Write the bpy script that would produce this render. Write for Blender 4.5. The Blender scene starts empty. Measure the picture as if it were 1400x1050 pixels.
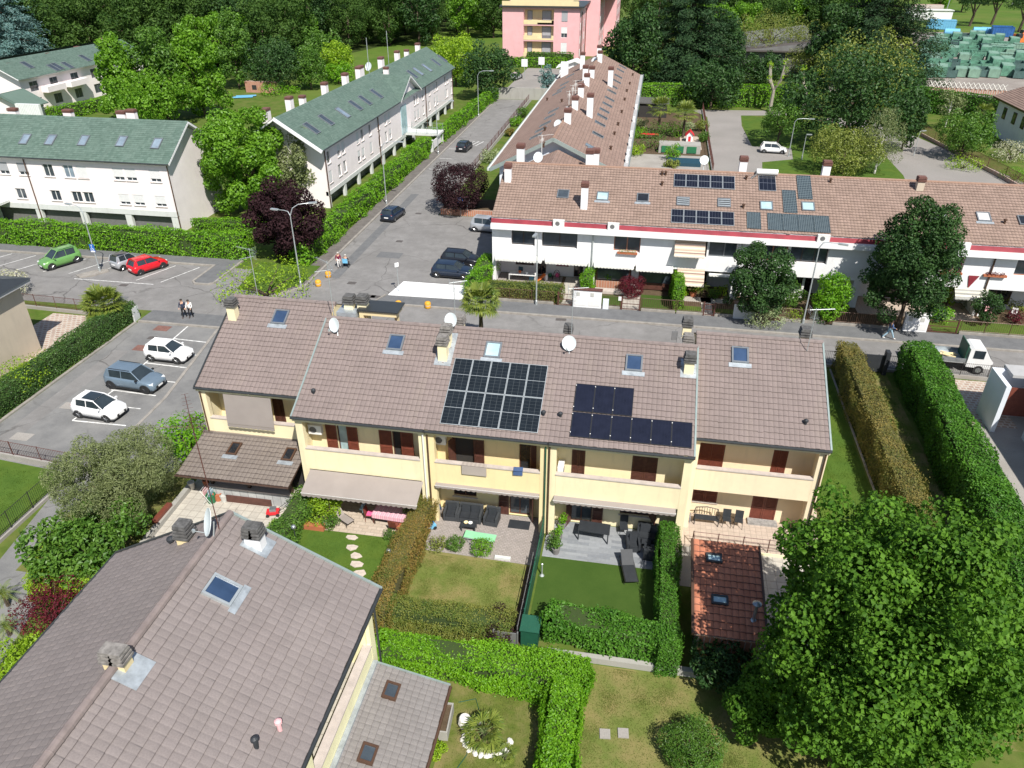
import bpy,math,random
import numpy as np
from mathutils import Vector,Matrix
random.seed(7)
RNG=np.random.default_rng(7)
SC=bpy.context.scene
COL=SC.collection
pi=math.pi
# ------------------------------------------------------------------ survey of the site
# The photograph was taken 28.5 m up, looking down 30.7 degrees; x runs along the terraces, y away.
FPX,TH,PSI,HC=1032.6,math.radians(30.72),math.radians(9.93),28.5
_c,_s,_cp,_sp=math.cos(TH),math.sin(TH),math.cos(PSI),math.sin(PSI)
def ray(u,v):
 x=(u-700)/FPX;y=(v-525)/FPX
 d=(x,_c-y*_s,-_s-y*_c)
 return Vector((d[0]*_cp-d[1]*_sp,d[0]*_sp+d[1]*_cp,d[2]))
def G(u,v,z=0.0):
 d=ray(u,v);t=(z-HC)/d.z
 return Vector((d.x*t,d.y*t,z))
def GY(u,v,Y):
 d=ray(u,v);t=Y/d.y
 return Vector((d.x*t,Y,HC+d.z*t))
def GX(u,v,X):
 d=ray(u,v);t=X/d.x
 return Vector((X,d.y*t,HC+d.z*t))
def mpp(p):
 """metres per photograph pixel at a world point"""
 q=(p[0]*_cp+p[1]*_sp,-p[0]*_sp+p[1]*_cp,p[2]-HC)
 return(q[1]*_c-q[2]*_s)/FPX
# ------------------------------------------------------------------ materials
MATS={}
def nd(nt,kind,loc=(0,0),**kw):
 n=nt.nodes.new(kind)
 for k,v in kw.items():
  if k in n.inputs:n.inputs[k].default_value=v
  else:setattr(n,k,v)
 return n
def rgba(c):return(c[0],c[1],c[2],1.0)
def new_mat(name):
 m=bpy.data.materials.new(name);m.use_nodes=True
 nt=m.node_tree
 b=nt.nodes['Principled BSDF']
 MATS[name]=m
 return m,nt,b
def ramp(nt,fac,stops):
 r=nd(nt,'ShaderNodeValToRGB')
 e=r.color_ramp.elements
 while len(e)<len(stops):e.new(0.5)
 for el,(p,c)in zip(e,stops):
  el.position=p;el.color=rgba(c)if len(c)==3 else c
 nt.links.new(fac,r.inputs[0])
 return r.outputs[0]
def noise(nt,scale,detail=4,coord='Object',rough=0.6,vec=None,stretch=None):
 if vec is None:
  tc=nd(nt,'ShaderNodeTexCoord');vec=tc.outputs[coord]
 if stretch:
  mp=nd(nt,'ShaderNodeMapping');mp.inputs['Scale'].default_value=stretch
  nt.links.new(vec,mp.inputs[0]);vec=mp.outputs[0]
 n=nd(nt,'ShaderNodeTexNoise',Scale=scale,Detail=detail,Roughness=rough)
 nt.links.new(vec,n.inputs['Vector'])
 return n.outputs['Fac']
def mixc(nt,fac,a,b,blend='MIX'):
 m=nd(nt,'ShaderNodeMix');m.data_type='RGBA';m.blend_type=blend
 for sock,v in((m.inputs[0],fac),(m.inputs[6],a),(m.inputs[7],b)):
  if isinstance(v,(int,float)):sock.default_value=v
  elif isinstance(v,tuple):sock.default_value=rgba(v)
  else:nt.links.new(v,sock)
 return m.outputs[2]
def bump(nt,b,h,strength=0.3,dist=0.02):
 n=nd(nt,'ShaderNodeBump',Strength=strength,Distance=dist)
 nt.links.new(h,n.inputs['Height']);nt.links.new(n.outputs[0],b.inputs['Normal'])
def plain(name,c,rough=0.6,metal=0.0,var=0.12,scale=3.0,spec=None):
 """paint, plaster, plastic: a base colour with faint wear"""
 m,nt,b=new_mat(name)
 f=noise(nt,scale,5)
 lo=tuple(x*(1-var)for x in c);hi=tuple(min(1,x*(1+var*.6))for x in c)
 nt.links.new(ramp(nt,f,[(.3,lo),(.7,hi)]),b.inputs['Base Color'])
 b.inputs['Roughness'].default_value=rough;b.inputs['Metallic'].default_value=metal
 if spec is not None:b.inputs['Specular IOR Level'].default_value=spec
 return m
def stucco(name,c,dirt=(.3,.27,.22),amt=.34):
 m,nt,b=new_mat(name)
 f=noise(nt,.7,6);g=noise(nt,2.2,6,stretch=(1,1,.18))
 base=ramp(nt,f,[(.3,tuple(x*.9 for x in c)),(.7,c)])
 fac=ramp(nt,g,[(.5,(0,0,0)),(.75,(amt,amt,amt))])
 nt.links.new(mixc(nt,fac,base,dirt),b.inputs['Base Color'])
 b.inputs['Roughness'].default_value=.9
 bump(nt,b,noise(nt,60,3),.15,.01)
 return m
def ground(name,stops,scale=1.5,fine=25,rough=.95,bumpy=.3,stops2=None,scale2=.15,fac2=.4,cracks=0):
 """soil, turf, asphalt: two octaves of blotches plus grain"""
 m,nt,b=new_mat(name)
 f=noise(nt,scale,8,rough=.7)
 col=ramp(nt,f,stops)
 g=noise(nt,fine,4,rough=.8)
 gg=ramp(nt,g,[(.25,(.62,.62,.62)),(.75,(1.25,1.25,1.25))])
 col=mixc(nt,.7,col,gg,'MULTIPLY')
 if stops2:
  h=noise(nt,scale2,6,rough=.6)
  col=mixc(nt,ramp(nt,h,[(.42,(0,0,0)),(.62,(fac2,fac2,fac2))]),col,stops2)
 if cracks:
  tc=nd(nt,'ShaderNodeTexCoord');wv=nd(nt,'ShaderNodeTexNoise',Scale=.7,Detail=5)
  nt.links.new(tc.outputs['Object'],wv.inputs['Vector'])
  ad=nd(nt,'ShaderNodeVectorMath');ad.operation='ADD';nt.links.new(tc.outputs['Object'],ad.inputs[0]);nt.links.new(wv.outputs['Color'],ad.inputs[1])
  vo=nd(nt,'ShaderNodeTexVoronoi',Scale=.16);vo.feature='DISTANCE_TO_EDGE';nt.links.new(ad.outputs[0],vo.inputs['Vector'])
  ck=ramp(nt,vo.outputs['Distance'],[(.0,(1,1,1)),(.012,(0,0,0))])
  ms=ramp(nt,noise(nt,.11,3),[(.45,(0,0,0)),(.6,(cracks,cracks,cracks))])
  col=mixc(nt,mixc(nt,1.0,ck,ms,'MULTIPLY'),col,(.05,.048,.045))
  oil=ramp(nt,noise(nt,.35,7,rough=.75),[(.6,(0,0,0)),(.74,(.55,.55,.55))])
  col=mixc(nt,oil,col,(.1,.098,.095))
 nt.links.new(col,b.inputs['Base Color'])
 b.inputs['Roughness'].default_value=rough
 b.inputs['Specular IOR Level'].default_value=.15
 bump(nt,b,g,bumpy,.03)
 return m
def leafmat(name,c1,c2,trans=.35,rough=.45,scale=.6,spec=.4):
 m,nt,b=new_mat(name)
 geo=nd(nt,'ShaderNodeNewGeometry')
 f=noise(nt,scale,3)
 mm=nd(nt,'ShaderNodeMath');mm.operation='MULTIPLY_ADD'
 nt.links.new(geo.outputs['Random Per Island'],mm.inputs[0]);mm.inputs[1].default_value=.55
 sub=nd(nt,'ShaderNodeMath');sub.operation='MULTIPLY_ADD'
 nt.links.new(f,sub.inputs[0]);sub.inputs[1].default_value=1.3;sub.inputs[2].default_value=-.42
 nt.links.new(sub.outputs[0],mm.inputs[2])
 col=ramp(nt,mm.outputs[0],[(.05,c1),(.95,c2)])
 nt.links.new(col,b.inputs['Base Color'])
 b.inputs['Roughness'].default_value=rough
 b.inputs['Specular IOR Level'].default_value=spec
 t=nd(nt,'ShaderNodeBsdfTranslucent')
 tcol=mixc(nt,1.0,col,(1.15,1.25,.5),'MULTIPLY')
 nt.links.new(tcol,t.inputs['Color'])
 mx=nd(nt,'ShaderNodeMixShader');mx.inputs[0].default_value=trans
 nt.links.new(b.outputs[0],mx.inputs[1]);nt.links.new(t.outputs[0],mx.inputs[2])
 nt.links.new(mx.outputs[0],nt.nodes['Material Output'].inputs['Surface'])
 return m
def tilemat(name,c1,c2,stain=(.10,.09,.08),lichen=None,rough=.8,joints=((.1,.45),(.13,.75)),joint=(.07,.055,.05)):
 """roof tiles; UV counts tiles, so each tile gets its own tint"""
 m,nt,b=new_mat(name)
 tc=nd(nt,'ShaderNodeTexCoord')
 fl=nd(nt,'ShaderNodeVectorMath');fl.operation='FLOOR'
 nt.links.new(tc.outputs['UV'],fl.inputs[0])
 wn=nd(nt,'ShaderNodeTexWhiteNoise');wn.noise_dimensions='2D'
 nt.links.new(fl.outputs[0],wn.inputs['Vector'])
 col=ramp(nt,wn.outputs['Value'],[(0,c1),(1,c2)])
 st=noise(nt,.45,8,rough=.7)
 col=mixc(nt,ramp(nt,st,[(.45,(0,0,0)),(.75,(.5,.5,.5))]),col,stain)
 st2=noise(nt,1.1,6,rough=.7,stretch=(1,.22,.22))
 col=mixc(nt,ramp(nt,st2,[(.5,(0,0,0)),(.72,(.38,.38,.38))]),col,lichen or tuple(x*1.25 for x in c2))
 g=noise(nt,18,4,rough=.8)
 col=mixc(nt,.8,col,ramp(nt,g,[(.25,(.75,.75,.75)),(.75,(1.15,1.15,1.15))]),'MULTIPLY')
 fr=nd(nt,'ShaderNodeVectorMath');fr.operation='FRACTION';nt.links.new(tc.outputs['UV'],fr.inputs[0])
 sx=nd(nt,'ShaderNodeSeparateXYZ');nt.links.new(fr.outputs[0],sx.inputs[0])
 for i,(wd,k)in enumerate(joints):
  lt=nd(nt,'ShaderNodeMath');lt.operation='LESS_THAN';lt.inputs[1].default_value=wd;nt.links.new(sx.outputs[i],lt.inputs[0])
  ml=nd(nt,'ShaderNodeMath');ml.operation='MULTIPLY';ml.inputs[1].default_value=k;nt.links.new(lt.outputs[0],ml.inputs[0])
  col=mixc(nt,ml.outputs[0],col,joint)
 nt.links.new(col,b.inputs['Base Color'])
 b.inputs['Roughness'].default_value=rough;b.inputs['Specular IOR Level'].default_value=.3
 return m
def gridmat(name,base,line,nu,nv,w=.04,rough=.15,coat=True,mort_rough=.5):
 """UV 0..1 ruled into nu x nv cells (solar cells, paving, grilles)"""
 m,nt,b=new_mat(name)
 tc=nd(nt,'ShaderNodeTexCoord');sx=nd(nt,'ShaderNodeSeparateXYZ')
 nt.links.new(tc.outputs['UV'],sx.inputs[0])
 outs=[]
 for i,n in((0,nu),(1,nv)):
  a=nd(nt,'ShaderNodeMath');a.operation='MULTIPLY';a.inputs[1].default_value=n
  nt.links.new(sx.outputs[i],a.inputs[0])
  fr=nd(nt,'ShaderNodeMath');fr.operation='FRACT';nt.links.new(a.outputs[0],fr.inputs[0])
  lt=nd(nt,'ShaderNodeMath');lt.operation='LESS_THAN';lt.inputs[1].default_value=w*(n/max(nu,nv))if False else w
  nt.links.new(fr.outputs[0],lt.inputs[0]);outs.append(lt.outputs[0])
 mx=nd(nt,'ShaderNodeMath');mx.operation='MAXIMUM'
 nt.links.new(outs[0],mx.inputs[0]);nt.links.new(outs[1],mx.inputs[1])
 f=noise(nt,2.5,4)
 bb=ramp(nt,f,[(.3,tuple(x*.8 for x in base)),(.7,tuple(x*1.2 for x in base))])
 nt.links.new(mixc(nt,mx.outputs[0],bb,line),b.inputs['Base Color'])
 b.inputs['Roughness'].default_value=rough
 return m
def paving(name,c1,c2,mortar,scale=1.0,w=.5,h=.25,rough=.9,mort=.02,offset=.5):
 m,nt,b=new_mat(name)
 tc=nd(nt,'ShaderNodeTexCoord')
 br=nd(nt,'ShaderNodeTexBrick',Scale=scale)
 br.offset=offset
 br.inputs['Color1'].default_value=rgba(c1);br.inputs['Color2'].default_value=rgba(c2)
 br.inputs['Mortar'].default_value=rgba(mortar);br.inputs['Mortar Size'].default_value=mort
 br.inputs['Brick Width'].default_value=w;br.inputs['Row Height'].default_value=h
 nt.links.new(tc.outputs['Object'],br.inputs['Vector'])
 g=noise(nt,5,6,rough=.7)
 col=mixc(nt,.75,br.outputs['Color'],ramp(nt,g,[(.25,(.75,.75,.75)),(.75,(1.15,1.15,1.15))]),'MULTIPLY')
 nt.links.new(col,b.inputs['Base Color']);b.inputs['Roughness'].default_value=rough
 return m
def stripes(name,cols,scale,axis=0,rough=.8):
 m,nt,b=new_mat(name)
 tc=nd(nt,'ShaderNodeTexCoord');sx=nd(nt,'ShaderNodeSeparateXYZ')
 nt.links.new(tc.outputs['UV'],sx.inputs[0])
 a=nd(nt,'ShaderNodeMath');a.operation='MULTIPLY';a.inputs[1].default_value=scale
 nt.links.new(sx.outputs[axis],a.inputs[0])
 fr=nd(nt,'ShaderNodeMath');fr.operation='FRACT';nt.links.new(a.outputs[0],fr.inputs[0])
 r=nd(nt,'ShaderNodeValToRGB');r.color_ramp.interpolation='CONSTANT'
 e=r.color_ramp.elements
 while len(e)<len(cols):e.new(.5)
 for i,(el,c)in enumerate(zip(e,cols)):
  el.position=i/len(cols);el.color=rgba(c)
 nt.links.new(fr.outputs[0],r.inputs[0])
 g=noise(nt,1.5,5)
 col=mixc(nt,.6,r.outputs[0],ramp(nt,g,[(.25,(.8,.8,.8)),(.75,(1.1,1.1,1.1))]),'MULTIPLY')
 nt.links.new(col,b.inputs['Base Color']);b.inputs['Roughness'].default_value=rough
 return m
def carpaint(name,c,metal=0.0):
 m,nt,b=new_mat(name)
 f=noise(nt,2,4)
 nt.links.new(ramp(nt,f,[(.3,tuple(x*.9 for x in c)),(.7,c)]),b.inputs['Base Color'])
 b.inputs['Roughness'].default_value=.32;b.inputs['Metallic'].default_value=metal
 b.inputs['Coat Weight'].default_value=.6;b.inputs['Coat Roughness'].default_value=.06
 return m
def glass(name,c=(.02,.03,.04),rough=.06):
 m,nt,b=new_mat(name)
 f=noise(nt,.8,3)
 nt.links.new(ramp(nt,f,[(.3,c),(.7,tuple(x*1.7+.005 for x in c))]),b.inputs['Base Color'])
 b.inputs['Roughness'].default_value=rough;b.inputs['Specular IOR Level'].default_value=.7
 return m
# ------------------------------------------------------------------ mesh building
def rowz(v,a):
 c,s=math.cos(a),math.sin(a)
 return(v[0]*c-v[1]*s,v[0]*s+v[1]*c,v[2])
class MB:
 """collects faces, builds one mesh object"""
 def __init__(self):self.v=[];self.f=[];self.mi=[];self.uv=[];self.m=0
 def face(self,pts,uv=None):
  n=len(self.v);self.v+=[tuple(p)for p in pts]
  self.f.append(tuple(range(n,n+len(pts))));self.mi.append(self.m)
  self.uv.append(uv if uv else[(0,0),(1,0),(1,1),(0,1)][:len(pts)]if len(pts)<=4 else[(0,0)]*len(pts))
  return self
 def box(self,x0,x1,y0,y1,z0,z1):
  return self.hexa([(x0,y0,z0),(x1,y0,z0),(x1,y1,z0),(x0,y1,z0),(x0,y0,z1),(x1,y0,z1),(x1,y1,z1),(x0,y1,z1)])
 def hexa(self,p):
  for a in((3,2,1,0),(4,5,6,7),(0,1,5,4),(1,2,6,5),(2,3,7,6),(3,0,4,7)):
   self.face([p[i]for i in a])
  return self
 def obox(self,c,s,a=0.0,tilt=None):
  P=[]
  for dz in(-.5,.5):
   for dx,dy in((-.5,-.5),(.5,-.5),(.5,.5),(-.5,.5)):
    q=Vector((dx*s[0],dy*s[1],dz*s[2]))
    if tilt:q=tilt@q
    q=rowz(q,a);P.append((c[0]+q[0],c[1]+q[1],c[2]+q[2]))
  return self.hexa(P)
 def prism(self,poly,z0,z1):
  n=len(poly)
  a=sum(poly[i][0]*poly[(i+1)%n][1]-poly[(i+1)%n][0]*poly[i][1]for i in range(n))
  if a<0:poly=poly[::-1]
  self.face([(x,y,z1)for x,y in poly],[(x,y)for x,y in poly])
  self.face([(x,y,z0)for x,y in poly[::-1]])
  for i in range(n):
   (x0,y0),(x1,y1)=poly[i],poly[(i+1)%n]
   self.face([(x0,y0,z0),(x1,y1,z0),(x1,y1,z1),(x0,y0,z1)])
  return self
 def flat(self,poly,z):
  n=len(poly)
  a=sum(poly[i][0]*poly[(i+1)%n][1]-poly[(i+1)%n][0]*poly[i][1]for i in range(n))
  if a<0:poly=poly[::-1]
  return self.face([(p[0],p[1],z)for p in poly],[(p[0],p[1])for p in poly])
 def tube(self,pts,r,n=6,cap=True):
  pts=[Vector(p)for p in pts];rs=r if isinstance(r,(list,tuple))else[r]*len(pts)
  rings=[];ref=None
  for i,p in enumerate(pts):
   d=(pts[min(i+1,len(pts)-1)]-pts[max(i-1,0)]).normalized()
   if ref is None:ref=Vector((0,0,1))if abs(d.z)<.9 else Vector((1,0,0))
   x=d.cross(ref)
   if x.length<1e-4:x=d.cross(Vector((0,1,0)))
   x.normalize();y=d.cross(x)
   rings.append([p+(x*math.cos(2*pi*k/n)+y*math.sin(2*pi*k/n))*rs[i]for k in range(n)])
  for a,b in zip(rings,rings[1:]):
   for k in range(n):self.face([a[k],b[k],b[(k+1)%n],a[(k+1)%n]])
  if cap:
   self.face(rings[0]);self.face(rings[-1][::-1])
  return self
 def lathe(self,prof,n=14,c=(0,0,0)):
  """prof: (radius, z) bottom to top"""
  rings=[[(c[0]+r*math.cos(2*pi*k/n),c[1]+r*math.sin(2*pi*k/n),c[2]+z)for k in range(n)]for r,z in prof]
  for a,b in zip(rings,rings[1:]):
   for k in range(n):self.face([a[k],a[(k+1)%n],b[(k+1)%n],b[k]])
  self.face(rings[0][::-1]);self.face(rings[-1])
  return self
 def xform(self,M):
  self.v=[tuple(M@Vector(p))for p in self.v];return self
 def build(self,name,mats,parent=None,smooth=False,label=None,off=None,merge=False):
  me=bpy.data.meshes.new(name)
  V=np.array(self.v,dtype=np.float64).reshape(-1,3)
  o3=off if off is not None else(parent_loc(parent)if parent else None)
  if o3 is not None:V=V-np.array(o3)
  me.from_pydata([tuple(p)for p in V],[],self.f)
  for mt in(mats if isinstance(mats,(list,tuple))else[mats]):me.materials.append(MATS[mt])
  me.polygons.foreach_set('material_index',self.mi)
  uvl=me.uv_layers.new(name='UVMap')
  uvl.data.foreach_set('uv',[c for f in self.uv for p in f for c in p])
  if merge or smooth:
   import bmesh
   bm=bmesh.new();bm.from_mesh(me);bmesh.ops.remove_doubles(bm,verts=bm.verts,dist=1e-4)
   bm.to_mesh(me);bm.free()
  if smooth:
   me.polygons.foreach_set('use_smooth',[True]*len(me.polygons))
  o=bpy.data.objects.new(name,me);COL.objects.link(o)
  if parent:o.parent=parent
  if label:o['label']=label
  return o
def parent_loc(p):
 v=Vector((0,0,0))
 while p is not None:v=v+p.location;p=p.parent
 return(v.x,v.y,v.z)
def npmesh(name,V,Fc,mat,parent=None,uv=None,off=None,smooth=False):
 """V (n,3), Fc (m,4) quads"""
 me=bpy.data.meshes.new(name)
 V=np.asarray(V,dtype=np.float32)
 o3=off if off is not None else(parent_loc(parent)if parent else None)
 if o3 is not None:V=V-np.array(o3,dtype=np.float32)
 m=len(Fc)
 me.vertices.add(len(V));me.vertices.foreach_set('co',V.ravel())
 me.loops.add(m*4);me.loops.foreach_set('vertex_index',np.asarray(Fc,dtype=np.int32).ravel())
 me.polygons.add(m)
 me.polygons.foreach_set('loop_start',np.arange(0,m*4,4,dtype=np.int32))
 me.polygons.foreach_set('loop_total',np.full(m,4,dtype=np.int32))
 me.polygons.foreach_set('use_smooth',np.full(m,smooth,dtype=bool))
 if uv is not None:
  l=me.uv_layers.new(name='UVMap');l.data.foreach_set('uv',np.asarray(uv,dtype=np.float32).ravel())
 me.materials.append(MATS[mat]);me.update(calc_edges=True)
 o=bpy.data.objects.new(name,me);COL.objects.link(o)
 if parent:o.parent=parent
 return o
# ------------------------------------------------------------------ things, parts, setting
def tag(o,label,cat,group=None,kind=None):
 o['label']=label;o['category']=cat
 if group:o['group']=group
 if kind:o['kind']=kind
 return o
def thing(name,label,cat,loc=(0,0,0),rz=0.0,group=None):
 o=bpy.data.objects.new(name,None);COL.objects.link(o)
 o.empty_display_size=.3
 o.location=loc;o.rotation_euler=(0,0,rz)
 return tag(o,label,cat,group)
def struct(o,label):
 o['kind']='structure';o['label']=label;return o
def dup(root,loc,rz,label=None,group=None,scale=None):
 r=root.copy();COL.objects.link(r);r.location=loc;r.rotation_euler=(0,0,rz)
 if scale is not None:r.scale=scale if isinstance(scale,(tuple,list))else(scale,)*3
 if label:r['label']=label
 if group:r['group']=group
 for ch in root.children:
  c=ch.copy();COL.objects.link(c);c.parent=r
  for g in ch.children:
   d=g.copy();COL.objects.link(d);d.parent=c
 return r
# ------------------------------------------------------------------ roofs
class Plane:
 """a roof plane: O at the eave, U along it, V up the slope, N out"""
 def __init__(s,O,U,V):
  s.O=Vector(O);s.U=Vector(U).normalized();s.V=Vector(V).normalized();s.N=s.U.cross(s.V).normalized()
 def pt(s,a,b,h=0.0):return s.O+s.U*a+s.V*b+s.N*h
 def hit(s,u,v,h=0.0):
  d=ray(u,v);C=Vector((0,0,HC));O=s.O+s.N*h
  t=(O-C).dot(s.N)/d.dot(s.N);p=C+d*t-O
  return p.dot(s.U),p.dot(s.V)
 def box(s,mb,a0,a1,b0,b1,h0,h1):
  return mb.hexa([s.pt(a0,b0,h0),s.pt(a1,b0,h0),s.pt(a1,b1,h0),s.pt(a0,b1,h0),s.pt(a0,b0,h1),s.pt(a1,b0,h1),s.pt(a1,b1,h1),s.pt(a0,b1,h1)])
def tiles(name,pl,a0,a1,W,mat,parent,course=.36,tw=.25,amp=.022,lip=.03,ns=4,phase=0.0,h=0.0):
 """tile courses as real stepped, corrugated strips on a roof plane"""
 nr=max(1,round(W/course));c=W/nr
 nc=max(1,round((a1-a0)/tw));na=nc*ns+1
 A=np.linspace(a0,a1,na)
 t=(np.arange(na)%ns)/ns
 prof=amp*(np.sin(t*pi)**.6 if ns>1 else t*0)
 O,U,Vv,N=(np.array(x)for x in(pl.O,pl.U,pl.V,pl.N))
 Vs,Fs,UV=[],[],[];base=0
 for r in range(nr):
  tj=np.arange(na)//ns;jit=RNG.normal(0,.005,nc+2)[tj];slip=RNG.normal(0,.007,nc+2)[tj]-(RNG.random(nc+2)<.012)[tj]*.05
  rows=[(r*c+slip,0*prof+h-.01),(r*c-.02+slip,lip+prof+h+jit),((r+1)*c+0*slip,prof*.9+h)]
  for b,hh in rows:
   Vs.append(O+A[:,None]*U+b[:,None]*Vv+hh[:,None]*N)
  i=np.arange(na-1)
  for k in(0,1):
   p=base+k*na
   Fs.append(np.stack([p+i,p+i+1,p+na+i+1,p+na+i],1))
   cu=(i//ns)+phase;f0=(i%ns)/ns*.98+.01;f1=((i%ns)+1)/ns*.98+.01
   v0,v1=(r+.01,r+.04)if k==0 else(r+.05,r+.98)
   one=np.ones(na-1)
   UV.append(np.stack([np.stack([cu+f0,v0*one],1),np.stack([cu+f1,v0*one],1),np.stack([cu+f1,v1*one],1),np.stack([cu+f0,v1*one],1)],1))
  base+=3*na
 return npmesh(name,np.concatenate(Vs),np.concatenate(Fs),mat,parent,np.concatenate(UV))
def wall(mb,p0,p1,z0,z1,holes=(),depth=.18):
 """upright wall face from p0 to p1 (outward to the right of p0->p1) with real openings; holes (a0,a1,h0,h1)"""
 p0=Vector((p0[0],p0[1],0));p1=Vector((p1[0],p1[1],0));L=(p1-p0).length
 u=(p1-p0)/L;n=Vector((u.y,-u.x,0))
 xs=sorted({0,L,*[h[0]for h in holes],*[h[1]for h in holes]});zs=sorted({z0,z1,*[h[2]for h in holes],*[h[3]for h in holes]})
 q=lambda a,z,d=0:p0+u*a-n*d+Vector((0,0,z))
 for i in range(len(xs)-1):
  for j in range(len(zs)-1):
   a,z=(xs[i]+xs[i+1])/2,(zs[j]+zs[j+1])/2
   if any(h[0]<a<h[1]and h[2]<z<h[3]for h in holes):continue
   mb.face([q(xs[i],zs[j]),q(xs[i+1],zs[j]),q(xs[i+1],zs[j+1]),q(xs[i],zs[j+1])])
 for a0,a1,h0,h1 in holes:
  d=depth
  mb.face([q(a0,h0),q(a0,h0,d),q(a1,h0,d),q(a1,h0)][::-1]);mb.face([q(a0,h1),q(a1,h1),q(a1,h1,d),q(a0,h1,d)][::-1])
  mb.face([q(a0,h0),q(a0,h1),q(a0,h1,d),q(a0,h0,d)][::-1]);mb.face([q(a1,h0),q(a1,h0,d),q(a1,h1,d),q(a1,h1)][::-1])
 return mb
def opening(parent,p0,p1,hole,name='window',depth=.18,frame='white_frame',pane='window_glass',fw=.06,mull=1,sill=None,shut=None,shutmat='white_shutter',leaf=None,leafmat_='brown_wood',lw=None):
 """window or door set in a hole: frame (part) > pane, sill, shutter (sub-parts)"""
 p0=Vector((p0[0],p0[1],0));p1=Vector((p1[0],p1[1],0));u=(p1-p0).normalized();n=Vector((u.y,-u.x,0))
 a0,a1,h0,h1=hole
 def bx(mb,x0,x1,z0,z1,d0,d1):
  q=lambda a,z,d:p0+u*a-n*d+Vector((0,0,z))
  return mb.hexa([q(x0,z0,d0),q(x1,z0,d0),q(x1,z0,d1),q(x0,z0,d1),q(x0,z1,d0),q(x1,z1,d0),q(x1,z1,d1),q(x0,z1,d1)])
 m=MB();e=depth-.08
 bx(m,a0,a0+fw,h0,h1,e,depth);bx(m,a1-fw,a1,h0,h1,e,depth)
 bx(m,a0+fw,a1-fw,h0,h0+fw,e,depth);bx(m,a0+fw,a1-fw,h1-fw,h1,e,depth)
 for k in range(mull):
  x=a0+(a1-a0)*(k+1)/(mull+1);bx(m,x-fw*.6,x+fw*.6,h0+fw,h1-fw,e,depth)
 f=m.build(name,frame,parent)
 bx(MB(),a0+fw*.5,a1-fw*.5,h0+fw*.5,h1-fw*.5,depth-.045,depth-.03).build('pane',pane,f)
 if sill:bx(MB(),a0-.08,a1+.08,h0-.07,h0-.002,-.07,depth-.1).build('sill','stone_coping' if sill is True else sill,f)
 if shut:bx(MB(),a0+.01,a1-.01,h1-(h1-h0)*shut,h1-.01,.03,.06).build('roller_shutter',shutmat,f)
 if leaf:
  for sgn,mode in zip((-1,1),leaf if isinstance(leaf,tuple)else(leaf,leaf)):
   if not mode:continue
   w=lw or(a1-a0)/2;mb=MB()
   if mode=='open':
    x0,x1=(a0-w,a0-.02)if sgn<0 else(a1+.02,a1+w)
    bx(mb,x0,x1,h0+.02,h1-.02,-.07,-.02);louv(mb,bx,x0,x1,h0,h1,-.085)
   elif mode=='half':
    ax=a0 if sgn<0 else a1
    q=lambda a,z,d:p0+u*a-n*d+Vector((0,0,z))
    tx=ax+sgn*w*.35
    mb.hexa([q(ax,h0+.02,0),q(ax+.05,h0+.02,0),q(tx+.05,h0+.02,-w*.9),q(tx,h0+.02,-w*.9),q(ax,h1-.02,0),q(ax+.05,h1-.02,0),q(tx+.05,h1-.02,-w*.9),q(tx,h1-.02,-w*.9)])
   else:
    x0,x1=(a0+.01,a0+w-.01)if sgn<0 else(a1-w+.01,a1-.01)
    bx(mb,x0,x1,h0+.01,h1-.01,.02,.07);louv(mb,bx,x0,x1,h0,h1,.005)
   mb.build('shutter',leafmat_,f)
 return f
def louv(mb,bx,x0,x1,h0,h1,d):
 """raised stiles, rails and slats of a louvred shutter"""
 s=.07;H=h1-h0
 bx(mb,x0,x0+s,h0+.02,h1-.02,d-.02,d+.02);bx(mb,x1-s,x1,h0+.02,h1-.02,d-.02,d+.02)
 for z in(h0+.03,h0+H*.45,h1-.1):bx(mb,x0+s,x1-s,z,z+.07,d-.02,d+.02)
 k=int(H/.09)
 for i in range(k):
  z=h0+.06+i*(H-.12)/k
  bx(mb,x0+s+.01,x1-s-.01,z,z+.03,d-.008,d+.012)
# ------------------------------------------------------------------ foliage
def leafquads(C,Nn,size,seed,aspect=.62,upj=.55):
 """C centres (n,3), Nn preferred normals -> lozenge leaves (one quad each)"""
 r=np.random.default_rng(seed);n=len(C)
 N=Nn+r.normal(0,upj,(n,3));N/=np.linalg.norm(N,axis=1)[:,None]+1e-9
 R=r.normal(0,1,(n,3));T=np.cross(N,R);T/=np.linalg.norm(T,axis=1)[:,None]+1e-9
 B=np.cross(N,T)
 s=(size*r.uniform(.6,1.25,n))[:,None]
 fold=N*s*.12
 V=np.stack([C-T*s*.5,C+B*s*aspect*.5+fold,C+T*s*.5,C-B*s*aspect*.5+fold],1).reshape(-1,3)
 F=np.arange(n*4).reshape(-1,4)
 return V,F
def shell(clumps,n,seed,depth=.35,squash=1.0):
 """points spread through the outer shells of clump spheres (x,y,z,r), none deep inside a neighbour"""
 r=np.random.default_rng(seed);K=np.array(clumps,dtype=float)
 w=K[:,3]**2;w/=w.sum()
 idx=r.choice(len(K),n,p=w)
 d=r.normal(0,1,(n,3));d/=np.linalg.norm(d,axis=1)[:,None]
 rad=K[idx,3]*(1-depth*r.random(n)**1.6)*r.uniform(.93,1.08,n)
 P=K[idx,:3]+d*rad[:,None]*np.array([1,1,squash])
 keep=np.ones(n,bool)
 for k in K:
  dist=np.linalg.norm((P-k[:3])/np.array([1,1,squash]),axis=1)
  keep&=dist>k[3]*.62
 return P[keep],d[keep]
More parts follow.
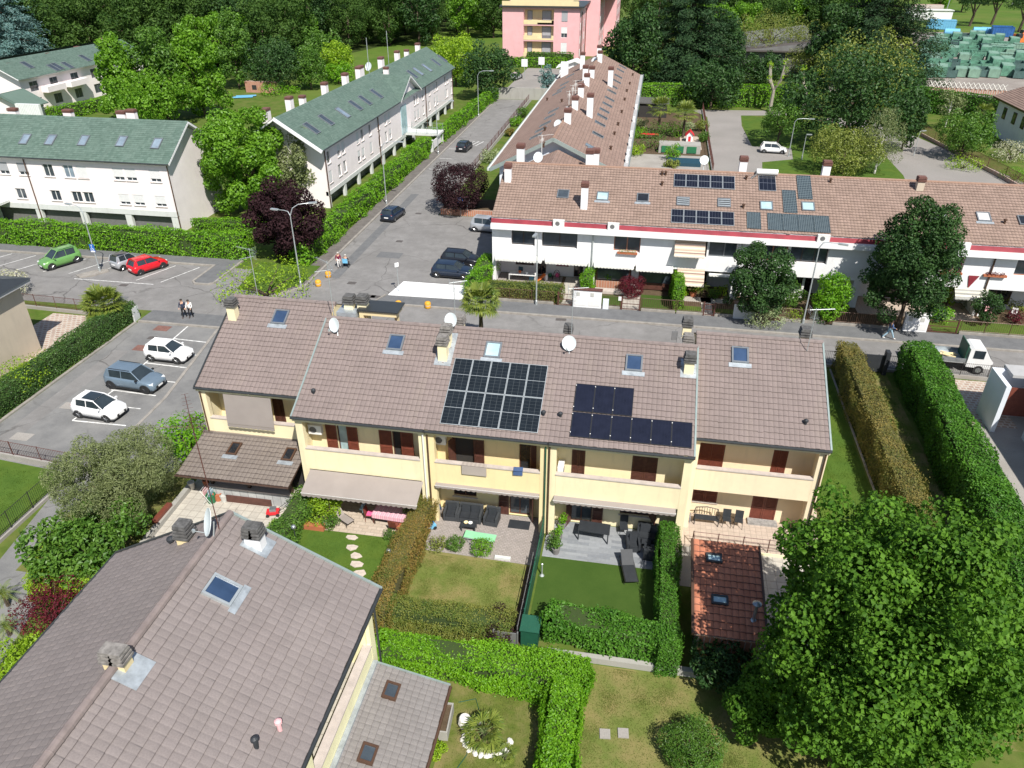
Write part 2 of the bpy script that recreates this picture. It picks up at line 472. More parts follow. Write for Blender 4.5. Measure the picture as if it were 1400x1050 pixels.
def crown_clumps(w,h,n,seed,cr=(.22,.36),base=.0,shape='round'):
 """clump centres filling a crown of width w, height h sitting on z=base"""
 r=np.random.default_rng(seed);out=[]
 for i in range(n):
  zf=1-2*(i+.5)/n;rf=math.sqrt(1-zf*zf);ph=i*2.39996+seed
  d=np.array([rf*math.cos(ph),rf*math.sin(ph),zf])+r.normal(0,.12,3);q=r.uniform(.82,1.08)if i%4 else r.uniform(.3,.8)
  x,y,z=d*q
  zz=min(1.0,max(0.0,(z+1)/2));lr=math.hypot(x,y)
  if lr>1:x/=lr;y/=lr
  k=1.0
  if shape=='cone':k=1.05-.85*zz
  elif shape=='egg':k=1.1-.55*zz
  elif shape=='top':k=.55+.6*zz
  cs=r.uniform(*cr)*w*.5*(1.0 if shape!='cone' else(1.1-.7*zz))
  out.append((x*k*(w*.5-cs*.6),y*k*(w*.5-cs*.6),base+cs*.7+zz*(h-cs*1.6),cs))
 return out
def leaves_obj(name,clumps,n,size,mat,parent,seed,depth=.35,upj=.55,aspect=.62,up=.35):
 P,d=shell(clumps,n,seed,depth)
 d=d+np.array([0,0,up])
 V,F=leafquads(P,d,size,seed+1,aspect,upj)
 return npmesh(name,V,F,mat,parent,off=(0,0,0))
def trunk(parent,h,r0,crown_h,w,seed,mat='bark',n=7):
 rr=random.Random(seed);mb=MB()
 lean=(rr.uniform(-.1,.1)*w*.2,rr.uniform(-.1,.1)*w*.2)
 pts=[(0,0,-.1),(lean[0]*.3,lean[1]*.3,h*.5),(lean[0],lean[1],h+crown_h*.55)]
 mb.tube(pts,[r0*1.25,r0,r0*.35],n)
 for i in range(6):
  a=i*2*pi/6+rr.uniform(-.4,.4);z=h*rr.uniform(.75,1.0)+crown_h*rr.uniform(0,.25)
  L=w*rr.uniform(.28,.42);top=z+crown_h*rr.uniform(.2,.45)
  mb.tube([(lean[0]*.6,lean[1]*.6,z),(math.cos(a)*L*.5,math.sin(a)*L*.5,(z+top)/2+.1*crown_h),(math.cos(a)*L,math.sin(a)*L,top)],[r0*.45,r0*.28,r0*.1],5)
 return mb.build('trunk',mat,parent,smooth=True,off=(0,0,0))
def tree(label,loc,w,h,th,mat,leaf=.4,n=6000,seed=1,shape='round',nc=26,cr=(.22,.36),group=None,name='leafy_tree',cat='tree',r0=None,upj=.55,aspect=.62,depth=.35,up=.35,barkm='bark'):
 """loc = foot; crown width w, total height h, crown begins at th"""
 t=thing(name,label,cat,loc,0,group)
 cl=crown_clumps(w,h-th,nc,seed,cr,th,shape)
 leaves_obj('crown',cl,n,leaf,mat,t,seed,depth,upj,aspect,up)
 trunk(t,th,r0 or max(.06,w*.022),h-th,w,seed,barkm)
 return t
def hedge(label,pts,width,height,mat,leaf=.14,dens=120,seed=1,name='hedge',core='hedge_core',wob=.06,roundness=.25,group=None,upj=.5,cat='hedge'):
 """clipped hedge along a polyline: dense leaf-sized faces over a twig-dark body"""
 r=np.random.default_rng(seed)
 pts=[Vector((p[0],p[1],0))for p in pts]
 t=thing(name,label,cat,(pts[0].x,pts[0].y,0),0,group)
 mb=MB();Cs,Ns=[],[]
 hw=width/2
 for p,q in zip(pts,pts[1:]):
  L=(q-p).length;u=(q-p)/L;s=Vector((-u.y,u.x,0));a=math.atan2(u.y,u.x)
  c=(p+q)/2
  mb.obox((c.x,c.y,height*.47),(L+width*.5,width*.7,height*.9),a)
  per=width+2*height
  n=int((L+width)*per*dens*1.5)
  x=r.uniform(-hw,L+hw,n);k=r.uniform(0,per,n)
  ends=r.random(n)<(width*height*2)/((L+width)*per+width*height*2)
  lat=np.where(k<height,-hw,np.where(k>height+width,hw,k-height-hw))
  z=np.where(k<height,k,np.where(k>height+width,per-k,height))
  le=r.uniform(-hw,hw,n);ze=r.uniform(0,height,n);xe=np.where(r.random(n)<.5,-hw,L+hw)
  x=np.where(ends,xe,x);lat=np.where(ends,le,lat);z=np.where(ends,ze,z)
  nx=np.where(ends,np.sign(xe-L/2),0.0);nl=np.where(ends,0,np.where(np.abs(lat)>hw-.01,np.sign(lat),0));nz=np.where(z>height-.01,1.0,.25)
  e=np.clip((np.abs(lat)-hw*(1-roundness))/(hw*roundness+1e-6),0,1);z=z-np.where(z>height*.8,e**2*roundness*hw*.6,0)
  tz=np.clip((z/height-.8)/.2,0,1);lat=lat*(1-tz**2*roundness*.35)
  wv=wob*1.25*(np.sin(x*2.1+seed)*.8+np.sin(x*.53+seed*3)+np.sin(x*.9+lat*3+z*2.4+seed*2)+r.normal(0,.7,n))
  ux,uy=u.x,u.y
  gx=p.x+ux*x-uy*lat;gy=p.y+uy*x+ux*lat
  ox=ux*nx-uy*nl;oy=uy*nx+ux*nl
  Cs.append(np.stack([gx+ox*wv,gy+oy*wv,z+nz*wv*.8],1));Ns.append(np.stack([ox,oy,nz],1))
 V,F=leafquads(np.concatenate(Cs),np.concatenate(Ns),leaf,seed+5,.6,upj)
 npmesh('foliage',V,F,mat,t)
 mb.build('inner_twigs',core,t)
 return t
def shrub(label,loc,w,h,mat,leaf=.12,n=900,seed=1,nc=9,name='shrub',group=None,base=0.0,cr=(.3,.5),upj=.6,shape='round',cat='shrub',aspect=.6):
 """bush: foliage over short stems"""
 t=thing(name,label,cat,loc,0,group)
 cl=crown_clumps(w,h-base,nc,seed,cr,base,shape)
 leaves_obj('foliage',cl,n,leaf,mat,t,seed,.45,upj,aspect)
 mb=MB();rr=random.Random(seed)
 for i in range(5):
  a=i*1.256+rr.random();mb.tube([(0,0,-.05),(math.cos(a)*w*.15,math.sin(a)*w*.15,h*.4),(math.cos(a)*w*.3,math.sin(a)*w*.3,h*.75)],[.03+w*.012,.02+w*.006,.008],5)
 mb.build('stem','bark',t,off=(0,0,0))
 return t
def palm(label,loc,h,R,mat,nf=26,seed=1,name='fan_palm',fan=True,rt=.14,droop=.5,cat='palm',blades=11):
 t=thing(name,label,cat,loc)
 rr=random.Random(seed);V=[];mb=MB();st=MB()
 for i in range(nf):
  a=i*2.399+rr.uniform(-.2,.2);el=1.25-1.75*(i/nf)+rr.uniform(-.12,.12)
  d=Vector((math.cos(a)*math.cos(el),math.sin(a)*math.cos(el),math.sin(el)))
  side=Vector((-math.sin(a),math.cos(a),0));upv=side.cross(d)*-1
  p0=Vector((0,0,h));L=R*rr.uniform(.8,1.05)
  if fan:
   p1=p0+d*L*.5
   st.tube([p0,p1],.014,4)
   for k in range(blades):
    q=(k/(blades-1)-.5)*2.3+rr.uniform(-.06,.06)
    b=(d*math.cos(q)+side*math.sin(q)).normalized();wv=(side*math.cos(q)-d*math.sin(q))*L*.03
    m=p1+b*L*.34;e=p1+b*L*rr.uniform(.45,.6)-Vector((0,0,droop*L*.22*(.5+abs(q)*.3)))
    mb.face([p1,m-wv,e,m+wv])
  else:
   prev=None;seg=7
   for k in range(seg+1):
    f=k/seg;c=p0+d*L*f-Vector((0,0,droop*L*f*f))
    if prev is not None:
     st.tube([prev,c],.012,3,cap=False)
     for sg in(-1,1):
      for j in(0,.5):
       m=prev.lerp(c,j);w=L*.2*(1-.6*f)
       e=m+side*sg*w+(c-prev)*1.2-Vector((0,0,w*.25))
       mb.face([m,m.lerp(e,.5)+(c-prev)*.14,e,m.lerp(e,.5)-(c-prev)*.14])
    prev=c
 mb.build('fronds',mat,t,off=(0,0,0))
 st.build('frond_stalks','palm_stalk',t,off=(0,0,0))
 n=9;tb=MB();tb.tube([(0,0,h*k/n-.05)for k in range(n+1)],[rt*(1.1 if k%2 else .92)for k in range(n+1)],8)
 tb.build('trunk','palm_bark',t,off=(0,0,0))
 return t
def turf(name,x0,x1,y0,y1,n,mat,h=.07,seed=1):
 """blades of grass: countless, so one object"""
 r=np.random.default_rng(seed);k=max(6,int((x1-x0)*(y1-y0)*.7))
 P=np.stack([r.uniform(x0,x1,n),r.uniform(y0,y1,n),r.uniform(.02,h*.5,n)],1)
 c=np.stack([r.uniform(x0,x1,k),r.uniform(y0,y1,k)],1);i=r.integers(0,k,n)
 t=r.random(n)<.45;P[t,:2]=(c[i]+r.normal(0,.22,(n,2)))[t];P[:,0]=np.clip(P[:,0],x0,x1);P[:,1]=np.clip(P[:,1],y0,y1)
 N=np.stack([r.normal(0,1,n),r.normal(0,1,n),np.full(n,.9)],1)
 V,F=leafquads(P,N,h*1.6,seed,.35,.3)
 o=npmesh(name,V,F,mat);tag(o,'short blades of grass growing in the lawn','grass',kind='stuff');return o
# ------------------------------------------------------------------ the materials of the place
ASPH=[(.3,(.19,.185,.18)),(.7,(.27,.262,.256))]
ground('asphalt',ASPH,.8,30,stops2=(.16,.155,.15),scale2=.25,fac2=.4,cracks=.7)
ground('lot_asphalt',[(.3,(.165,.165,.165)),(.7,(.215,.215,.212))],.6,30,stops2=(.27,.265,.255),scale2=.3,fac2=.35,cracks=.6)
ground('pavement_asphalt',[(.3,(.13,.133,.138)),(.7,(.18,.183,.187))],1.2,30)
ground('dark_pavement',[(.3,(.12,.108,.1)),(.7,(.19,.175,.165))],1.5,20)
ground('concrete',[(.3,(.3,.28,.26)),(.7,(.4,.38,.35))],1.2,20,stops2=(.2,.18,.16),scale2=.6,fac2=.35)
ground('court_concrete',[(.3,(.26,.24,.225)),(.7,(.33,.31,.29))],.4,12,stops2=(.2,.19,.175),scale2=.2,fac2=.5)
ground('soil',[(.3,(.07,.05,.03)),(.7,(.14,.1,.065))],2,15)
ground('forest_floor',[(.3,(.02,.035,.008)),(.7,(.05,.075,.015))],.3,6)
ground('grass',[(.3,(.055,.1,.012)),(.7,(.1,.16,.025))],1.2,30,stops2=(.17,.16,.055),scale2=.5,fac2=.45)
ground('far_grass',[(.3,(.06,.12,.014)),(.7,(.1,.17,.025))],.2,4,stops2=(.14,.16,.04),scale2=.04,fac2=.5)
ground('lush_grass',[(.3,(.05,.1,.014)),(.7,(.085,.15,.024))],1.0,30,stops2=(.11,.15,.02),scale2=.4,fac2=.4)
ground('dry_grass',[(.3,(.105,.15,.028)),(.7,(.175,.19,.055))],1.0,30,stops2=(.26,.2,.09),scale2=.6,fac2=.65)
ground('patchy_grass',[(.3,(.07,.11,.016)),(.7,(.14,.16,.035))],1.3,30,stops2=(.24,.19,.09),scale2=.7,fac2=.7)
ground('synthetic_turf',[(.3,(.042,.084,.014)),(.7,(.058,.104,.019))],.6,60)
ground('gravel',[(.3,(.3,.27,.23)),(.7,(.5,.47,.42))],6,30,bumpy=.8)
ground('yard_dirt',[(.3,(.22,.19,.17)),(.7,(.33,.3,.27))],.15,3)
plain('kerb_stone',(.29,.268,.24),.9,var=.25,scale=2)
plain('white_line',(.7,.7,.68),.85,var=.5,scale=2.5)
plain('white_slab_paint',(.86,.86,.86),.8,var=.04)
plain('iron_cover',(.1,.09,.085),.7,var=.3);plain('rust_cover',(.2,.1,.08),.8,var=.3)
stucco('yellow_plaster',(.84,.745,.49),amt=.2);stucco('deep_yellow_plaster',(.83,.69,.39),amt=.2);stucco('pale_yellow_plaster',(.84,.79,.5),amt=.2)
stucco('peach_plaster',(.84,.71,.5),amt=.2)
stucco('white_plaster',(.82,.82,.83),(.45,.43,.4),.12);stucco('pink_white_plaster',(.86,.79,.785),(.5,.46,.45),.1)
stucco('pink_plaster',(.76,.43,.445),(.5,.3,.28),.15);stucco('cream_plaster',(.75,.62,.36),(.4,.36,.3),.15)
stucco('beige_plaster',(.55,.47,.37),(.35,.31,.26),.3);stucco('grey_plaster',(.42,.42,.42),(.25,.25,.25),.3)
stucco('pale_concrete',(.62,.64,.62),(.35,.34,.32),.3);stucco('grey_concrete',(.36,.35,.32),(.2,.19,.17),.5)
stucco('bluish_plaster',(.7,.74,.8),(.4,.4,.4),.1)
plain('stone_coping',(.5,.44,.4),.85,var=.15,scale=3)
tilemat('brown_tiles',(.222,.178,.166),(.238,.191,.178),(.15,.122,.112),(.27,.225,.19),joints=((.08,.32),(.1,.66)))
tilemat('near_tiles',(.214,.184,.176),(.234,.202,.194),(.165,.145,.138),(.27,.235,.22),joints=((.04,.12),(.08,.78)))
tilemat('porch_tiles',(.195,.165,.145),(.218,.186,.165),(.13,.105,.09),(.26,.22,.18))
tilemat('grey_tiles',(.215,.2,.192),(.24,.223,.215),(.17,.155,.148),(.28,.262,.25),joints=((.05,.2),(.1,.6)))
tilemat('terracotta_tiles',(.262,.186,.15),(.32,.228,.186),(.2,.14,.11),(.36,.26,.2))
tilemat('row_tiles',(.23,.158,.128),(.29,.2,.165),(.17,.12,.1),(.31,.235,.195))
tilemat('orange_tiles',(.46,.17,.095),(.54,.215,.125),(.28,.1,.06),(.42,.2,.13))
tilemat('green_shingles',(.085,.135,.11),(.125,.185,.155),(.085,.125,.105),(.145,.195,.165),rough=.95,joints=((.05,.3),(.1,.4)),joint=(.05,.08,.065))
tilemat('slate_grey_sheet',(.15,.15,.15),(.19,.19,.19))
plain('ridge_cap',(.215,.175,.165),.9,var=.2);plain('terracotta_ridge',(.3,.19,.14),.9,var=.2);plain('green_ridge',(.09,.14,.115),.9,var=.2)
plain('dark_gutter',(.05,.055,.058),.4,.3);plain('pale_gutter',(.35,.42,.4),.4,.4);plain('brown_pipe',(.1,.055,.035),.45,.2)
plain('zinc',(.4,.44,.47),.35,.7,var=.25);plain('lead_flashing',(.42,.46,.49),.5,.4,var=.3)
plain('slab_cap',(.11,.108,.105),.9,var=.5,scale=6);plain('pale_slab_cap',(.22,.205,.19),.9,var=.5,scale=6)
plain('brick_red_cap',(.16,.075,.06),.9,var=.3,scale=8);plain('red_metal',(.3,.04,.055),.45,.2,var=.25,scale=1)
plain('brown_wood',(.095,.038,.028),.5,var=.3,scale=5);plain('red_wood',(.17,.048,.03),.5,var=.25,scale=5);plain('dark_wood',(.06,.032,.022),.6,var=.3)
plain('grey_white_awning',(.72,.72,.68),.85,var=.1);plain('taupe_fabric',(.29,.255,.235),.9,var=.08,scale=1)
plain('white_frame',(.75,.75,.74),.4,var=.06);plain('white_shutter',(.7,.7,.7),.6,var=.08);plain('grey_shutter',(.34,.35,.37),.6,var=.1);plain('dark_frame',(.05,.04,.038),.4)
plain('grey_frame',(.2,.22,.24),.4,.3);plain('terracotta_frame',(.36,.16,.1),.6)
glass('window_glass',(.035,.045,.055));glass('dark_glass',(.012,.014,.018));glass('sky_glass',(.14,.18,.22));glass('blind_glass',(.27,.38,.41),.2);glass('car_glass',(.02,.028,.034),.04);glass('navy_glass',(.024,.045,.09))
gridmat('framed_cells',(.012,.016,.02),(.065,.075,.08),3,10,.05);gridmat('black_cells',(.012,.014,.026),(.018,.02,.036),6,20,.05)
gridmat('blue_cells',(.011,.013,.022),(.1,.11,.14),4,2,.05);gridmat('tile_cells',(.03,.045,.055),(.2,.24,.25),8,13,.13)
gridmat('lattice',(.05,.03,.028),(.6,.5,.44),8,2,.35,.9)
plain('white_plastic',(.75,.75,.73),.4,var=.06);plain('old_plastic',(.5,.5,.47),.6);plain('black_plastic',(.02,.021,.023),.5);plain('grille_grey',(.16,.16,.16),.6)
plain('rubber',(.018,.018,.019),.8);plain('alloy',(.45,.46,.47),.3,.7);plain('dark_alloy',(.06,.06,.065),.35,.6);plain('lamp_glass',(.7,.72,.74),.15);plain('tail_red',(.35,.01,.012),.25)
plain('galvanised',(.5,.54,.55),.4,.5,var=.15);plain('dish_white',(.72,.78,.8),.4,var=.06);plain('rust_iron',(.1,.035,.028),.6,var=.3);plain('black_iron',(.025,.022,.022),.5)
plain('rattan',(.045,.05,.056),.8,var=.35,scale=40);plain('charcoal',(.028,.032,.038),.6,var=.2);plain('mint',(.25,.6,.33),.7);plain('pink',(.8,.12,.3),.7);plain('red_cloth',(.6,.02,.03),.7);plain('maroon',(.16,.008,.04),.8)
plain('orange_plastic',(.75,.17,.03),.5);plain('yellow_paint',(.72,.36,.03),.6,var=.2);plain('blue_plastic',(.04,.2,.5),.5);plain('light_blue',(.16,.45,.68),.5);plain('teal',(.012,.055,.085),.6);plain('green_plastic',(.02,.15,.065),.5);plain('terracotta',(.4,.13,.06),.8)
plain('grey_stone',(.3,.29,.28),.9,var=.35,scale=6);plain('flagstone',(.52,.45,.39),.9,var=.2,scale=5);plain('white_stone',(.7,.68,.63),.9,var=.2,scale=5);plain('pot_grey',(.2,.19,.19),.8)
plain('dark_green_metal',(.015,.085,.05),.5);plain('skip_green',(.12,.28,.195),.55,var=.4,scale=1.2);plain('skip_dark',(.075,.14,.13),.55,var=.4,scale=1);plain('skip_pale',(.2,.33,.25),.6,var=.3,scale=1);plain('skip_blue',(.03,.13,.36),.5,var=.3)
plain('sign_blue',(.02,.14,.5),.4);plain('sign_white',(.8,.8,.8),.4);plain('skin',(.55,.33,.23),.6);plain('hair_dark',(.02,.014,.01),.6);plain('hair_grey',(.5,.48,.45),.7)
plain('navy_cloth',(.025,.035,.07),.8);plain('black_cloth',(.012,.012,.014),.85);plain('white_cloth',(.72,.7,.68),.85);plain('denim_pale',(.3,.45,.55),.85);plain('denim_blue',(.06,.11,.24),.85)
plain('bark',(.085,.06,.042),.95,var=.4,scale=5);plain('pale_bark',(.32,.29,.24),.9,var=.4,scale=4);plain('birch_bark',(.6,.58,.52),.8,var=.4,scale=4);plain('palm_bark',(.1,.075,.05),.95,var=.4,scale=8);plain('palm_stalk',(.12,.17,.05),.7)
plain('hedge_core',(.035,.06,.012),1.0);plain('brown_core',(.1,.095,.03),1.0);plain('autumn_flower',(.7,.03,.03),.7)
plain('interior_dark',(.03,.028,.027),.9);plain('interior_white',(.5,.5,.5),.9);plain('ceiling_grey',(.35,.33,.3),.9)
stripes('beige_stripes',[(.55,.44,.34),(.4,.3,.23),(.62,.52,.42),(.25,.17,.14),(.55,.44,.34),(.66,.58,.48)],2,1)
stripes('grey_stripes',[(.6,.58,.5),(.3,.3,.28),(.5,.48,.42),(.25,.25,.23)],1.5,1)
stripes('pink_check',[(.7,.33,.42),(.74,.45,.52),(.68,.36,.44),(.76,.52,.57)],8,0)
stripes('ribbed_sheet',[(.75,.77,.76),(.6,.63,.62)],14,0)
stripes('towel',[(.36,.31,.28),(.42,.37,.33)],6,0)
paving('beige_paving',(.45,.37,.29),(.52,.44,.36),(.36,.3,.24),1,.5,.25)
paving('pinkish_paving',(.46,.38,.31),(.5,.41,.34),(.38,.31,.26),1,.3,.3,offset=0)
paving('pale_slabs',(.44,.41,.36),(.5,.47,.41),(.33,.3,.26),1,.5,.5,offset=0)
paving('cobbles',(.3,.27,.25),(.36,.32,.3),(.24,.21,.19),1,.2,.12,mort=.015)
paving('slate_tiles',(.2,.215,.235),(.29,.305,.32),(.24,.25,.26),1,1.2,.22,mort=.008)
paving('crazy_paving',(.45,.34,.27),(.3,.2,.16),(.5,.46,.4),1,.42,.33,mort=.05)
paving('brick_work',(.38,.16,.1),(.45,.21,.13),(.45,.4,.35),1,.25,.08)
paving('stone_work',(.34,.35,.35),(.46,.47,.46),(.25,.25,.25),1,.5,.17)
leafmat('leaf_maple',(.022,.08,.006),(.13,.27,.025),.3,.6,.9,.2)
leafmat('leaf_bright',(0.072,0.216,0.007),(0.234,0.468,0.022),.4)
leafmat('leaf_lime',(0.150,0.285,0.012),(0.360,0.510,0.030),.4)
leafmat('leaf_mid',(0.040,0.117,0.014),(0.153,0.288,0.040),.35)
leafmat('leaf_plane',(0.072,0.189,0.011),(0.216,0.414,0.032),.4,scale=.35)
leafmat('leaf_dark',(.014,.045,.014),(.06,.13,.03),.22,.5,spec=.25)
leafmat('leaf_forest',(.024,.068,.012),(.1,.18,.034),.3,.6,.12,.2)
leafmat('leaf_conifer',(.012,.04,.017),(.05,.1,.035),.12,.6,spec=.2)
leafmat('leaf_cedar_blue',(0.054,0.126,0.126),(0.180,0.306,0.288),.15)
leafmat('leaf_olive',(.1,.135,.045),(.29,.33,.15),.3,.5)
leafmat('leaf_oliveyellow',(0.108,0.153,0.027),(0.306,0.342,0.072),.3)
leafmat('leaf_laurel',(.03,.11,.01),(.11,.27,.025),.3,.5,spec=.3)
leafmat('leaf_rust',(.085,.14,.02),(.33,.2,.055),.3,.55,.9)
leafmat('leaf_rustgreen',(.075,.14,.02),(.25,.25,.05),.3,.55,.9)
leafmat('leaf_turf',(.11,.15,.03),(.2,.21,.06),.2,.7,spec=.1)
leafmat('leaf_turfgreen',(.07,.13,.018),(.13,.21,.035),.2,.7,spec=.1)
leafmat('leaf_brown',(.08,.115,.022),(.29,.22,.06),.3,.6,.9)
leafmat('leaf_purple',(.014,.007,.009),(.05,.022,.026),.15,.7,spec=.12)
leafmat('leaf_wine',(.05,.008,.014),(.18,.02,.035),.25,.6,spec=.2)
leafmat('leaf_variegated',(0.144,0.204,0.072),(0.480,0.540,0.312),.3)
leafmat('leaf_palm',(.06,.12,.018),(.28,.32,.055),.25,.5,.9)
leafmat('leaf_blossom',(0.220,0.242,0.110),(0.715,0.682,0.572),.3)
leafmat('leaf_ivy',(0.022,0.072,0.014),(0.099,0.189,0.036),.25)
# ------------------------------------------------------------------ camera, sun, sky
cam=bpy.data.cameras.new('camera');cam.sensor_width=36.0;cam.lens=FPX/1400*36.0
cam.clip_start=.5;cam.clip_end=3000
co=bpy.data.objects.new('camera',cam);COL.objects.link(co)
co.location=(0,0,HC);co.rotation_euler=(pi/2-TH,0,PSI);SC.camera=co
SUN_EL=math.radians(50.5);SUN_AZ=math.radians(148.5)
sdir=Vector((math.sin(SUN_AZ)*math.cos(SUN_EL),math.cos(SUN_AZ)*math.cos(SUN_EL),math.sin(SUN_EL)))
sl=bpy.data.lights.new('sun','SUN');sl.energy=4.8;sl.angle=math.radians(.5);sl.color=(1.0,.955,.88)
so=bpy.data.objects.new('sun',sl);COL.objects.link(so)
so.rotation_euler=(-sdir).to_track_quat('-Z','Y').to_euler();so.location=(30,-40,60)
w=bpy.data.worlds.new('World');SC.world=w;w.use_nodes=True
sky=w.node_tree.nodes.new('ShaderNodeTexSky');sky.sky_type='NISHITA';sky.sun_disc=False
sky.sun_elevation=SUN_EL;sky.sun_rotation=SUN_AZ
bg=w.node_tree.nodes['Background'];bg.inputs['Strength'].default_value=.085
w.node_tree.links.new(sky.outputs[0],bg.inputs[0])
SC.view_settings.view_transform='Standard';SC.view_settings.look='None';SC.view_settings.exposure=0.45
SC.view_settings.gamma=1.0;SC.view_settings.use_curve_mapping=False
SC.cycles.max_bounces=6;SC.cycles.transparent_max_bounces=4
SC.cycles.use_denoising=True
# ------------------------------------------------------------------ ground sheets and kerbs
def sheet(name,poly,z,mat,label):
 return struct(MB().flat([(p[0],p[1])for p in poly],z).build(name,mat),label)
def rect(x0,x1,y0,y1):return[(x0,y0),(x1,y0),(x1,y1),(x0,y1)]
def slab(name,poly,z0,z1,mat,label):
 return struct(MB().prism([(p[0],p[1])for p in poly],z0,z1).build(name,mat),label)
sheet('ground',rect(-900,900,-60,1400),0,'grass','grassy ground under and around the houses')
sheet('street',rect(-140,140,54.25,59.0),.004,'asphalt','grey asphalt street running behind the yellow terrace')
sheet('side_street',rect(-30.5,-23.6,59.0,158),.004,'asphalt','long straight grey street climbing away beside the clipped hedge')
sheet('parking_bay',rect(-23.6,-13.4,59.0,84.4),.0041,'asphalt','asphalt parking bay beside the white terrace end')
sheet('parking_strip',rect(-120,-30.5,59.0,64.7),.004,'asphalt','asphalt strip with angled parking below the long hedge')
sheet('parking_lot',[(-41.6,30),(-41.6,52.1),(-25.5,52.1),(-25.5,30)],.004,'lot_asphalt','dark asphalt parking lot with white bays')
sheet('driveway',[(-33,30.6),(-29.9,30.6),(-26.2,16),(-24.0,4),(-28.3,4),(-30.0,14)],.0045,'lot_asphalt','narrow asphalt drive sloping down beside the iron railing')
slab('pavement',rect(-41.6,-24.5,52.15,54.2),-.02,.11,'pavement_asphalt','dark pavement strip between the lot and the street')
slab('pavement',rect(-23,11,52.2,54.2),-.02,.11,'pavement_asphalt','pavement behind the yellow terrace')
slab('pavement',rect(-13.4,120,59.25,61.35),-.02,.12,'pavement_asphalt','grey pavement before the white terrace gardens')
slab('kerb',rect(-13.4,120,59.0,59.24),-.02,.13,'kerb_stone','pale stone kerb along the white terrace pavement')
slab('kerb',rect(-41.6,-24.5,51.9,52.14),-.02,.13,'kerb_stone','pale kerb at the head of the parking lot')
slab('pavement',rect(-120,-39.5,65.0,66.6),-.02,.12,'pavement_asphalt','grey pavement below the long clipped hedge')
slab('kerb',rect(-120,-41.5,64.72,64.98),-.02,.13,'kerb_stone','pale kerb along the angled parking')
slab('traffic_island',[(-41.45,60.9),(-41.1,60.5),(-39.9,60.5),(-39.55,60.9),(-39.55,64.97),(-41.45,64.97)],-.02,.12,'pavement_asphalt','grey paved finger closing the angled parking row')
mb=MB()
for a in(rect(-41.7,-41.47,60.8,64.7),rect(-39.53,-39.3,60.8,66.6)):mb.prism(a,-.02,.135)
mb.prism([(-41.7,60.79),(-41.2,60.25),(-39.8,60.25),(-39.3,60.79),(-39.53,60.79),(-39.9,60.47),(-41.1,60.47),(-41.47,60.79)],-.02,.135)
struct(mb.build('kerb','kerb_stone'),'pale kerb round the paved finger')
slab('lamp_island',[(-53.6,60.2),(-52.9,59.8),(-51.9,60.3),(-51.1,61.7),(-51.5,62.2),(-52.6,61.6)],-.02,.12,'kerb_stone','small pale kerbed island round the lamp post in the parking row')
slab('verge',[(-36.6,59.9),(-32.6,59.6),(-31.0,61.6),(-31.0,66.5),(-37.4,66.5)],-.02,.1,'lush_grass','planted grassy corner under the purple tree')
slab('pavement',[(-32.1,66.5),(-32.1,157),(-30.75,157),(-30.75,61.6),(-32.3,59.2),(-33,59.2),(-31.0,61.9),(-31.0,66.5)],-.02,.12,'dark_pavement','dark worn pavement beside the street hedge')
slab('kerb',[(-30.74,61.5),(-30.74,157),(-30.5,157),(-30.5,61.4),(-32.3,59.0),(-32.6,59.1)],-.02,.13,'kerb_stone','pale kerb of the side street')
slab('kerb',[(-41.85,30.5),(-41.62,30.5),(-41.62,51.8),(-41.85,51.8)],-.02,.1,'kerb_stone','low kerb under the ivy hedge')
slab('pavement',[(-31.9,33),(-27,33),(-27,51.8),(-34.0,51.8),(-32.2,41)],-.02,.1,'lot_asphalt','grey pavement beside the bays at the end of the terrace')
slab('kerb',[(-32.1,33),(-31.92,33),(-32.22,41),(-34.02,51.8),(-34.25,51.8),(-32.45,41)],-.02,.11,'kerb_stone','kerb at the head of the white bays')
# bay lines
mb=MB()
def line(a,b,w=.12,z=.009):
 a=Vector((a[0],a[1],0));b=Vector((b[0],b[1],0));u=(b-a).normalized();s=Vector((-u.y,u.x,0))*w/2
 mb.flat([(a-s)[:2],(b-s)[:2],(b+s)[:2],(a+s)[:2]],z)
for p in(((99,575),(172,582)),((152,533),(213,541)),((198,496),(256,503)),((237,463),(290,469))):
 A,B=G(*p[0]),G(*p[1]);line(A[:2],B[:2])
for p in(((99,575),(160,530)),((160,530),(205,491)),((205,491),(257,446))):
 line(G(*p[0])[:2],G(*p[1])[:2],.11,.0095)
for u,v in((166,556),(224,521),(262,485)):line(G(u,v)[:2],G(u+26,v+3)[:2],.11,.009)
struct(mb.build('bay_marking','white_line'),'white painted bay lines in the parking lot')
mb=MB()
for x in(-72,-69,-66,-63.2,-60.4,-57.5,-54.7):line((x,60.6),(x+1.9,64.4),.1)
for x in(-52.6,-47.2,-44.6):line((x,60.2),(x+1.7,64.3),.1)
line((-53.3,59.55),(-45,59.6),.1,.0095)
struct(mb.build('bay_marking','white_line'),'faded white lines of the angled parking row')
mb=MB()
for i in range(5):line((-29.6+i*.75,118.5),(-28.9+i*.75,121.5),.14)
for i in range(3):line((-30.2,104+i*6),(-28.2,104+i*6),.12)
struct(mb.build('road_marking','white_line'),'white hatching on the side street')
for i,(q,lb)in enumerate(((rect(-6,9,54.6,55.5),'long dark repair patch along the near side of the street'),(rect(12,14.2,55.4,58.6),'dark repair patch across the street by the brown hedge'),(rect(-29.2,-28.2,64,92),'dark trench repair along the side street'),(rect(-26.5,-24,70,71.6),'small square repair patch in the side street'),(rect(-49,-45.5,55.2,56.6),'repair patch in the street below the red car'),(rect(-40.5,-39.2,33.5,47),'long trench repair beside the ivy hedge kerb'))):
 sheet('asphalt_patch',q,.0075,'pavement_asphalt' if i!=5 else 'asphalt',lb)
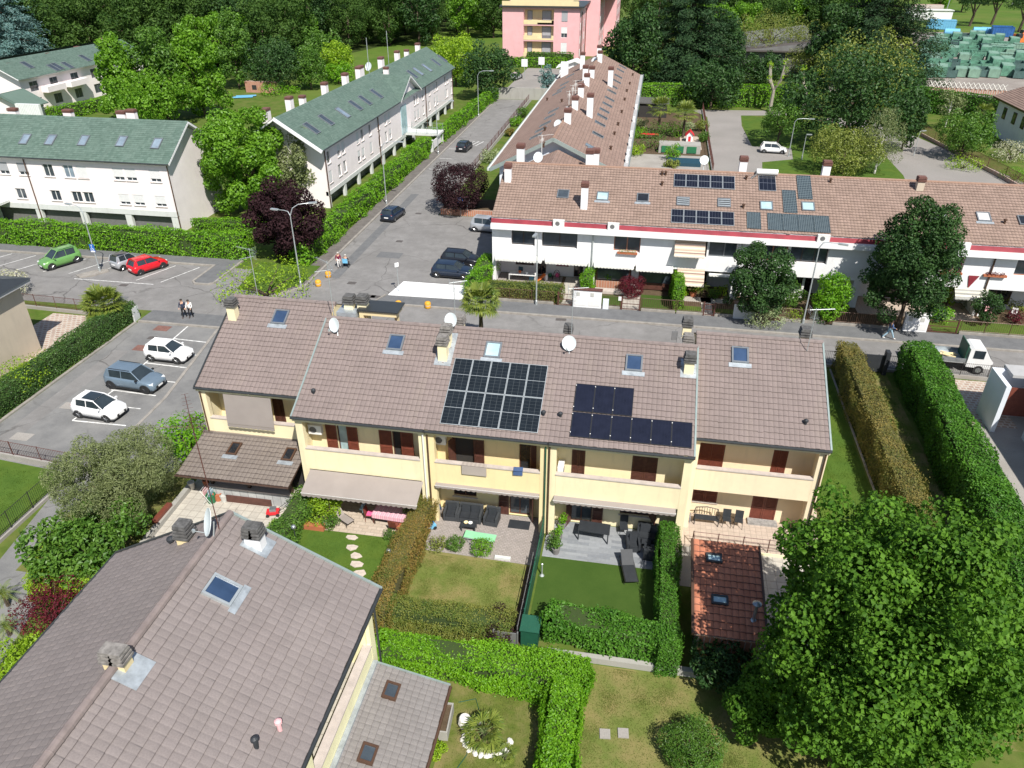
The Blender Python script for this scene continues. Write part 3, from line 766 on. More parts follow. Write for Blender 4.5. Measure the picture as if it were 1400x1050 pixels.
def cover(u,v,w,d,mat,label):
 p=G(u,v);o=MB().box(-w/2,w/2,-d/2,d/2,-.02,.012).build('manhole_cover',mat)
 o.location=p;tag(o,label,'manhole cover');return o
for a in((222,449,1.3,.9,'rust_cover','rusty red drain cover at the top of the parking lot'),(195,476,1.4,.9,'rust_cover','rusty cover left of the upper white car'),(208,462,.7,.5,'iron_cover','small dark cover between the two rusty ones'),(97,555,1.3,.8,'concrete','pale square cover left of the small white car'),(30,597,1.3,.8,'concrete','pale square cover near the lot railing'),(169,390,.8,.5,'iron_cover','dark drain in the street below the red car'),(481,387,.8,.6,'iron_cover','dark drain in the side street mouth beside the yellow bollards'),(546,330,.7,.6,'iron_cover','dark drain in the middle of the side street'),(572,292,.7,.5,'iron_cover','far dark drain near the purple tree'),(767,426,.9,.5,'iron_cover','dark cover in the pavement left of the white meter cabinet'),(767,437,.9,.5,'iron_cover','dark drain at the kerb below the meter cabinet'),(1001,443,.9,.5,'iron_cover','dark cover in front of the middle white meter cabinet'),(1250,461,.9,.5,'iron_cover','dark cover at the foot of the right white meter cabinet'),(506,405,1.0,.6,'iron_cover','left of two grates at the slab corner'),(514,406,1.0,.6,'iron_cover','right of two grates at the slab corner')):
 cover(*a)
# far setting
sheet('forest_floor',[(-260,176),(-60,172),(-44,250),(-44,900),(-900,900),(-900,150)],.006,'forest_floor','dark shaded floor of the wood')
sheet('meadow',[(-75,150),(-40,150),(-39,205),(-30,262),(-66,300),(-85,215)],.01,'far_grass','bright green meadow behind the pink terrace')
sheet('estate_lawn',rect(-107,-49.5,86,150),.008,'grass','lawns of the housing estate')
sheet('courtyard',[G(*q)[:2]for q in((975,240),(967,160),(945,150),(1090,152),(1090,158),(1013,158),(1014,172),(1024,192),(1031,206),(1042,222),(1042,240))],.0165,'court_concrete','pale concrete courtyard behind the white terrace')
sheet('courtyard_bay',[G(*q)[:2]for q in((1026,200),(1082,203),(1084,218),(1040,222),(1030,205))],.0205,'court_concrete','concrete parking space of the courtyard')
sheet('park_lawn',[(15.8,118),(16.4,112),(12.2,106.2),(18,105.9),(18,84),(40,84),(40,110),(34,124),(30,145),(16.4,150)],.0125,'lush_grass','green lawn under the courtyard trees')
sheet('back_road',[(31,84),(52,84),(50.5,110),(43.2,138),(37.5,152),(31,150),(35.5,128),(35.2,112)],.0165,'court_concrete','pale asphalt lane behind the white terrace')
sheet('recycling_yard',[(36,178),(80,176),(160,150),(260,260),(140,330),(62,300)],.006,'yard_dirt','dusty ground of the container yard')
sheet('far_field',[(66,305),(300,300),(420,700),(60,700)],.009,'far_grass','green field beyond the container yard')
slab('far_road',[(64,300),(135,268),(140,274),(66,308)],-.01,.03,'court_concrete','pale road beyond the yard')
sheet('apartment_lawn',rect(-8.5,0,178,236),.014,'lush_grass','strip of lawn beside the pink apartment block')
sheet('far_car_park',rect(-31,-16,159,200),.009,'court_concrete','parking area in front of the pink apartment block')
# ------------------------------------------------------------------ fittings shared by the houses
def skylight(parent,pl,a,b,w=.9,h=1.05,glass_='navy_glass',frame='grey_frame',apron=True,name='skylight'):
 m=MB();t=.09
 for q in((-w/2,-w/2+t,-h/2,h/2),(w/2-t,w/2,-h/2,h/2),(-w/2+t,w/2-t,-h/2,-h/2+t),(-w/2+t,w/2-t,h/2-t,h/2)):
  pl.box(m,a+q[0],a+q[1],b+q[2],b+q[3],-.05,.15)
 f=m.build(name,frame,parent)
 pl.box(MB(),a-w/2+t,a+w/2-t,b-h/2+t,b+h/2-t,.05,.1).build('pane',glass_,f)
 if apron:pl.box(MB(),a-w/2-.15,a+w/2+.15,b-h/2-.28,b-h/2-.003,.03,.06).build('apron_flashing','lead_flashing',f)
 return f
def solar(parent,pl,a0,a1,b0,b1,cells,frame='galvanised',clamps=False,name='solar_panel',h=.11,fw=.022,mid=False):
 m=MB();p=pl
 m.face([p.pt(a0+fw,b0+fw,h+.002),p.pt(a1-fw,b0+fw,h+.002),p.pt(a1-fw,b1-fw,h+.002),p.pt(a0+fw,b1-fw,h+.002)],[(0,0),(1,0),(1,1),(0,1)])
 o=m.build(name,cells,parent)
 f=MB()
 for q in((a0,a0+fw,b0,b1),(a1-fw,a1,b0,b1),(a0+fw,a1-fw,b0,b0+fw),(a0+fw,a1-fw,b1-fw,b1)):p.box(f,*q,h-.035,h+.006)
 if mid:p.box(f,a0+fw,a1-fw,(b0+b1)/2-.012,(b0+b1)/2+.012,h-.02,h+.005)
 p.box(f,a0+fw,a1-fw,b0+fw,b1-fw,h-.03,h-.012)
 if clamps:
  f.m=1
  for q in((a0,b0+.25),(a0,b1-.12)):p.box(f,q[0]-.02,q[0]+.02,q[1]-.024,q[1]+.024,h,h+.014)
 f.build('panel_frame',[frame,'white_plastic']if clamps else frame,o)
 return o
def chimney(parent,x,y,zb,zt,w=.55,d=.55,mat='yellow_plaster',cap='slab_cap',layers=3,capw=.1,style='slabs',label=None):
 """stack (part) with a cap of stacked slabs or ribbed bricks (sub-part)"""
 s=MB().box(x-w/2,x+w/2,y-d/2,y+d/2,zb,zt).build('chimney',mat,parent,label=label)
 c=MB();z=zt+.002
 if style=='slabs':
  for i in range(layers):
   k=capw-.02*i
   for sx in((-1,1)if w>=.6 else(0,)):
    ww=w/2 if w>=.6 else w;cx=x+sx*ww/2
    c.box(cx-ww/2-k*.8,cx+ww/2+k*.8,y-d/2-k,y+d/2+k,z+.06,z+.14)
    for q in(-1,1):
     for r in(-1,1):c.box(cx+q*ww*.36-.05,cx+q*ww*.36+.05,y+r*d*.36-.05,y+r*d*.36+.05,z,z+.059)
   z+=.142
  c.box(x-w/2-.01,x+w/2+.01,y-d/2-.01,y+d/2+.01,z,z+.09)
 else:
  for i in range(layers):
   k=capw
   c.box(x-w/2-k,x+w/2+k,y-d/2-k,y+d/2+k,z+.05,z+.13);c.box(x-w/2+.04,x+w/2-.04,y-d/2+.04,y+d/2-.04,z-.0015*0,z+.049);z+=.132
  c.box(x-w/2-.02,x+w/2+.02,y-d/2-.02,y+d/2+.02,z,z+.08)
 c.build('chimney_cap',cap,s)
 return s
def dish(parent,c,r=.45,az=-.5,el=.45,foot=None,name='satellite_dish'):
 """shallow dish facing az (0 = towards -y), tilted up by el, on a bracket"""
 m=MB();prof=[(r*k/6,.16*r*(k/6)**2)for k in range(7)]
 n=20;rings=[[(q*math.cos(2*pi*i/n),q*math.sin(2*pi*i/n)*1.06,z)for i in range(n)]for q,z in prof[1:]]
 ctr=(0,0,0)
 for i in range(n):m.face([ctr,rings[0][i],rings[0][(i+1)%n]])
 for A,B in zip(rings,rings[1:]):
  for i in range(n):m.face([A[i],B[i],B[(i+1)%n],A[(i+1)%n]])
 back=[[(p[0]*1.0,p[1]*1.0,p[2]-.02)for p in R]for R in rings]
 for A,B in zip(back,back[1:]):
  for i in range(n):m.face([A[i],A[(i+1)%n],B[(i+1)%n],B[i]])
 for i in range(n):m.face([rings[-1][i],back[-1][i],back[-1][(i+1)%n],rings[-1][(i+1)%n]]);m.face([(0,0,-.02),back[0][(i+1)%n],back[0][i]])
 R=Matrix.Rotation(az,4,'Z')@Matrix.Rotation(pi/2-el,4,'X')
 m.xform(Matrix.Translation(Vector(c))@R)
 o=m.build(name,'dish_white',parent,smooth=False)
 k=MB();q=lambda*p:Vector(c)+R@Vector(p)
 k.tube([q(0,-r*.95,.12*r),q(0,-r*.75,r*.95)],.014,5);k.obox(q(0,-r*.72,r*1.0),(.08,.08,.12))
 k.tube([q(0,0,-.02),q(0,0,-.15),Vector(foot)if foot else Vector(c)+Vector((0,.15,-r*1.5))],.03,6)
 k.build('dish_bracket','galvanised',o)
 return o
def yagi(parent,foot,h,az=.3,L=1.1,extra=True,name='aerial',r=.022,mat='galvanised'):
 """mast with two comb aerials"""
 f=Vector(foot);m=MB();m.tube([f-Vector((0,0,.3)),f+Vector((0,0,h))],r,6)
 o=m.build(name,mat,parent)
 e=MB()
 for zz,a,l in((h-.08,az,L),(h-.55,az+1.2,L*.75))if extra else((h-.08,az,L),):
  d=Vector((math.cos(a),math.sin(a),.05));s=Vector((-math.sin(a),math.cos(a),0));c=f+Vector((0,0,zz))
  e.tube([c-d*l*.25,c+d*l*.75],.012,4)
  for k in range(9):
   p=c-d*l*.25+d*l*k/8;w=.22-.012*k
   e.tube([p-s*w,p+s*w],.006,3)
  for w in(-.18,-.09,.09,.18):e.tube([c-d*l*.25+Vector((0,0,w))-s*.25,c-d*l*.25+Vector((0,0,w))+s*.25],.008,3)
 e.build('aerial_elements',mat,o)
 return o
def vent(parent,pl,a,b,h=.3,r=.07,mat='charcoal',capm='charcoal'):
 p=pl.pt(a,b,0);m=MB();m.tube([p-Vector((0,0,.1)),p+Vector((0,0,h))],r,8)
 m.lathe([(r*.6,h),(r*1.7,h+.05),(r*1.6,h+.14),(r*.5,h+.2)],10,p)
 return m.build('vent_pipe',mat,parent)
def ac_unit(parent,x,y,z,face=0,w=.8,name='air_conditioner',old=False):
 """boxed outdoor unit with a round fan grille, face: 0 = -y, 1 = +x"""
 m=MB();m.box(-w/2,w/2,-.15,.15,0,.58);m.box(-w/2-.012,w/2+.012,-.16,.16,.582,.6)
 R=Matrix.Translation((x,y,z))@Matrix.Rotation(face*pi/2,4,'Z');m.xform(R)
 o=m.build(name,'old_plastic' if old else 'white_plastic',parent)
 g=MB()
 for k in range(3):g.tube([Vector((-.1+(.07+.06*k)*math.cos(2*pi*i/14),-.158,.29+(.07+.06*k)*math.sin(2*pi*i/14)))for i in range(15)],.012,4,cap=False)
 g.tube([(-.1,-.152,.29),(-.1,-.157,.29)],.205,16)
 g.xform(R);g.build('fan_grille','grille_grey',o)
 return o
def awning(parent,x0,x1,y_wall,z_top,out,drop,mat,val=.2,wave=.28,barm='white_plastic',name='awning'):
 """sloping fabric from the wall with a scalloped valance and a front bar"""
 m=MB();n=max(4,int((x1-x0)/.5));th=.015
 y0,y1,z0,z1=y_wall,y_wall-out,z_top,z_top-drop
 for i in range(n):
  a,b=x0+(x1-x0)*i/n,x0+(x1-x0)*(i+1)/n
  u0,u1=i/n,(i+1)/n
  m.face([(a,y0,z0),(a,y1,z1),(b,y1,z1),(b,y0,z0)],[(u0,0),(u0,1),(u1,1),(u1,0)])
  m.face([(a,y0,z0-th),(b,y0,z0-th),(b,y1,z1-th),(a,y1,z1-th)],[(u0,0),(u1,0),(u1,1),(u0,1)])
 k=max(4,int((x1-x0)/wave))
 for i in range(k):
  for j in range(6):
   f0,f1=(i+j/6)/k,(i+(j+1)/6)/k
   s0,s1=abs(math.sin(pi*j/6)),abs(math.sin(pi*(j+1)/6))
   a,b=x0+(x1-x0)*f0,x0+(x1-x0)*f1
   m.face([(a,y1-.008,z1),(a,y1-.008,z1-val*(.7+.3*s0)),(b,y1-.008,z1-val*(.7+.3*s1)),(b,y1-.008,z1)],[(f0,.97),(f0,1),(f1,1),(f1,.97)])
 o=m.build(name,mat,parent)
 b=MB();b.tube([(x0-.02,y1+.02,z1-.03),(x1+.02,y1+.02,z1-.03)],.035,6)
 if out>.3:
  for x in(x0+.3,x1-.3):b.tube([(x,y0,z0-.25),(x+.02,(y0+y1)/2,(z0+z1)/2-.28),(x,y1+.05,z1-.07)],.022,5)
 b.build('awning_bar',barm,o)
 return o
def railing(mb,p0,p1,z,h=.9,gap=.12,r=.009,post=1.5,bars=True,rails=2):
 p0,p1=Vector((p0[0],p0[1],z)),Vector((p1[0],p1[1],z));L=(p1-p0).length;u=(p1-p0)/L
 up=Vector((0,0,1))
 for k in range(rails):zz=h*(.98 if k==0 else(.1 if rails==2 else 1-k/rails));mb.tube([p0+up*zz,p1+up*zz],.02,4)
 n=max(1,round(L/post))
 for i in range(n+1):q=p0+u*L*i/n;mb.tube([q,q+up*h*1.04],.028,5)
 if bars:
  for i in range(int(L/gap)):q=p0+u*(i+.5)*L/int(L/gap);mb.tube([q+up*.08*h,q+up*h*1.02],r,3,cap=False)
 return mb
# ------------------------------------------------------------------ the yellow terrace in front
ZE,ZR,PITCH=6.32,9.32,None
def terrace(label,X0,X1,ye,yr,yf,yw,plaster,holes1,holes0,ends=(False,False),parts=None,zc0=2.95,zcap=4.12):
 t=thing('terraced_house',label,'house',((X0+X1)/2,yw,0),0,'houses of the yellow terrace')
 pl=Plane((X0,ye,ZE),(1,0,0),(0,yr-ye,ZR-ZE));W=math.hypot(yr-ye,ZR-ZE);L=X1-X0
 yb=2*yr-ye
 bk=Plane((X1,yb,ZE),(-1,0,0),(0,yr-yb,ZR-ZE))
 m=MB()
 wall(m,(X0,yw),(X1,yw),0,ZE-.05,[(a-X0,b-X0,c,d)for a,b,c,d in(h[:4]for h in holes1+holes0)])
 zt=lambda y:ZE-.2+(ZR-ZE)*((y-ye)/(yr-ye)if y<yr else(yb-y)/(yb-yr))
 for x,e in((X0+.003,ends[0]),(X1-.003,ends[1])):
  s=.22
  pts=[(yf,0),(yb-.35,0),(yb-.35,zt(yb-.35)),(yr,zt(yr)),(yf,zt(yf))]
  a,b=(x,x+s)if x<(X0+X1)/2 else(x-s,x)
  m.face([(a,y,z)for y,z in pts][::-1]);m.face([(b,y,z)for y,z in pts])
  m.face([(a,yf,0),(b,yf,0),(b,yf,zt(yf)),(a,yf,zt(yf))])
 m.face([(X1,yb-.35,0),(X0,yb-.35,0),(X0,yb-.35,zt(yb-.35)),(X1,yb-.35,zt(yb-.35))])
 for x in(X0+.01,X1-.42):m.box(x,x+.41,yf-.01,yf+.3,0,zt(yf)-.02)
 m.box(X0+.23,X1-.23,yf+.01,yw-.01,ZE-.24,ZE-.12)
 m.box(X0-.02,X1+.02,ye+.02,yf+.28,ZE-.3,ZE-.1)
 m.build('wall',plaster,t)
 bm=MB();bm.box(X0+.235,X1-.235,yf+.02,yw-.005,zc0-.2,zc0);bm.box(X0+.425,X1-.425,yf-.012,yf+.15,zc0-.215,zcap)
 b=bm.build('balcony',plaster,t)
 MB().box(X0+.40,X1-.40,yf-.06,yf+.22,zcap+.002,zcap+.07).build('coping','stone_coping',b)
 for h in holes1+holes0:
  kw=h[4]if len(h)>4 else{}
  opening(t,(X0,yw),(X1,yw),(h[0]-X0,h[1]-X0,h[2],h[3]),**kw)
 r=tiles('roof',pl,0,L,W,'brown_tiles',t,phase=round(X0*4)*1.0)
 r2=tiles('back_roof',bk,0,L,W,'brown_tiles',t,ns=2)
 m=MB();pl.box(m,0,L,0,W-.02,-.17,-.035);bk.box(m,0,L,0,W-.02,-.17,-.035);m.build('roof_deck','cream_plaster',r)
 m=MB();m.tube([(X0-.02,yr,ZR+.015),(X1+.02,yr,ZR+.015)],.13,8)
 n=int(L/.4)
 for i in range(n):m.tube([(X0+L*i/n,yr,ZR+.017),(X0+L*(i+.15)/n,yr,ZR+.017)],.142,8)
 m.build('ridge_cap','ridge_cap',r)
 m=MB();m.tube([(X0-.05,ye-.07,ZE-.05),(X1+.05,ye-.07,ZE-.05)],.075,8);m.build('gutter','dark_gutter',t)
 MB().tube([(X0-.05,yb+.07,ZE-.05),(X1+.05,yb+.07,ZE-.05)],.075,8).build('gutter','dark_gutter',t)
 for x,e in((-.06,ends[0]),(L-.03,ends[1])):
  if e:pl.box(MB(),x,x+.09,-.02,W,-.16,.07).build('verge_trim','pale_gutter' if e==2 else 'dark_gutter',r)
 return t,pl,bk,W
BW=dict(frame='brown_wood',pane='dark_glass')
def bw(**k):d=dict(BW);d.update(k);return d
D1,D0=(2.96,5.06),(.02,2.12)
RW=dict(frame='red_wood',leafmat_='red_wood')
u1,p1,k1,W1=terrace('end house of the yellow terrace with a grey fabric screen and lean-to porch',-24.25,-17.72,33.35,39.3,33.55,35.0,'yellow_plaster',[(-20.6,-19.9,*D1,bw(leaf=('closed','closed'),mull=0)),(-23.2,-21.9,*D1,bw())],[(-23,-21.5,*D0,bw())],(1,0))
u2,p2,k2,W2=terrace('yellow terraced house with an unrolled taupe awning over a pink laid table',-17.5,-10.15,31.37,37.4,31.6,32.85,'yellow_plaster',[(-15.72,-15.12,*D1,bw(leaf=('open','open'),lw=.62,mull=0,pane='blind_glass',leafmat_='red_wood')),(-12.5,-12.0,*D1,bw(leaf=('open','open'),lw=.72,mull=0,pane='interior_dark',leafmat_='red_wood'))],[(-15.6,-13.4,*D0,bw()),(-11.9,-11.1,*D0,bw(leaf=('closed','closed'),mull=0))],(2,0))
u3,p3,k3,W3=terrace('yellow terraced house with ten white framed solar panels on its roof',-10.15,-3.62,31.37,37.4,31.6,32.85,'deep_yellow_plaster',[(-8.98,-7.85,*D1,bw(leaf=('half','open'),mull=0,pane='interior_dark')),(-5.35,-4.72,*D1,bw(leaf=(None,'open'),mull=0))],[(-9.12,-7.8,.95,2.05,bw(sill=True)),(-5.9,-4.72,*D0,bw(leaf=('open','half'),pane='window_glass'))])
u4,p4,k4,W4=terrace('yellow terraced house with all-black solar panels above a grey tiled patio',-3.62,3.67,31.37,37.4,31.6,32.85,'yellow_plaster',[(-2.5,-1.78,*D1,bw(leaf=('closed','closed'),mull=0)),(.7,2.03,*D1,bw(leaf=('closed','closed')))],[(-2.42,-1.22,*D0,bw(leaf=('half','open'),pane='window_glass')),(.3,1.9,.95,2.05,bw(sill=True,leaf=(None,'half'),pane='window_glass'))],(0,2))
u5,p5,k5,W5=terrace('right end house of the yellow terrace with red shutters and a railed terrace',3.67,10.42,33.1,39.1,33.3,34.6,'peach_plaster',[(4.22,5.58,3.05,5.15,dict(frame='red_wood',leafmat_='red_wood',leaf=('closed','closed'))),(8.08,8.84,3.05,5.15,dict(frame='red_wood',leafmat_='red_wood',leaf=('closed','closed'),mull=0))],[(4.25,5.6,1.05,2.1,dict(frame='red_wood',leafmat_='red_wood',leaf=('closed','closed'),sill=True)),(7.5,8.86,.17,2.1,dict(frame='red_wood',leafmat_='red_wood',leaf=('closed','closed')))],(0,2),zc0=3.05,zcap=4.25)
# skylights, vents, chimneys by where they sit on the slopes
for t,pl,(u,v),g in((u1,p1,(383,433),'navy_glass'),(u2,p2,(541,468),'navy_glass'),(u3,p3,(674,478),'blind_glass'),(u4,p4,(867,496),'navy_glass'),(u5,p5,(1012,485),'navy_glass')):
 a,b=pl.hit(u,v,.1);skylight(t,pl,a,b,glass_=g)
for t,pl,u,v in((u2,p2,429,538),(u3,p3,743,568),(u4,p4,766,570),(u5,p5,1101,580)):
 a,b=pl.hit(u,v);vent(t,pl,a,b,.12,.075)
def on(pl,u,v):a,b=pl.hit(u,v);return pl.pt(a,b)
q=on(p1,320,434);chimney(u1,q.x,q.y,q.z-.4,q.z+.75,.5,.5)
q=on(p3,605,495);chimney(u3,q.x,q.y+.25,q.z-.4,q.z+1.0,.5,.5,cap='pale_slab_cap');chimney(u3,q.x,q.y+1.1,q.z+.1,q.z+1.25,.5,.5,cap='pale_slab_cap')
pl_=MB();a,b=p3 .hit(605,495);p3 .box(pl_,a-.45,a+.5,b-.25,b+2.0,.02,.05);pl_.build('chimney_flashing','lead_flashing',u3)
dish(u3,on(p3,617,455)+Vector((0,.1,.75)),.4,az=-.35,el=.35,foot=on(p3,616,462))
q=on(p4,941,513);chimney(u4,q.x,q.y+.25,q.z-.4,q.z+.7,.5,.5)
a,b=p4 .hit(941,513);m=MB();p4 .box(m,a-.42,a+.42,b-.2,b+1.0,.02,.05);m.build('chimney_flashing','lead_flashing',u4)
dish(u2,on(p2,459,455)+Vector((0,0,.5)),.4,az=-.45,el=.3,foot=on(p2,462,459))
dish(u4,on(p4,778,480)+Vector((0,0,.5)),.4,az=-.2,el=.3,foot=on(p4,778,484))
for t,(u,v),Y,top,ww,cm in((u2,(478,412),39.0,.4,.55,'slab_cap'),(u2,(496,412),39.0,.4,.55,'slab_cap'),(u3,(628,440),38.7,.5,.55,'pale_slab_cap'),(u4,(777,452),38.6,.3,.4,'slab_cap'),(u4,(940,443),40.8,.4,.5,'slab_cap'),(u4,(941,466),38.9,.4,.5,'pale_slab_cap'),(u5,(1101,457),39.9,.35,.5,'slab_cap')):
 q=GY(u,v,Y);chimney(t,q.x,q.y,8.2,q.z-.1,ww,ww,cap=cm)
q=GY(922,461,38.6);m=MB();m.obox((q.x,q.y,q.z+.1),(.32,.05,.55),.2);m.tube([(q.x+.14,q.y,q.z-.9),(q.x+.14,q.y,q.z+.3)],.02,5);m.tube([(q.x+.1,q.y,q.z),(q.x+.55,q.y+.1,q.z+.1)],.03,5);m.build('vent_plate','grille_grey',u4)
# covered roof terrace behind the ridge
a,b=GY(490,420,38.4),GY(541,424,38.4);zt=10.0
m=MB();m.box(a.x,b.x,38.4,39.6,a.z-.5,a.z-.22);m.box(a.x,a.x+.25,38.4,39.6,8.3,a.z-.501);m.box(b.x-.4,b.x-.2,39.2,39.5,7.8,a.z-.501)
d=m.build('roof_terrace','cream_plaster',u2);MB().box(a.x-.1,b.x+.12,38.3,39.8,a.z-.219,a.z-.14).build('flat_roof','dark_gutter',d)
MB().box(a.x-1.35,a.x-.11,38.2,39.6,9.0,9.32).build('lead_roof','lead_flashing',d)
# solar panels
a0,b0=p3 .hit(600,579,.11);a1,b1=p3 .hit(748,500,.11)
a0=(a0+p3 .hit(623,489,.11)[0])/2;a1=(a1+p3 .hit(737,592,.11)[0])/2;b0=(b0+p3 .hit(737,592,.11)[1])/2;b1=(b1+p3 .hit(623,489,.11)[1])/2
for i in range(5):
 for j in range(2):
  w_,h_=(a1-a0)/5,(b1-b0)/2
  solar(u3,p3,a0+i*w_+.008,a0+(i+1)*w_-.008,b0+j*h_+.008,b0+(j+1)*h_-.008,'framed_cells',fw=.03,mid=True)
a0=(p4 .hit(783,562,.11)[0]+p4 .hit(779,597,.11)[0])/2;a1=p4 .hit(947,577,.11)[0]
b0=(p4 .hit(779,597,.11)[1]+p4 .hit(945,612,.11)[1])/2;bm_=p4 .hit(783,562,.11)[1];b1=p4 .hit(788,524,.11)[1]
w_=(a1-a0)/6
for i in range(6):solar(u4,p4,a0+i*w_+.006,a0+(i+1)*w_-.006,b0,bm_-.03,'black_cells','black_plastic',True)
for i in range(3):solar(u4,p4,a0+i*w_+.006,a0+(i+1)*w_-.006,bm_+.03,b1,'black_cells','black_plastic',True)
# masts
yagi(u2,GY(457,436,37.6),3.6,2.6,1.3);yagi(u3,GY(623,450,38.2),3.0,.4,1.0);yagi(u4,GY(781,462,38.0),3.1,.2,1.1)
yagi(u5,on(p5,1103,481),2.6,.15,1.3);yagi(u1,GY(352,402,40.0),3.0,2.9,1.3);yagi(u1,GY(310,405,40.5),1.0,2.7,.9,False)
# downpipes in the joints
for t,x,yy,mt in((u2,-10.06,31.5,'brown_pipe'),(u3,-3.55,31.5,'brown_pipe'),(u5,10.28,33.2,'brown_pipe'),(u2,-10.3,31.5,'white_plastic'),(u3,-3.75,31.5,'dark_green_metal')):
 MB().tube([(x,yy,.05),(x,yy,ZE-.1)],.045,7).build('downpipe',mt,t)
MB().tube([(-24.1,33.45,3.0),(-24.1,33.45,ZE-.1)],.045,7).build('downpipe','brown_pipe',u1)
# air conditioners
ac_unit(u2,-16.75,32.4,4.65,0,.75);ac_unit(u3,-9.6,32.5,4.75,0,.6);ac_unit(u4,-3.0,32.3,3.75,1,.8)
# awnings and screen
awning(u2,-17.0,-10.45,31.5,2.76,1.45,.5,'taupe_fabric',.26)
awning(u3,-9.75,-4.05,31.58,2.76,.18,.05,'taupe_fabric',.2)
awning(u4,-3.25,3.15,31.58,2.76,.3,.08,'taupe_fabric',.2)
a=GY(303,539,33.3);b=GY(368,544,33.3)
m=MB();z1=ZE-.35;z0=GY(305,577,33.3).z
n=10
for i in range(n):
 x0,x1=a.x+(b.x-a.x)*i/n,a.x+(b.x-a.x)*(i+1)/n
 m.hexa([(x0,33.22,z0),(x1,33.22,z0),(x1,33.235,z0),(x0,33.235,z0),(x0,33.4,z1),(x1,33.4,z1),(x1,33.415,z1),(x0,33.415,z1)])
 for j in range(6):
  f0,f1=j/6,(j+1)/6;xa,xb=x0+(x1-x0)*f0,x0+(x1-x0)*f1
  m.face([(xa,33.2,z0),(xa,33.2,z0-.16-.06*math.sin(pi*f0)),(xb,33.2,z0-.16-.06*math.sin(pi*f1)),(xb,33.2,z0)])
m.build('fabric_screen','taupe_fabric',u1)
m=MB()
n=8
for i in range(n):m.obox((-8.25+1.35*(i+.5)/n,31.5,3.87),(1.35/n,.03,.56))
m.obox((-7.575,31.63,4.2),(1.35,.3,.02));o=m.build('carpet','towel');tag(o,'grey brown carpet hung over the yellow balcony wall to air','carpet')
m=MB();m.obox((-5.2,31.62,4.22),(.5,.34,.03),.1);m.obox((-5.2,31.5,4.05),(.5,.02,.3),.05);o=m.build('cloth','denim_blue');tag(o,'small blue and white cloth over the balcony coping','cloth')
# lean-to porch of the end house
lp=Plane((-24.5,30.18,2.4),(1,0,0),(0,3.32,.67));LW=math.hypot(3.32,.67)
r=tiles('porch_roof',lp,0,6.72,LW,'porch_tiles',u1,course=.33)
m=MB();lp.box(m,0,6.72,0,LW,-.12,-.035);m.build('porch_deck','dark_wood',r)
for u,v in((320,613),(395,621)):a,b=lp.hit(u,v,.1);skylight(u1,lp,a,b,.62,.95,'dark_glass','brown_pipe')
MB().box(-24.5,-17.9,33.4,33.53,3.05,3.2).build('lead_strip','porch_tiles',u1)
m=MB();m.tube([(-24.55,30.13,2.36),(-17.75,30.13,2.36)],.06,6)
for x in(-23.2,-20.9,-18.3):m.box(x-.09,x+.09,31.3,31.48,1.03,2.5)
m.build('porch_post','dark_wood',u1)
m=MB();m.box(-23.3,-18.2,31.2,31.55,0,.95);o=m.build('serving_counter','stone_work',u1);MB().box(-23.4,-18.1,31.1,31.65,.952,1.02).build('counter_top','stone_coping',o)
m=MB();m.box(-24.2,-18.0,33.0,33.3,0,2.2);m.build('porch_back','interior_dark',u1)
# right terrace: slab, steps, railing
slab('terrace',[(3.7,31.9),(10.9,31.9),(11.4,36),(10.45,36),(10.45,34.58),(3.7,34.58)],-.02,.16,'pinkish_paving','pinkish paved terrace of the right end house')
slab('garage_court',rect(6.95,10.6,24,31.88),-.02,.012,'pale_slabs','pale paved strip beside the little garage')
slab('garage_court',rect(3.4,6.94,28.9,31.88),-.02,.012,'concrete','paved landing above the little garage')
t=thing('terrace_railing','thin iron railing round the terrace above the orange tiled garage','railing',(4.3,31.95,.16))
m=MB();railing(m,(4.3,31.95),(10.85,31.95),.16,.9,9,post=1.3,bars=False,rails=3);railing(m,(10.85,31.95),(11.35,35.9),.16,.9,9,post=1.6,bars=False,rails=3);railing(m,(4.3,31.95),(4.3,30.9),.16,.9,9,post=1.2,bars=False,rails=2)
m.build('rails','rust_iron',t)
m=MB();m.box(4.35,10.85,31.86,31.9,-.01,.17);m.build('plinth','pale_yellow_plaster',t)
m=MB();m.box(7.4,9.0,34.1,34.55,.16,.3);o=m.build('door_step','grey_stone');tag(o,'grey stone step below the red terrace door','step')
# little garage
g=thing('garage','little garage with an orange tiled roof and two roof windows','garage',(5.4,26.3,0))
gp=Plane((3.9,23.75,2.35),(1,0,0),(.02,5.15,.85));GW=math.hypot(5.15,.85)
tiles('roof',gp,0,3.05,GW,'orange_tiles',g,course=.36,tw=.27,amp=.035)
m=MB();gp.box(m,0,3.05,0,GW,-.13,-.03);m.box(4.15,6.75,24.0,28.7,0,2.3);m.build('wall','brick_work',g)
for u,v in((976,763),(984,820)):a,b=gp.hit(u,v,.1);skylight(g,gp,a,b,.75,.5,'blind_glass','dark_gutter',False)
gp.box(MB(),-.12,0,0,GW,-.1,.05).build('verge_trim','brown_pipe',g);gp.box(MB(),3.05,3.15,0,GW,-.1,.05).build('verge_trim','brown_pipe',g)
a,b=gp.hit(1030,848);q=gp.pt(a,b)
m=MB();m.tube([q-Vector((0,0,.1)),q+Vector((0,0,.95))],.07,8);m.lathe([(.02,.98),(.2,.98),(.2,1.02),(.03,1.12)],14,q);m.lathe([(.16,-.0),(.1,.06)],10,q);m.build('flue','zinc',g)
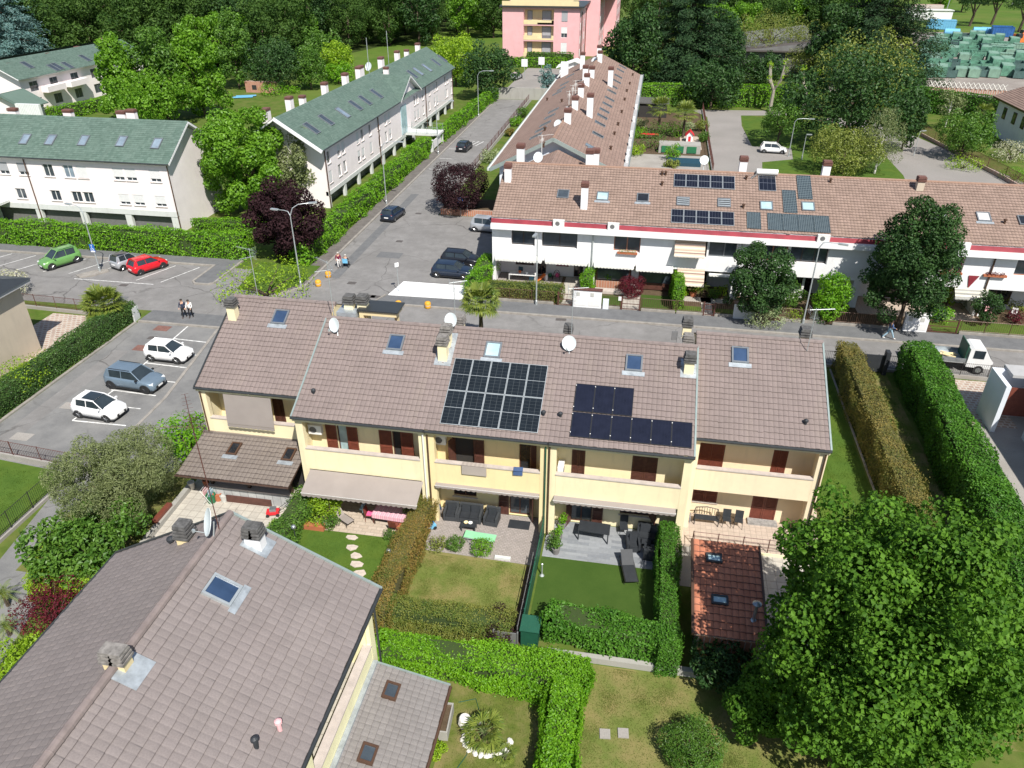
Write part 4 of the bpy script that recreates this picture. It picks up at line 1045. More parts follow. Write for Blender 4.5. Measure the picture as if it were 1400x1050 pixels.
# ------------------------------------------------------------------ white terrace across the street
WZ0,WY=0.0,65.6
WE,WR=(65.35,6.5),(72.7,9.55)
wp=Plane((-13.35,WE[0],WE[1]),(1,0,0),(0,WR[0]-WE[0],WR[1]-WE[1]));WW=math.hypot(WR[0]-WE[0],WR[1]-WE[1])
def wx(u,v):return GY(u,v,WY).x
WH=[]
UP=[(699,313.5,731,332),(741,316,789,335),(793,319,830,338.5),(840,322,875,341.4),(924,327,966,346),(971,329,1012,348.5),(1040,331,1076,352),(1083,334,1131,356),(1154,339,1196,360),(1222,343,1250,361),(1290,348,1316,368),(1323,351.5,1375.5,371),(1393,354,1440,374)]
ups=[]
for i,(a,b,c,d)in enumerate(UP):
 A,B=GY(a,b,WY),GY(c,d,WY);ups.append((A.x,B.x))
UZ=(3.85,5.35)
def white_house(label,X0,X1,holes0,back=True):
 t=thing('terraced_house',label,'house',((X0+X1)/2,WY,0),0,'houses of the white terrace')
 m=MB();L=X1-X0
 hs=[(a-X0,b-X0,*UZ)for a,b in ups if a>=X0-.2 and b<=X1+.2]
 wall(m,(X0,WY),(X1,WY),2.55,5.8,hs,.45)
 for x in(X0,X1-.3):m.box(x+.002,x+.298,WY+.002,68.3,0,5.5)
 wall(m,(X0,68.3),(X1,68.3),0,2.9,[(h[0]-X0,h[1]-X0,h[2],h[3])for h in holes0])
 m.box(X0+.3,X1-.3,WY+.46,68.29,2.56,2.75)
 m.box(X0,X0+.25,68.3,79.8,0,6.3);m.box(X1-.25,X1,68.3,79.8,0,6.3)
 m.face([(X1,79.9,0),(X0,79.9,0),(X0,79.9,6.4),(X1,79.9,6.4)])
 for x in(X0+.02,X1-.02):m.face([(x,WY+.3,5.8),(x,79.8,5.8),(x,79.8,6.45),(x,72.7,9.3),(x,WY+.3,6.45)])
 m.build('wall','white_plaster',t)
 for h in hs:
  opening(t,(X0,WY),(X1,WY),h,name='window',depth=.45,frame=random.choice(['terracotta_frame','dark_frame','grey_frame']),pane='window_glass',mull=random.choice([1,2]),fw=.08)
 for h in holes0:opening(t,(X0,68.3),(X1,68.3),(h[0]-X0,h[1]-X0,h[2],h[3]),frame='brown_wood' if len(h)<5 else h[4],pane='dark_glass')
 g=MB();g.box(X0,X1,64.9,65.62,5.55,6.0);g.build('gutter','white_plaster',t)
 MB().box(X0,X1,64.95,65.6,6.002,6.03).build('gutter_lining','pale_concrete',t)
 f=MB();f.hexa([(X0,65.25,6.03),(X1,65.25,6.03),(X1,65.6,6.03),(X0,65.6,6.03),(X0,65.42,6.5),(X1,65.42,6.5),(X1,65.6,6.5),(X0,65.6,6.5)]);f.build('red_flashing','red_metal',t)
 a0,a1=X0+13.35,X1+13.35
 r=tiles('roof',wp,a0,a1,WW,'terracotta_tiles',t,course=.36,tw=.28,ns=3,amp=.03)
 bk=Plane((X1,80.05,6.5),(-1,0,0),(0,-7.35,3.05));tiles('back_roof',bk,0,L,WW,'terracotta_tiles',t,ns=2)
 m=MB();wp.box(m,a0,a1,0,WW-.02,-.16,-.035);bk.box(m,0,L,0,WW-.02,-.16,-.035);m.build('roof_deck','white_plaster',r)
 MB().tube([(X0,72.7,9.57),(X1,72.7,9.57)],.12,8).build('ridge_cap','terracotta_ridge',r)
 return t
WB=[-13.35,-4.05,8.9,19.2,29.45,42.0]
h1=white_house('left end house of the white terrace with laundry and garden table in its porch',WB[0],WB[1],[(-11.6,-9.8,.9,2.1),(-9.5,-8.6,.02,2.1),(-5.9,-5.0,.02,2.1)])
h2=white_house('white terraced house with a striped awning over its upper window',WB[1],WB[2],[(-3.4,-1.4,.8,2.2),(-.6,2.0,.02,2.2),(5.5,6.6,.02,2.1)])
h3=white_house('white terraced house with tile-shaped solar panels behind the round green shrub',WB[2],WB[3],[(10,13,.9,2.3,'white_frame'),(14,16,.02,2.2)])
h4=white_house('white terraced house hidden behind the big dark tree',WB[3],WB[4],[(21,24,.02,2.2),(25.5,28,.02,2.2)])
h5=white_house('rightmost house of the white terrace past the brown downpipe',WB[5-1],WB[5],[(30.5,33,.02,2.2),(35,38,.02,2.2)])
# roof fittings
for t,u,v,g,ap in((h1,770,265,'window_glass',False),(h2,824,268,'blind_glass',True),(h2,879,270,'dark_glass',True),(h3,1048,281,'blind_glass',False),(h3,1105,282,'blind_glass',False),(h4,1284,293,'interior_white',True),(h5,1345,296,'interior_white',True),(h5,1402,301,'dark_glass',False)):
 a,b=wp.hit(u,v,.1);skylight(t,wp,a,b,1.1,1.15,g,apron=ap)
for u,v in((934,275),(990,277)):
 a,b=wp.hit(u,v,.1);f=skylight(h2 if u<960 else h2,wp,a,b,1.15,1.15,'dark_glass',apron=False)
 m=MB()
 for k in range(4):wp.box(m,a-.5,a+.5,b-.5+k*.27,b-.38+k*.27,.1,.16)
 m.build('shutter_slats','galvanised',f)
def wq(x,y):return 880+x/4.667,215+y/4.667
def grid(t,A,B,C,D,n,cells,**k):
 """panel row from corner pixels: top-left A, top-right B, bottom-right C, bottom-left D"""
 q=[wp.hit(*wq(*p),.11)for p in(A,B,C,D)]
 a0,a1=(q[0][0]+q[3][0])/2,(q[1][0]+q[2][0])/2;b0,b1=(q[2][1]+q[3][1])/2,(q[0][1]+q[1][1])/2
 w=(a1-a0)/n
 for i in range(n):solar(t,wp,a0+i*w+.012,a0+(i+1)*w-.012,b0,b1,cells,fw=.035,**k)
grid(h2,(195,103),(583,123),(583,205),(190,185),5,'blue_cells',mid=True);grid(h2,(178,332),(580,348),(577,437),(172,415),5,'blue_cells',mid=True)
for A,B,C,D,n in(((658,347),(750,352),(748,455),(658,452),1),((792,355),(1190,375),(1188,482),(790,460),4),((888,207),(975,212),(980,355),(888,350),1),((980,113),(1070,117),(1075,267),(982,262),1)):
 grid(h3,A,B,C,D,n,'tile_cells',frame='tile_cells')
a,b=wp.hit(1049,250,.1);s=solar(h3,wp,a-.75,a+.75,b-1.1,b+1.0,'blue_cells')
p=wp.pt(a,b+1.3,.3);MB().tube([p-Vector((.95,0,0)),p+Vector((.95,0,0))],.27,14).build('water_tank','white_plastic',h3)
a,b=wp.hit(1027,243,.1);m=MB();m.tube([wp.pt(a,b,0),wp.pt(a+.5,b+.3,.35),p-Vector((1.0,0,0))],.09,6);m.build('tank_pipe','grille_grey',h3)
for t,u,v,hh,mt in((h1,798,287,2.0,'white_plaster'),(h1,694,250,1.3,'white_plaster'),(h5,1257,262,.8,'beige_plaster')):
 a,b=wp.hit(u,v);q=wp.pt(a,b);chimney(t if t!=h5 else h4,q.x,q.y+.3,q.z-.4,q.z+hh,.6,.6,mt,'brick_red_cap',3,.06,'brick')
for t,u,v in((h3,1017,219),(h4,1131,225)):
 q=GY(u,v,75.5);chimney(t,q.x,q.y,8,q.z-.1,.7,.6,'white_plaster','brick_red_cap',3,.06,'brick')
for t,u,v in((h2,905,240),(h2,910,240),(h2,905,254),(h2,1016,285),(h3,1020,246),(h4,1135,250),(h5,1373,306)):
 a,b=wp.hit(u,v);vent(t,wp,a,b,.25,.09,'brown_pipe','brown_pipe')
dish(h1,GY(736,215,74.5),.48,az=-.2,el=.4,foot=(GY(736,215,74.5).x,74.0,8.9));dish(h2,GY(963,219,76),.42,az=-.1,el=.5,foot=(GY(963,219,76).x,75.5,8.3))
for t,u,v in((h1,764,303),(h2,839,306),(h3,1127,321),(h4,1318,335)):
 q=GY(u,v,65.2);ac_unit(t,q.x,65.2,6.05,0,1.0)
# awnings on the white terrace
awning(h1,-13.0,-8.6,65.55,2.95,.5,.25,'grey_white_awning',.25);awning(h1,-8.3,-4.4,65.55,2.95,.5,.25,'grey_white_awning',.25)
awning(h2,-3.8,-.2,65.55,2.85,.5,.25,'grey_white_awning',.2);awning(h2,0.0,3.3,65.55,2.8,.5,.3,'grey_white_awning',.2)
q=GY(924,327,65);r=GY(966,329,65);awning(h2,q.x,r.x,65.5,5.3,.85,1.1,'beige_stripes',.15)
q=GY(900,362,64.8);awning(h2,3.7,6.1,65.55,2.7,.9,1.2,'beige_stripes',.15);awning(h2,6.5,8.3,65.55,2.4,.2,.05,'grey_white_awning',.2)
q=GY(1310,390,65);r=GY(1360,394,65);awning(h4,q.x,r.x-.2,65.55,2.6,.8,.7,'grey_stripes',.15)
for t,x,mt in((h1,WB[1],'galvanised'),(h2,WB[2],'galvanised'),(h4,WB[4],'brown_pipe')):MB().tube([(x,65.5,.05),(x,65.5,5.6)],.07,7).build('downpipe',mt,t)
m=MB();wall(m,(-3.7,66.3),(3.4,66.3),.1,2.5,[(.2,3.1,.75,2.2),(3.3,4.0,.1,2.2),(4.1,6.9,.75,2.2)],.1);o=m.build('glazed_porch','brown_wood',h2)
for a,b in((-3.5,-.6),(.4,3.2)):MB().box(a,b,66.36,66.38,.75,2.2).build('pane','window_glass',o)
MB().box(-.4,.3,66.36,66.38,.15,2.2).build('pane','white_frame',o);MB().box(-3.6,-.55,66.2,66.28,0,.7).build('brick_base','brick_work',o)
m=MB();wall(m,(9.6,66.4),(15.0,66.4),0,2.5,[(.2,1.6,1.0,2.3),(1.75,3.2,1.0,2.3),(3.35,5.2,1.0,2.3)],.1);o=m.build('veranda_front','white_plaster',h3);MB().box(9.7,14.9,66.46,66.48,1.0,2.3).build('pane','dark_glass',o)
q=GY(1330,380,65.5);m=MB();m.face([(q.x-.35,65.55,3.7),(q.x-.1,65.55,2.55),(q.x+.5,65.55,3.7)]);m.face([(q.x-.35,65.53,3.7),(q.x+.5,65.53,3.7),(q.x-.1,65.53,2.55)]);tag(m.build('pennant','red_metal'),'red cloth pennant hanging on the white balcony front','pennant')
# ------------------------------------------------------------------ brown-roofed row behind it, running away
RX0,RX1,RXR,RZ0,RZ1=-16.9,-2.4,-9.96,6.3,9.8
RL=Plane((RX0,151.5,RZ0),(0,-1,0),(RXR-RX0,0,RZ1-RZ0));RR=Plane((RX1,82.4,RZ0),(0,1,0),(RXR-RX1,0,RZ1-RZ0))
wl,wr=math.hypot(RXR-RX0,RZ1-RZ0),math.hypot(RXR-RX1,RZ1-RZ0)
YB=[82.4,93.9,105.4,116.9,128.4,139.9,151.5]
NSU=[]
names=['brown roofed row house with an open white gable nearest the white terrace','second house of the brown roofed row beyond the white gable','third house of the brown roofed row beyond the white gable','fourth house of the brown roofed row beyond the white gable','fifth house of the brown roofed row near the pink apartments','farthest house of the brown roofed row by the pink apartments']
for i in range(6):
 y0,y1=YB[i],YB[i+1]
 t=thing('row_house',names[i],'house',(RXR,(y0+y1)/2,0),0,'houses of the brown roofed row');NSU.append(t)
 m=MB();ys=y0+(.9 if i==0 else 0)
 wall(m,(RX1-.9,ys),(RX1-.9,y1),0,6.2,[(1.5,3,3.6,5.2),(6,8,3.6,5.2),(2,4.5,.1,2.3),(7,9,.1,2.3)]);wall(m,(RX0+.9,y1),(RX0+.9,ys),0,6.2,[(2,3.5,3.6,5.2),(6.5,8,3.6,5.2)])
 for yy,s in((ys,1),(y1-.002,-1)):
  pts=[(RX0+.9,0),(RX1-.9,0),(RX1-.9,6.55),(RXR,RZ1-.15),(RX0+.9,6.6)]
  m.face([(x,yy,z)for x,z in(pts if s>0 else pts[::-1])])
 m.build('wall','bluish_plaster' if i==0 else 'white_plaster',t)
 for h in((1.5,3,3.6,5.2),(6,8,3.6,5.2),(2,4.5,.1,2.3),(7,9,.1,2.3)):opening(t,(RX1-.9,ys),(RX1-.9,y1),h,frame='brown_wood')
 r=tiles('roof',RR,y0-82.4,y1-82.4,wr,'row_tiles',t,course=.4,tw=.32,ns=3,amp=.03);r2=tiles('roof',RL,151.5-y1,151.5-y0,wl,'row_tiles',t,course=.4,tw=.32,ns=3,amp=.03)
 m=MB();RR.box(m,y0-82.4,y1-82.4,0,wr-.02,-.2,-.035);RL.box(m,151.5-y1,151.5-y0,0,wl-.02,-.2,-.035);m.build('roof_deck','white_plaster',r)
 MB().tube([(RXR,y0,RZ1+.01),(RXR,y1,RZ1+.01)],.13,7).build('ridge_cap','terracotta_ridge',r)
 MB().box(RX1-.02,RX1+.6,y0,y1,5.98,6.27).build('gutter','grey_plaster',t);MB().box(RX0-.3,RX0+.02,y0,y1,6.05,6.27).build('gutter','pale_concrete',t)
 MB().box(RX1+.601,RX1+.66,y0,y1,6.0,6.4).build('fascia','pale_gutter',t);MB().box(RX0-.36,RX0-.301,y0,y1,6.05,6.35).build('fascia','pale_gutter',t)
 if i==0:
  for pl,a in((RR,0),(RL,151.5-82.4)):pl.box(MB(),a-.06,a+.06,-.1,wl if pl is RL else wr,-.3,.09).build('verge_trim','pale_gutter',r)
def ny(y):return NSU[min(5,max(0,sum(1 for b in YB[1:]if y>b)))]
RS={1:(RR,wr),0:(RL,wl)}
for u,v,hh,side in((712,217,1.1,0),(806,223,1.0,1),(814,222,1.0,1),(776,168,1.2,1),(786,149,1.1,1),(806,160,2.4,1),(794,132,1.2,1),(802,117,1.2,1),(800,107,1.4,1),(809,106,1.2,1),(796,94,2.2,0),(820,85,1.4,1),(819,77,1.4,1),(834,118,2.4,1)):
 pl,_=RS[side];a,b=pl.hit(u,v);q=pl.pt(a,b);chimney(ny(q.y),q.x,q.y,q.z-.5,q.z+hh,.75,.75,'white_plaster','brick_red_cap',3,.07,'brick')
for x,y in((811,207),(808,202),(817,185),(820,170),(823,160),(826,152),(830,144),(833,136),(836,126),(838,119),(843,112),(845,105),(848,97),(851,92)):
 a,b=RR.hit(x,y);skylight(ny(82.4+a),RR,a,b,1.0,1.5,'sky_glass' if y>195 else 'dark_glass',apron=False)
for x,y in((733,187),(740,178),(746,170),(752,160),(757,152),(762,128),(768,122),(772,115),(780,104)):
 a,b=RL.hit(x,y);skylight(ny(151.5-a),RL,a,b,1.0,1.5,'dark_glass',apron=False)
for x,y in((745,179),(768,140),(743,200),(748,138),(865,104),(861,116),(857,126),(854,138),(850,155),(845,172),(840,185),(835,205)):
 pl=RR if x>800 else RL;a,b=pl.hit(x,y);vent(ny(82.4+a if pl is RR else 151.5-a),pl,a,b,.3,.12,'brown_pipe')
for x,y,s in((763,170,.5),(813,83,.55),(775,150,.35)):
 q=GX(x,y,RXR-.4);dish(ny(q.y),q,s,az=-.4,el=.4,foot=(q.x+.1,q.y+.2,RZ1-.15))
for x,y in((741,190),(787,118),(783,128),(778,138)):q=GX(x,y,RXR-.5);yagi(ny(q.y),(q.x,q.y,RZ1-.1),1.6,.4,1.6,r=.035,mat='white_plastic')
for y in(88,91,96,101,110,119,131):ac_unit(ny(y),RX1+.3,y,6.28,1,.9)
MB().box(-16.2,-14.9,142.5,143.3,5.5,9.3).build('chimney','white_plaster',NSU[5])
# link roof between the row and the white terrace
t=thing('link_roof','small tiled gable roof tucked under the open white gable','roof',(-9.4,77.5,0))
for sg in(1,-1):
 pl=Plane((-9.4+4.6*sg,73 if sg>0 else 82.6,6.5),(0,sg,0),(-4.6*sg,0,2.1));W=math.hypot(4.6,2.1)
 r=tiles('roof',pl,0,9.6,W,'row_tiles',t,ns=3,tw=.3);pl.box(MB(),0,9.6,0,W-.02,-.15,-.035).build('roof_deck','white_plaster',r)
 skylight(t,pl,4.2 if sg>0 else 5.4,2.6,1.0,1.2,'dark_glass',apron=False)
m=MB();m.box(-13.6,-5.2,80.06,82.3,0,6.4);m.build('wall','white_plaster',t)
# ------------------------------------------------------------------ foreground house
f=thing('detached_house','big foreground house with brown-grey tiles and a grey lean-to','house',(-14.6,13,0))
FR=Plane((-8.9,4,6.3),(0,1,0),(-5.7,0,3.0));FL=Plane((-20.3,20.3,6.3),(0,-1,0),(5.7,0,3.0));FW=math.hypot(5.7,3.0)
r=tiles('roof',FR,0,16.3,FW,'near_tiles',f,course=.4,tw=.27,amp=.011,lip=.03,ns=5);r2=tiles('roof',FL,0,16.3,FW,'near_tiles',f,course=.4,tw=.27,amp=.011,lip=.03,ns=5)
m=MB();FR.box(m,0,16.3,0,FW-.02,-.18,-.035);FL.box(m,0,16.3,0,FW-.02,-.18,-.035);m.build('roof_deck','cream_plaster',r)
m=MB();m.tube([(-14.6,4,9.32),(-14.6,20.33,9.32)],.15,10)
for i in range(40):m.tube([(-14.6,4+i*.41,9.322),(-14.6,4.06+i*.41,9.322)],.16,10)
m.build('ridge_cap','ridge_cap',r)
FR.box(MB(),16.3,16.4,-.1,FW,-.2,.08).build('verge_trim','pale_gutter',r);FL.box(MB(),-.1,0,-.1,FW,-.2,.08).build('verge_trim','dark_gutter',r)
MB().tube([(-8.82,4,6.24),(-8.82,20.35,6.24)],.085,8).build('gutter','dark_gutter',f);MB().tube([(-20.38,4,6.24),(-20.38,20.35,6.24)],.085,8).build('gutter','dark_gutter',f)
m=MB()
for pts in([(-19.6,0),(-19.6,6.45),(-14.6,9.1),(-9.16,6.25),(-9.16,0)],):m.face([(x,19.9,z)for x,z in pts]);m.face([(x,4.1,z)for x,z in pts[::-1]])
m.face([(-19.6,19.9,0),(-19.6,4.1,0),(-19.6,4.1,6.4),(-19.6,19.9,6.4)][::-1])
wall(m,(-10.5,4.1),(-10.5,19.5),0,6.25,[(3,4.2,3,5.1),(9,11,3,5.1)])
for y in(19.45,13.4,8.4):m.box(-9.55,-9.15,y-.0,y+.44,0,6.2)
m.box(-10.5,-9.3,19.3,19.6,0,6.2);m.box(-9.33,-9.16,4.1,19.44,2.7,4.05);m.box(-10.49,-9.34,4.1,19.3,2.7,2.95)
m.build('wall','pale_yellow_plaster',f)
MB().box(-9.42,-9.06,4.1,19.3,4.052,4.13).build('coping','stone_coping',f);MB().box(-10.48,-9.35,4.1,19.29,2.952,2.965).build('balcony_floor','pale_slabs',f)
for h in((3,4.2,3,5.1),(9,11,3,5.1)):opening(f,(-10.5,4.1),(-10.5,19.5),h,frame='brown_wood')
MB().tube([(-9.05,19.95,.1),(-9.05,19.95,6.1)],.05,8).build('downpipe','dark_gutter',f)
LP=Plane((-6.0,4,2.25),(0,1,0),(-3.1,0,.75));LW=math.hypot(3.1,.75)
r=tiles('porch_roof',LP,0,15.4,LW,'grey_tiles',f,course=.26,tw=.24,amp=.012,ns=4);m=MB();LP.box(m,0,15.4,0,LW,-.13,-.035);m.build('porch_deck','dark_wood',r)
LP.box(MB(),15.4,15.47,-.05,LW,-.12,.06).build('verge_trim','pale_gutter',r);MB().tube([(-5.93,4,2.2),(-5.93,19.4,2.2)],.07,8).build('gutter','brown_pipe',f)
MB().box(-9.15,-8.95,4.1,19.45,2.98,3.1).build('wall_flashing','lead_flashing',f)
MB().box(-8.9,-6.75,4.1,18.9,0,2.15).build('porch_wall','pale_yellow_plaster',f)
for u,v in((535,944),(503,1030)):a,b=LP.hit(u,v,.1);skylight(f,LP,a,b,.75,.6,'window_glass','brown_pipe',False)
a,b=FR.hit(304,806,.1);skylight(f,FR,a,b,.95,1.1,'navy_glass','galvanised')
q=Vector((-14.6,G(168,907,9.3).y,9.3));chimney(f,q.x,q.y,8.6,9.42,.72,.42,'cream_plaster','pale_slab_cap',3,.07)
m=MB();FR.box(m,q.y-4-.55,q.y-4+.5,FW-.95,FW-.1,.02,.05);m.build('chimney_flashing','lead_flashing',f)
a,b=FR.hit(352,742);q=FR.pt(a,b);chimney(f,q.x,q.y-.1,q.z-.4,q.z+.45,.62,.45,'white_plaster','slab_cap',3,.08);m=MB();FR.box(m,a-.5,a+.4,b-.6,b+.5,.02,.05);m.build('chimney_flashing','lead_flashing',f)
a,b=FL.hit(255,738);q=FL.pt(a,b);chimney(f,q.x,q.y,q.z-.4,q.z+.2,.5,.5,'cream_plaster','slab_cap',4,.09)
a,b=FL.hit(235,742);vent(f,FL,a,b,.1,.1)
q=FL.pt(*FL.hit(292,735));dish(f,q+Vector((0,0,.75)),.5,az=-.9,el=.35,foot=q)
q=FL.pt(*FL.hit(300,725));yagi(f,q,5.2,2.2,1.9,r=.018,mat='rust_iron')
for u,v,mt in((351,1022,'charcoal'),(383,998,'pink_plaster')):a,b=FR.hit(u,v);vent(f,FR,a,b,.32,.075,mt)
# ------------------------------------------------------------------ beige house at the left edge
g=thing('detached_house','beige plastered house cut by the left edge','house',(-43.5,40,0))
q0=G(68,478,0);q1=GY(44,400,47);
m=MB();m.box(-60,-46.2,36.5,46.0,0,5.6);m.build('wall','beige_plaster',g)
MB().box(-61,-45.6,36,46.6,5.65,5.95).build('eaves','grey_plaster',g)
m=MB();m.hexa([(-61.1,35.9,5.96),(-45.5,35.9,5.96),(-45.5,46.7,5.96),(-61.1,46.7,5.96),(-59,38,6.5),(-48,38,6.5),(-48,44.6,6.5),(-59,44.6,6.5)]);m.build('roof','dark_gutter',g)
# ------------------------------------------------------------------ white-pink terraces with green shingle roofs
def shingle(t,pl,a0,a1,W):return tiles('roof',pl,a0,a1,W,'green_shingles',t,course=.3,tw=.33,amp=.006,lip=.018,ns=2)
A=thing('apartment_terrace','long white-pink terrace with a green shingle roof facing the parking row','apartment house',(-72,73.2,0),0,'white-pink terraces with green roofs')
AX0,AX1,AY=-98,-50.1,73.2
za,zb,zc,zd=GY(94,226,AY).z,GY(94,243,AY).z,GY(105,262,AY).z,GY(105,276,AY).z
hol=[]
for u,v,row,st in((5,231,1,'s'),(31,231,1,'s'),(66,233,1,'g'),(94,235,1,'b'),(112,235,1,'w'),(162,239,1,'w2'),(179,240,1,'w2'),(212,241,1,'w2'),(30,268,0,'g'),(76,266,0,'g'),(105,268,0,'g'),(121,269,0,'g'),(170,272,0,'w2'),(190,274,0,'w2'),(220,277,0,'w2')):
 x=GY(u,v,AY).x;hol.append((x-.62-AX0,x+.62-AX0,(zb,zd)[1-row],(za,zc)[1-row],st))
m=MB();wall(m,(AX0,AY),(AX1,AY),2.45,7.5,[h[:4]for h in hol]);wall(m,(AX1,AY),(AX1,83.2),0,7.6,[]);m.face([(AX1,AY,7.6),(AX1,83.2,7.6),(AX1,78,10.7)]);wall(m,(AX1,83.2),(AX0,83.2),0,7.6)
m.build('wall','pink_white_plaster',A)
for h in hol:
 opening(A,(AX0,AY),(AX1,AY),h[:4],frame='white_frame',pane={'b':'sky_glass'}.get(h[4],'window_glass'),sill=True,shut={'s':.7,'w':.95,'w2':.72}.get(h[4]),shutmat='grey_shutter' if h[4]=='s' else 'white_shutter')
m=MB();m.box(AX0,AX1+.03,AY-.06,AY+.3,1.85,2.446);m.build('plinth_beam','pale_concrete',A)
for i in range(9):
 x=AX1-.45-i*5.6;MB().box(x-.35,x+.4,AY-.02,AY+.35,0,1.848).build('pier','pale_concrete',A)
MB().box(AX0,AX1-.5,AY+.6,AY+.8,0,2.4).build('ground_floor','grille_grey',A)
ap=Plane((AX0,72.75,7.75),(1,0,0),(0,5.25,3.35));bp=Plane((-49.5,83.5,7.75),(-1,0,0),(0,-5.5,3.35));W=math.hypot(5.25,3.35)
r=shingle(A,ap,0,-49.5-AX0,W);r2=shingle(A,bp,0,-49.5-AX0,math.hypot(5.5,3.35))
m=MB();ap.box(m,0,-49.5-AX0,0,W-.02,-.25,-.035);bp.box(m,0,-49.5-AX0,0,W,-.25,-.035);m.build('roof_deck','white_plaster',r)
for u,v in((34,190),(69,191),(114,192),(166,193),(214,196)):a,b=ap.hit(u,v,.1);skylight(A,ap,a,b,1.0,1.5,'sky_glass',apron=False)
for u,v in((95,160),(168,162),(181,160),(20,158)):q=GY(u,v,79.2);chimney(A,q.x,q.y,9.5,q.z+.5,1.0,.6,'pink_white_plaster','brick_red_cap',2,.05,'brick')
MB().tube([(AX0,72.68,7.7),(-49.5,72.68,7.7)],.08,6).build('gutter','dark_gutter',A)
for u in(45,250):x=GY(u,260,73.1).x if u<200 else AX1+.12;MB().tube([(x,73.1,.2),(x,73.1,7.6)],.06,6).build('downpipe','brown_pipe',A)
m=MB();m.box(-76,-70.6,68.8,73.1,2.5,2.75);m.build('entrance_canopy','pale_concrete',A);MB().box(-75,-74.4,69.2,69.6,0,2.49).build('canopy_post','pale_concrete',A)
B=thing('apartment_terrace','long white-pink terrace with a green roof and a cross gable along the street hedge','apartment house',(-37.2,115,0),0,'white-pink terraces with green roofs')
BX,BY0,BY1=-37.2,84.6,147.0
hol=[]
up=[(395,845),(450,805),(475,790),(555,745),(580,730),(622,702),(668,675),(707,650),(727,640),(868,550),(882,540),(912,520),(948,500),(975,485),(990,475),(1035,445),(1047,440),(1068,425)]
lo=[(412,985),(462,950),(490,930),(568,880),(590,860),(632,825),(680,790),(715,765),(737,750),(873,650),(890,640),(918,625),(950,600),(980,580),(993,570),(1037,535),(1047,528),(1070,515)]
for row,L in((1,up),(0,lo)):
 for x,y in L:
  Y=GX(350+x/4,y/4,BX).y;z=5.05 if row else 2.75
  hol.append((Y-.5-BY0,Y+.5-BY0,z,z+1.45))
YG0,YG1=113.5,124.0
m=MB();wall(m,(BX,BY0),(BX,BY1),2.0,7.1,hol);m.face([(BX-.001,YG0,7.0),(BX-.001,YG1,7.0),(BX-.001,(YG0+YG1)/2,9.9)])
for y,s in((BY0,1),(BY1,-1)):
 pts=[(-47.2,0),(BX,0),(BX,7.2),(-42,10.4),(-47.2,7.2)];m.face([(x,y,z)for x,z in(pts if s>0 else pts[::-1])])
wall(m,(-47.2,BY1),(-47.2,BY0),0,7.2);m.build('wall','pink_white_plaster',B)
for i,h in enumerate(hol):opening(B,(BX,BY0),(BX,BY1),h,frame='white_frame',mull=1 if i%3 else 0,sill=True,shut=(None,.9,.5,None,.7)[(i*7)%5])
MB().box(BX-.3,BX+.06,BY0,BY1,1.5,2.0).build('plinth_beam','pale_concrete',B)
for i in range(13):MB().box(BX-.3,BX+.02,BY0+.05+i*5.15,BY0+.65+i*5.15,0,1.498).build('pier','pale_concrete',B)
MB().box(BX-1.2,BX-1.0,BY0+.3,BY1-.3,0,1.95).build('ground_floor','grille_grey',B)
pr=Plane((-36.65,83.0,7.25),(0,1,0),(-5.35,0,3.45));plf=Plane((-47.5,147.6,7.25),(0,-1,0),(5.5,0,3.45));W=math.hypot(5.35,3.45)
r=shingle(B,pr,0,64.6,W);shingle(B,plf,0,64.6,math.hypot(5.5,3.45));m=MB();pr.box(m,0,64.6,0,W-.02,-.22,-.035);plf.box(m,0,64.6,0,W,-.22,-.035);m.build('roof_deck','white_plaster',r)
# cross gable
ym,hz=(YG0+YG1)/2,10.15;gw=(YG1-YG0)/2+.5;gl=6.0
for sg in(-1,1):
 pl=Plane((-36.5 if sg<0 else-36.5-gl,ym+sg*gw,7.2),(-1,0,0)if sg<0 else(1,0,0),(0,-sg*gw,hz-7.2))if False else Plane((-36.5-gl if sg<0 else-36.5,ym+sg*gw,7.2),(1,0,0)if sg<0 else(-1,0,0),(0,-sg*gw,hz-7.2))
 w2=math.hypot(gw,hz-7.2);rr=tiles('gable_roof',pl,0,gl,w2,'green_shingles',B,course=.3,tw=.33,amp=.006,lip=.018,ns=2);pl.box(MB(),0,gl,0,w2,-.2,-.035).build('roof_deck','white_plaster',rr)
for x,y in((305,700),(385,655),(475,615),(545,575),(598,548),(660,512),(855,405),(887,390),(935,370),(985,340),(1020,320)):
 a,b=pr.hit(350+x/4,y/4,.1);skylight(B,pr,a,b,1.2,2.0,'sky_glass' if x in(475,887,935)else 'window_glass',apron=False)
for u,v,X,w_ in((364,158,-46.5,1.2),(396,142,-44.5,1.0),(414,140,-45,.8),(444,122,-43.4,.9),(472,109,-42.6,1.0),(492,99,-42.4,1.9),(521,86,-42.6,1.2),(528,100,-40.6,.7),(543,77,-43.2,1.0),(556,75,-43.5,.8),(571,66,-43,1.0)):
 q=GX(u,v,X);chimney(B,q.x,q.y,8.6,q.z+.55,.7,w_,'pink_white_plaster','brick_red_cap',2,.05,'brick')
q=GX(504,91,-42.6);dish(B,q,.6,az=-.4,el=.35,foot=(q.x,q.y,10.4));
for u,v in((504,70),(532,72)):q=GX(u,v+20,-42.2);MB().tube([(q.x,q.y,10),(q.x,q.y,15.5)],.05,5).build('mast','galvanised',B)
MB().tube([(-36.58,83,7.2),(-36.58,YG0-.3,7.2)],.08,6).build('gutter','dark_gutter',B);MB().tube([(-36.58,YG1+.3,7.2),(-36.58,147.6,7.2)],.08,6).build('gutter','dark_gutter',B)
for y in(84.7,104.0,128.5,147):MB().tube([(-37.1,y,.1),(-37.1,y,7.1)],.07,6).build('downpipe','brown_pipe',B)
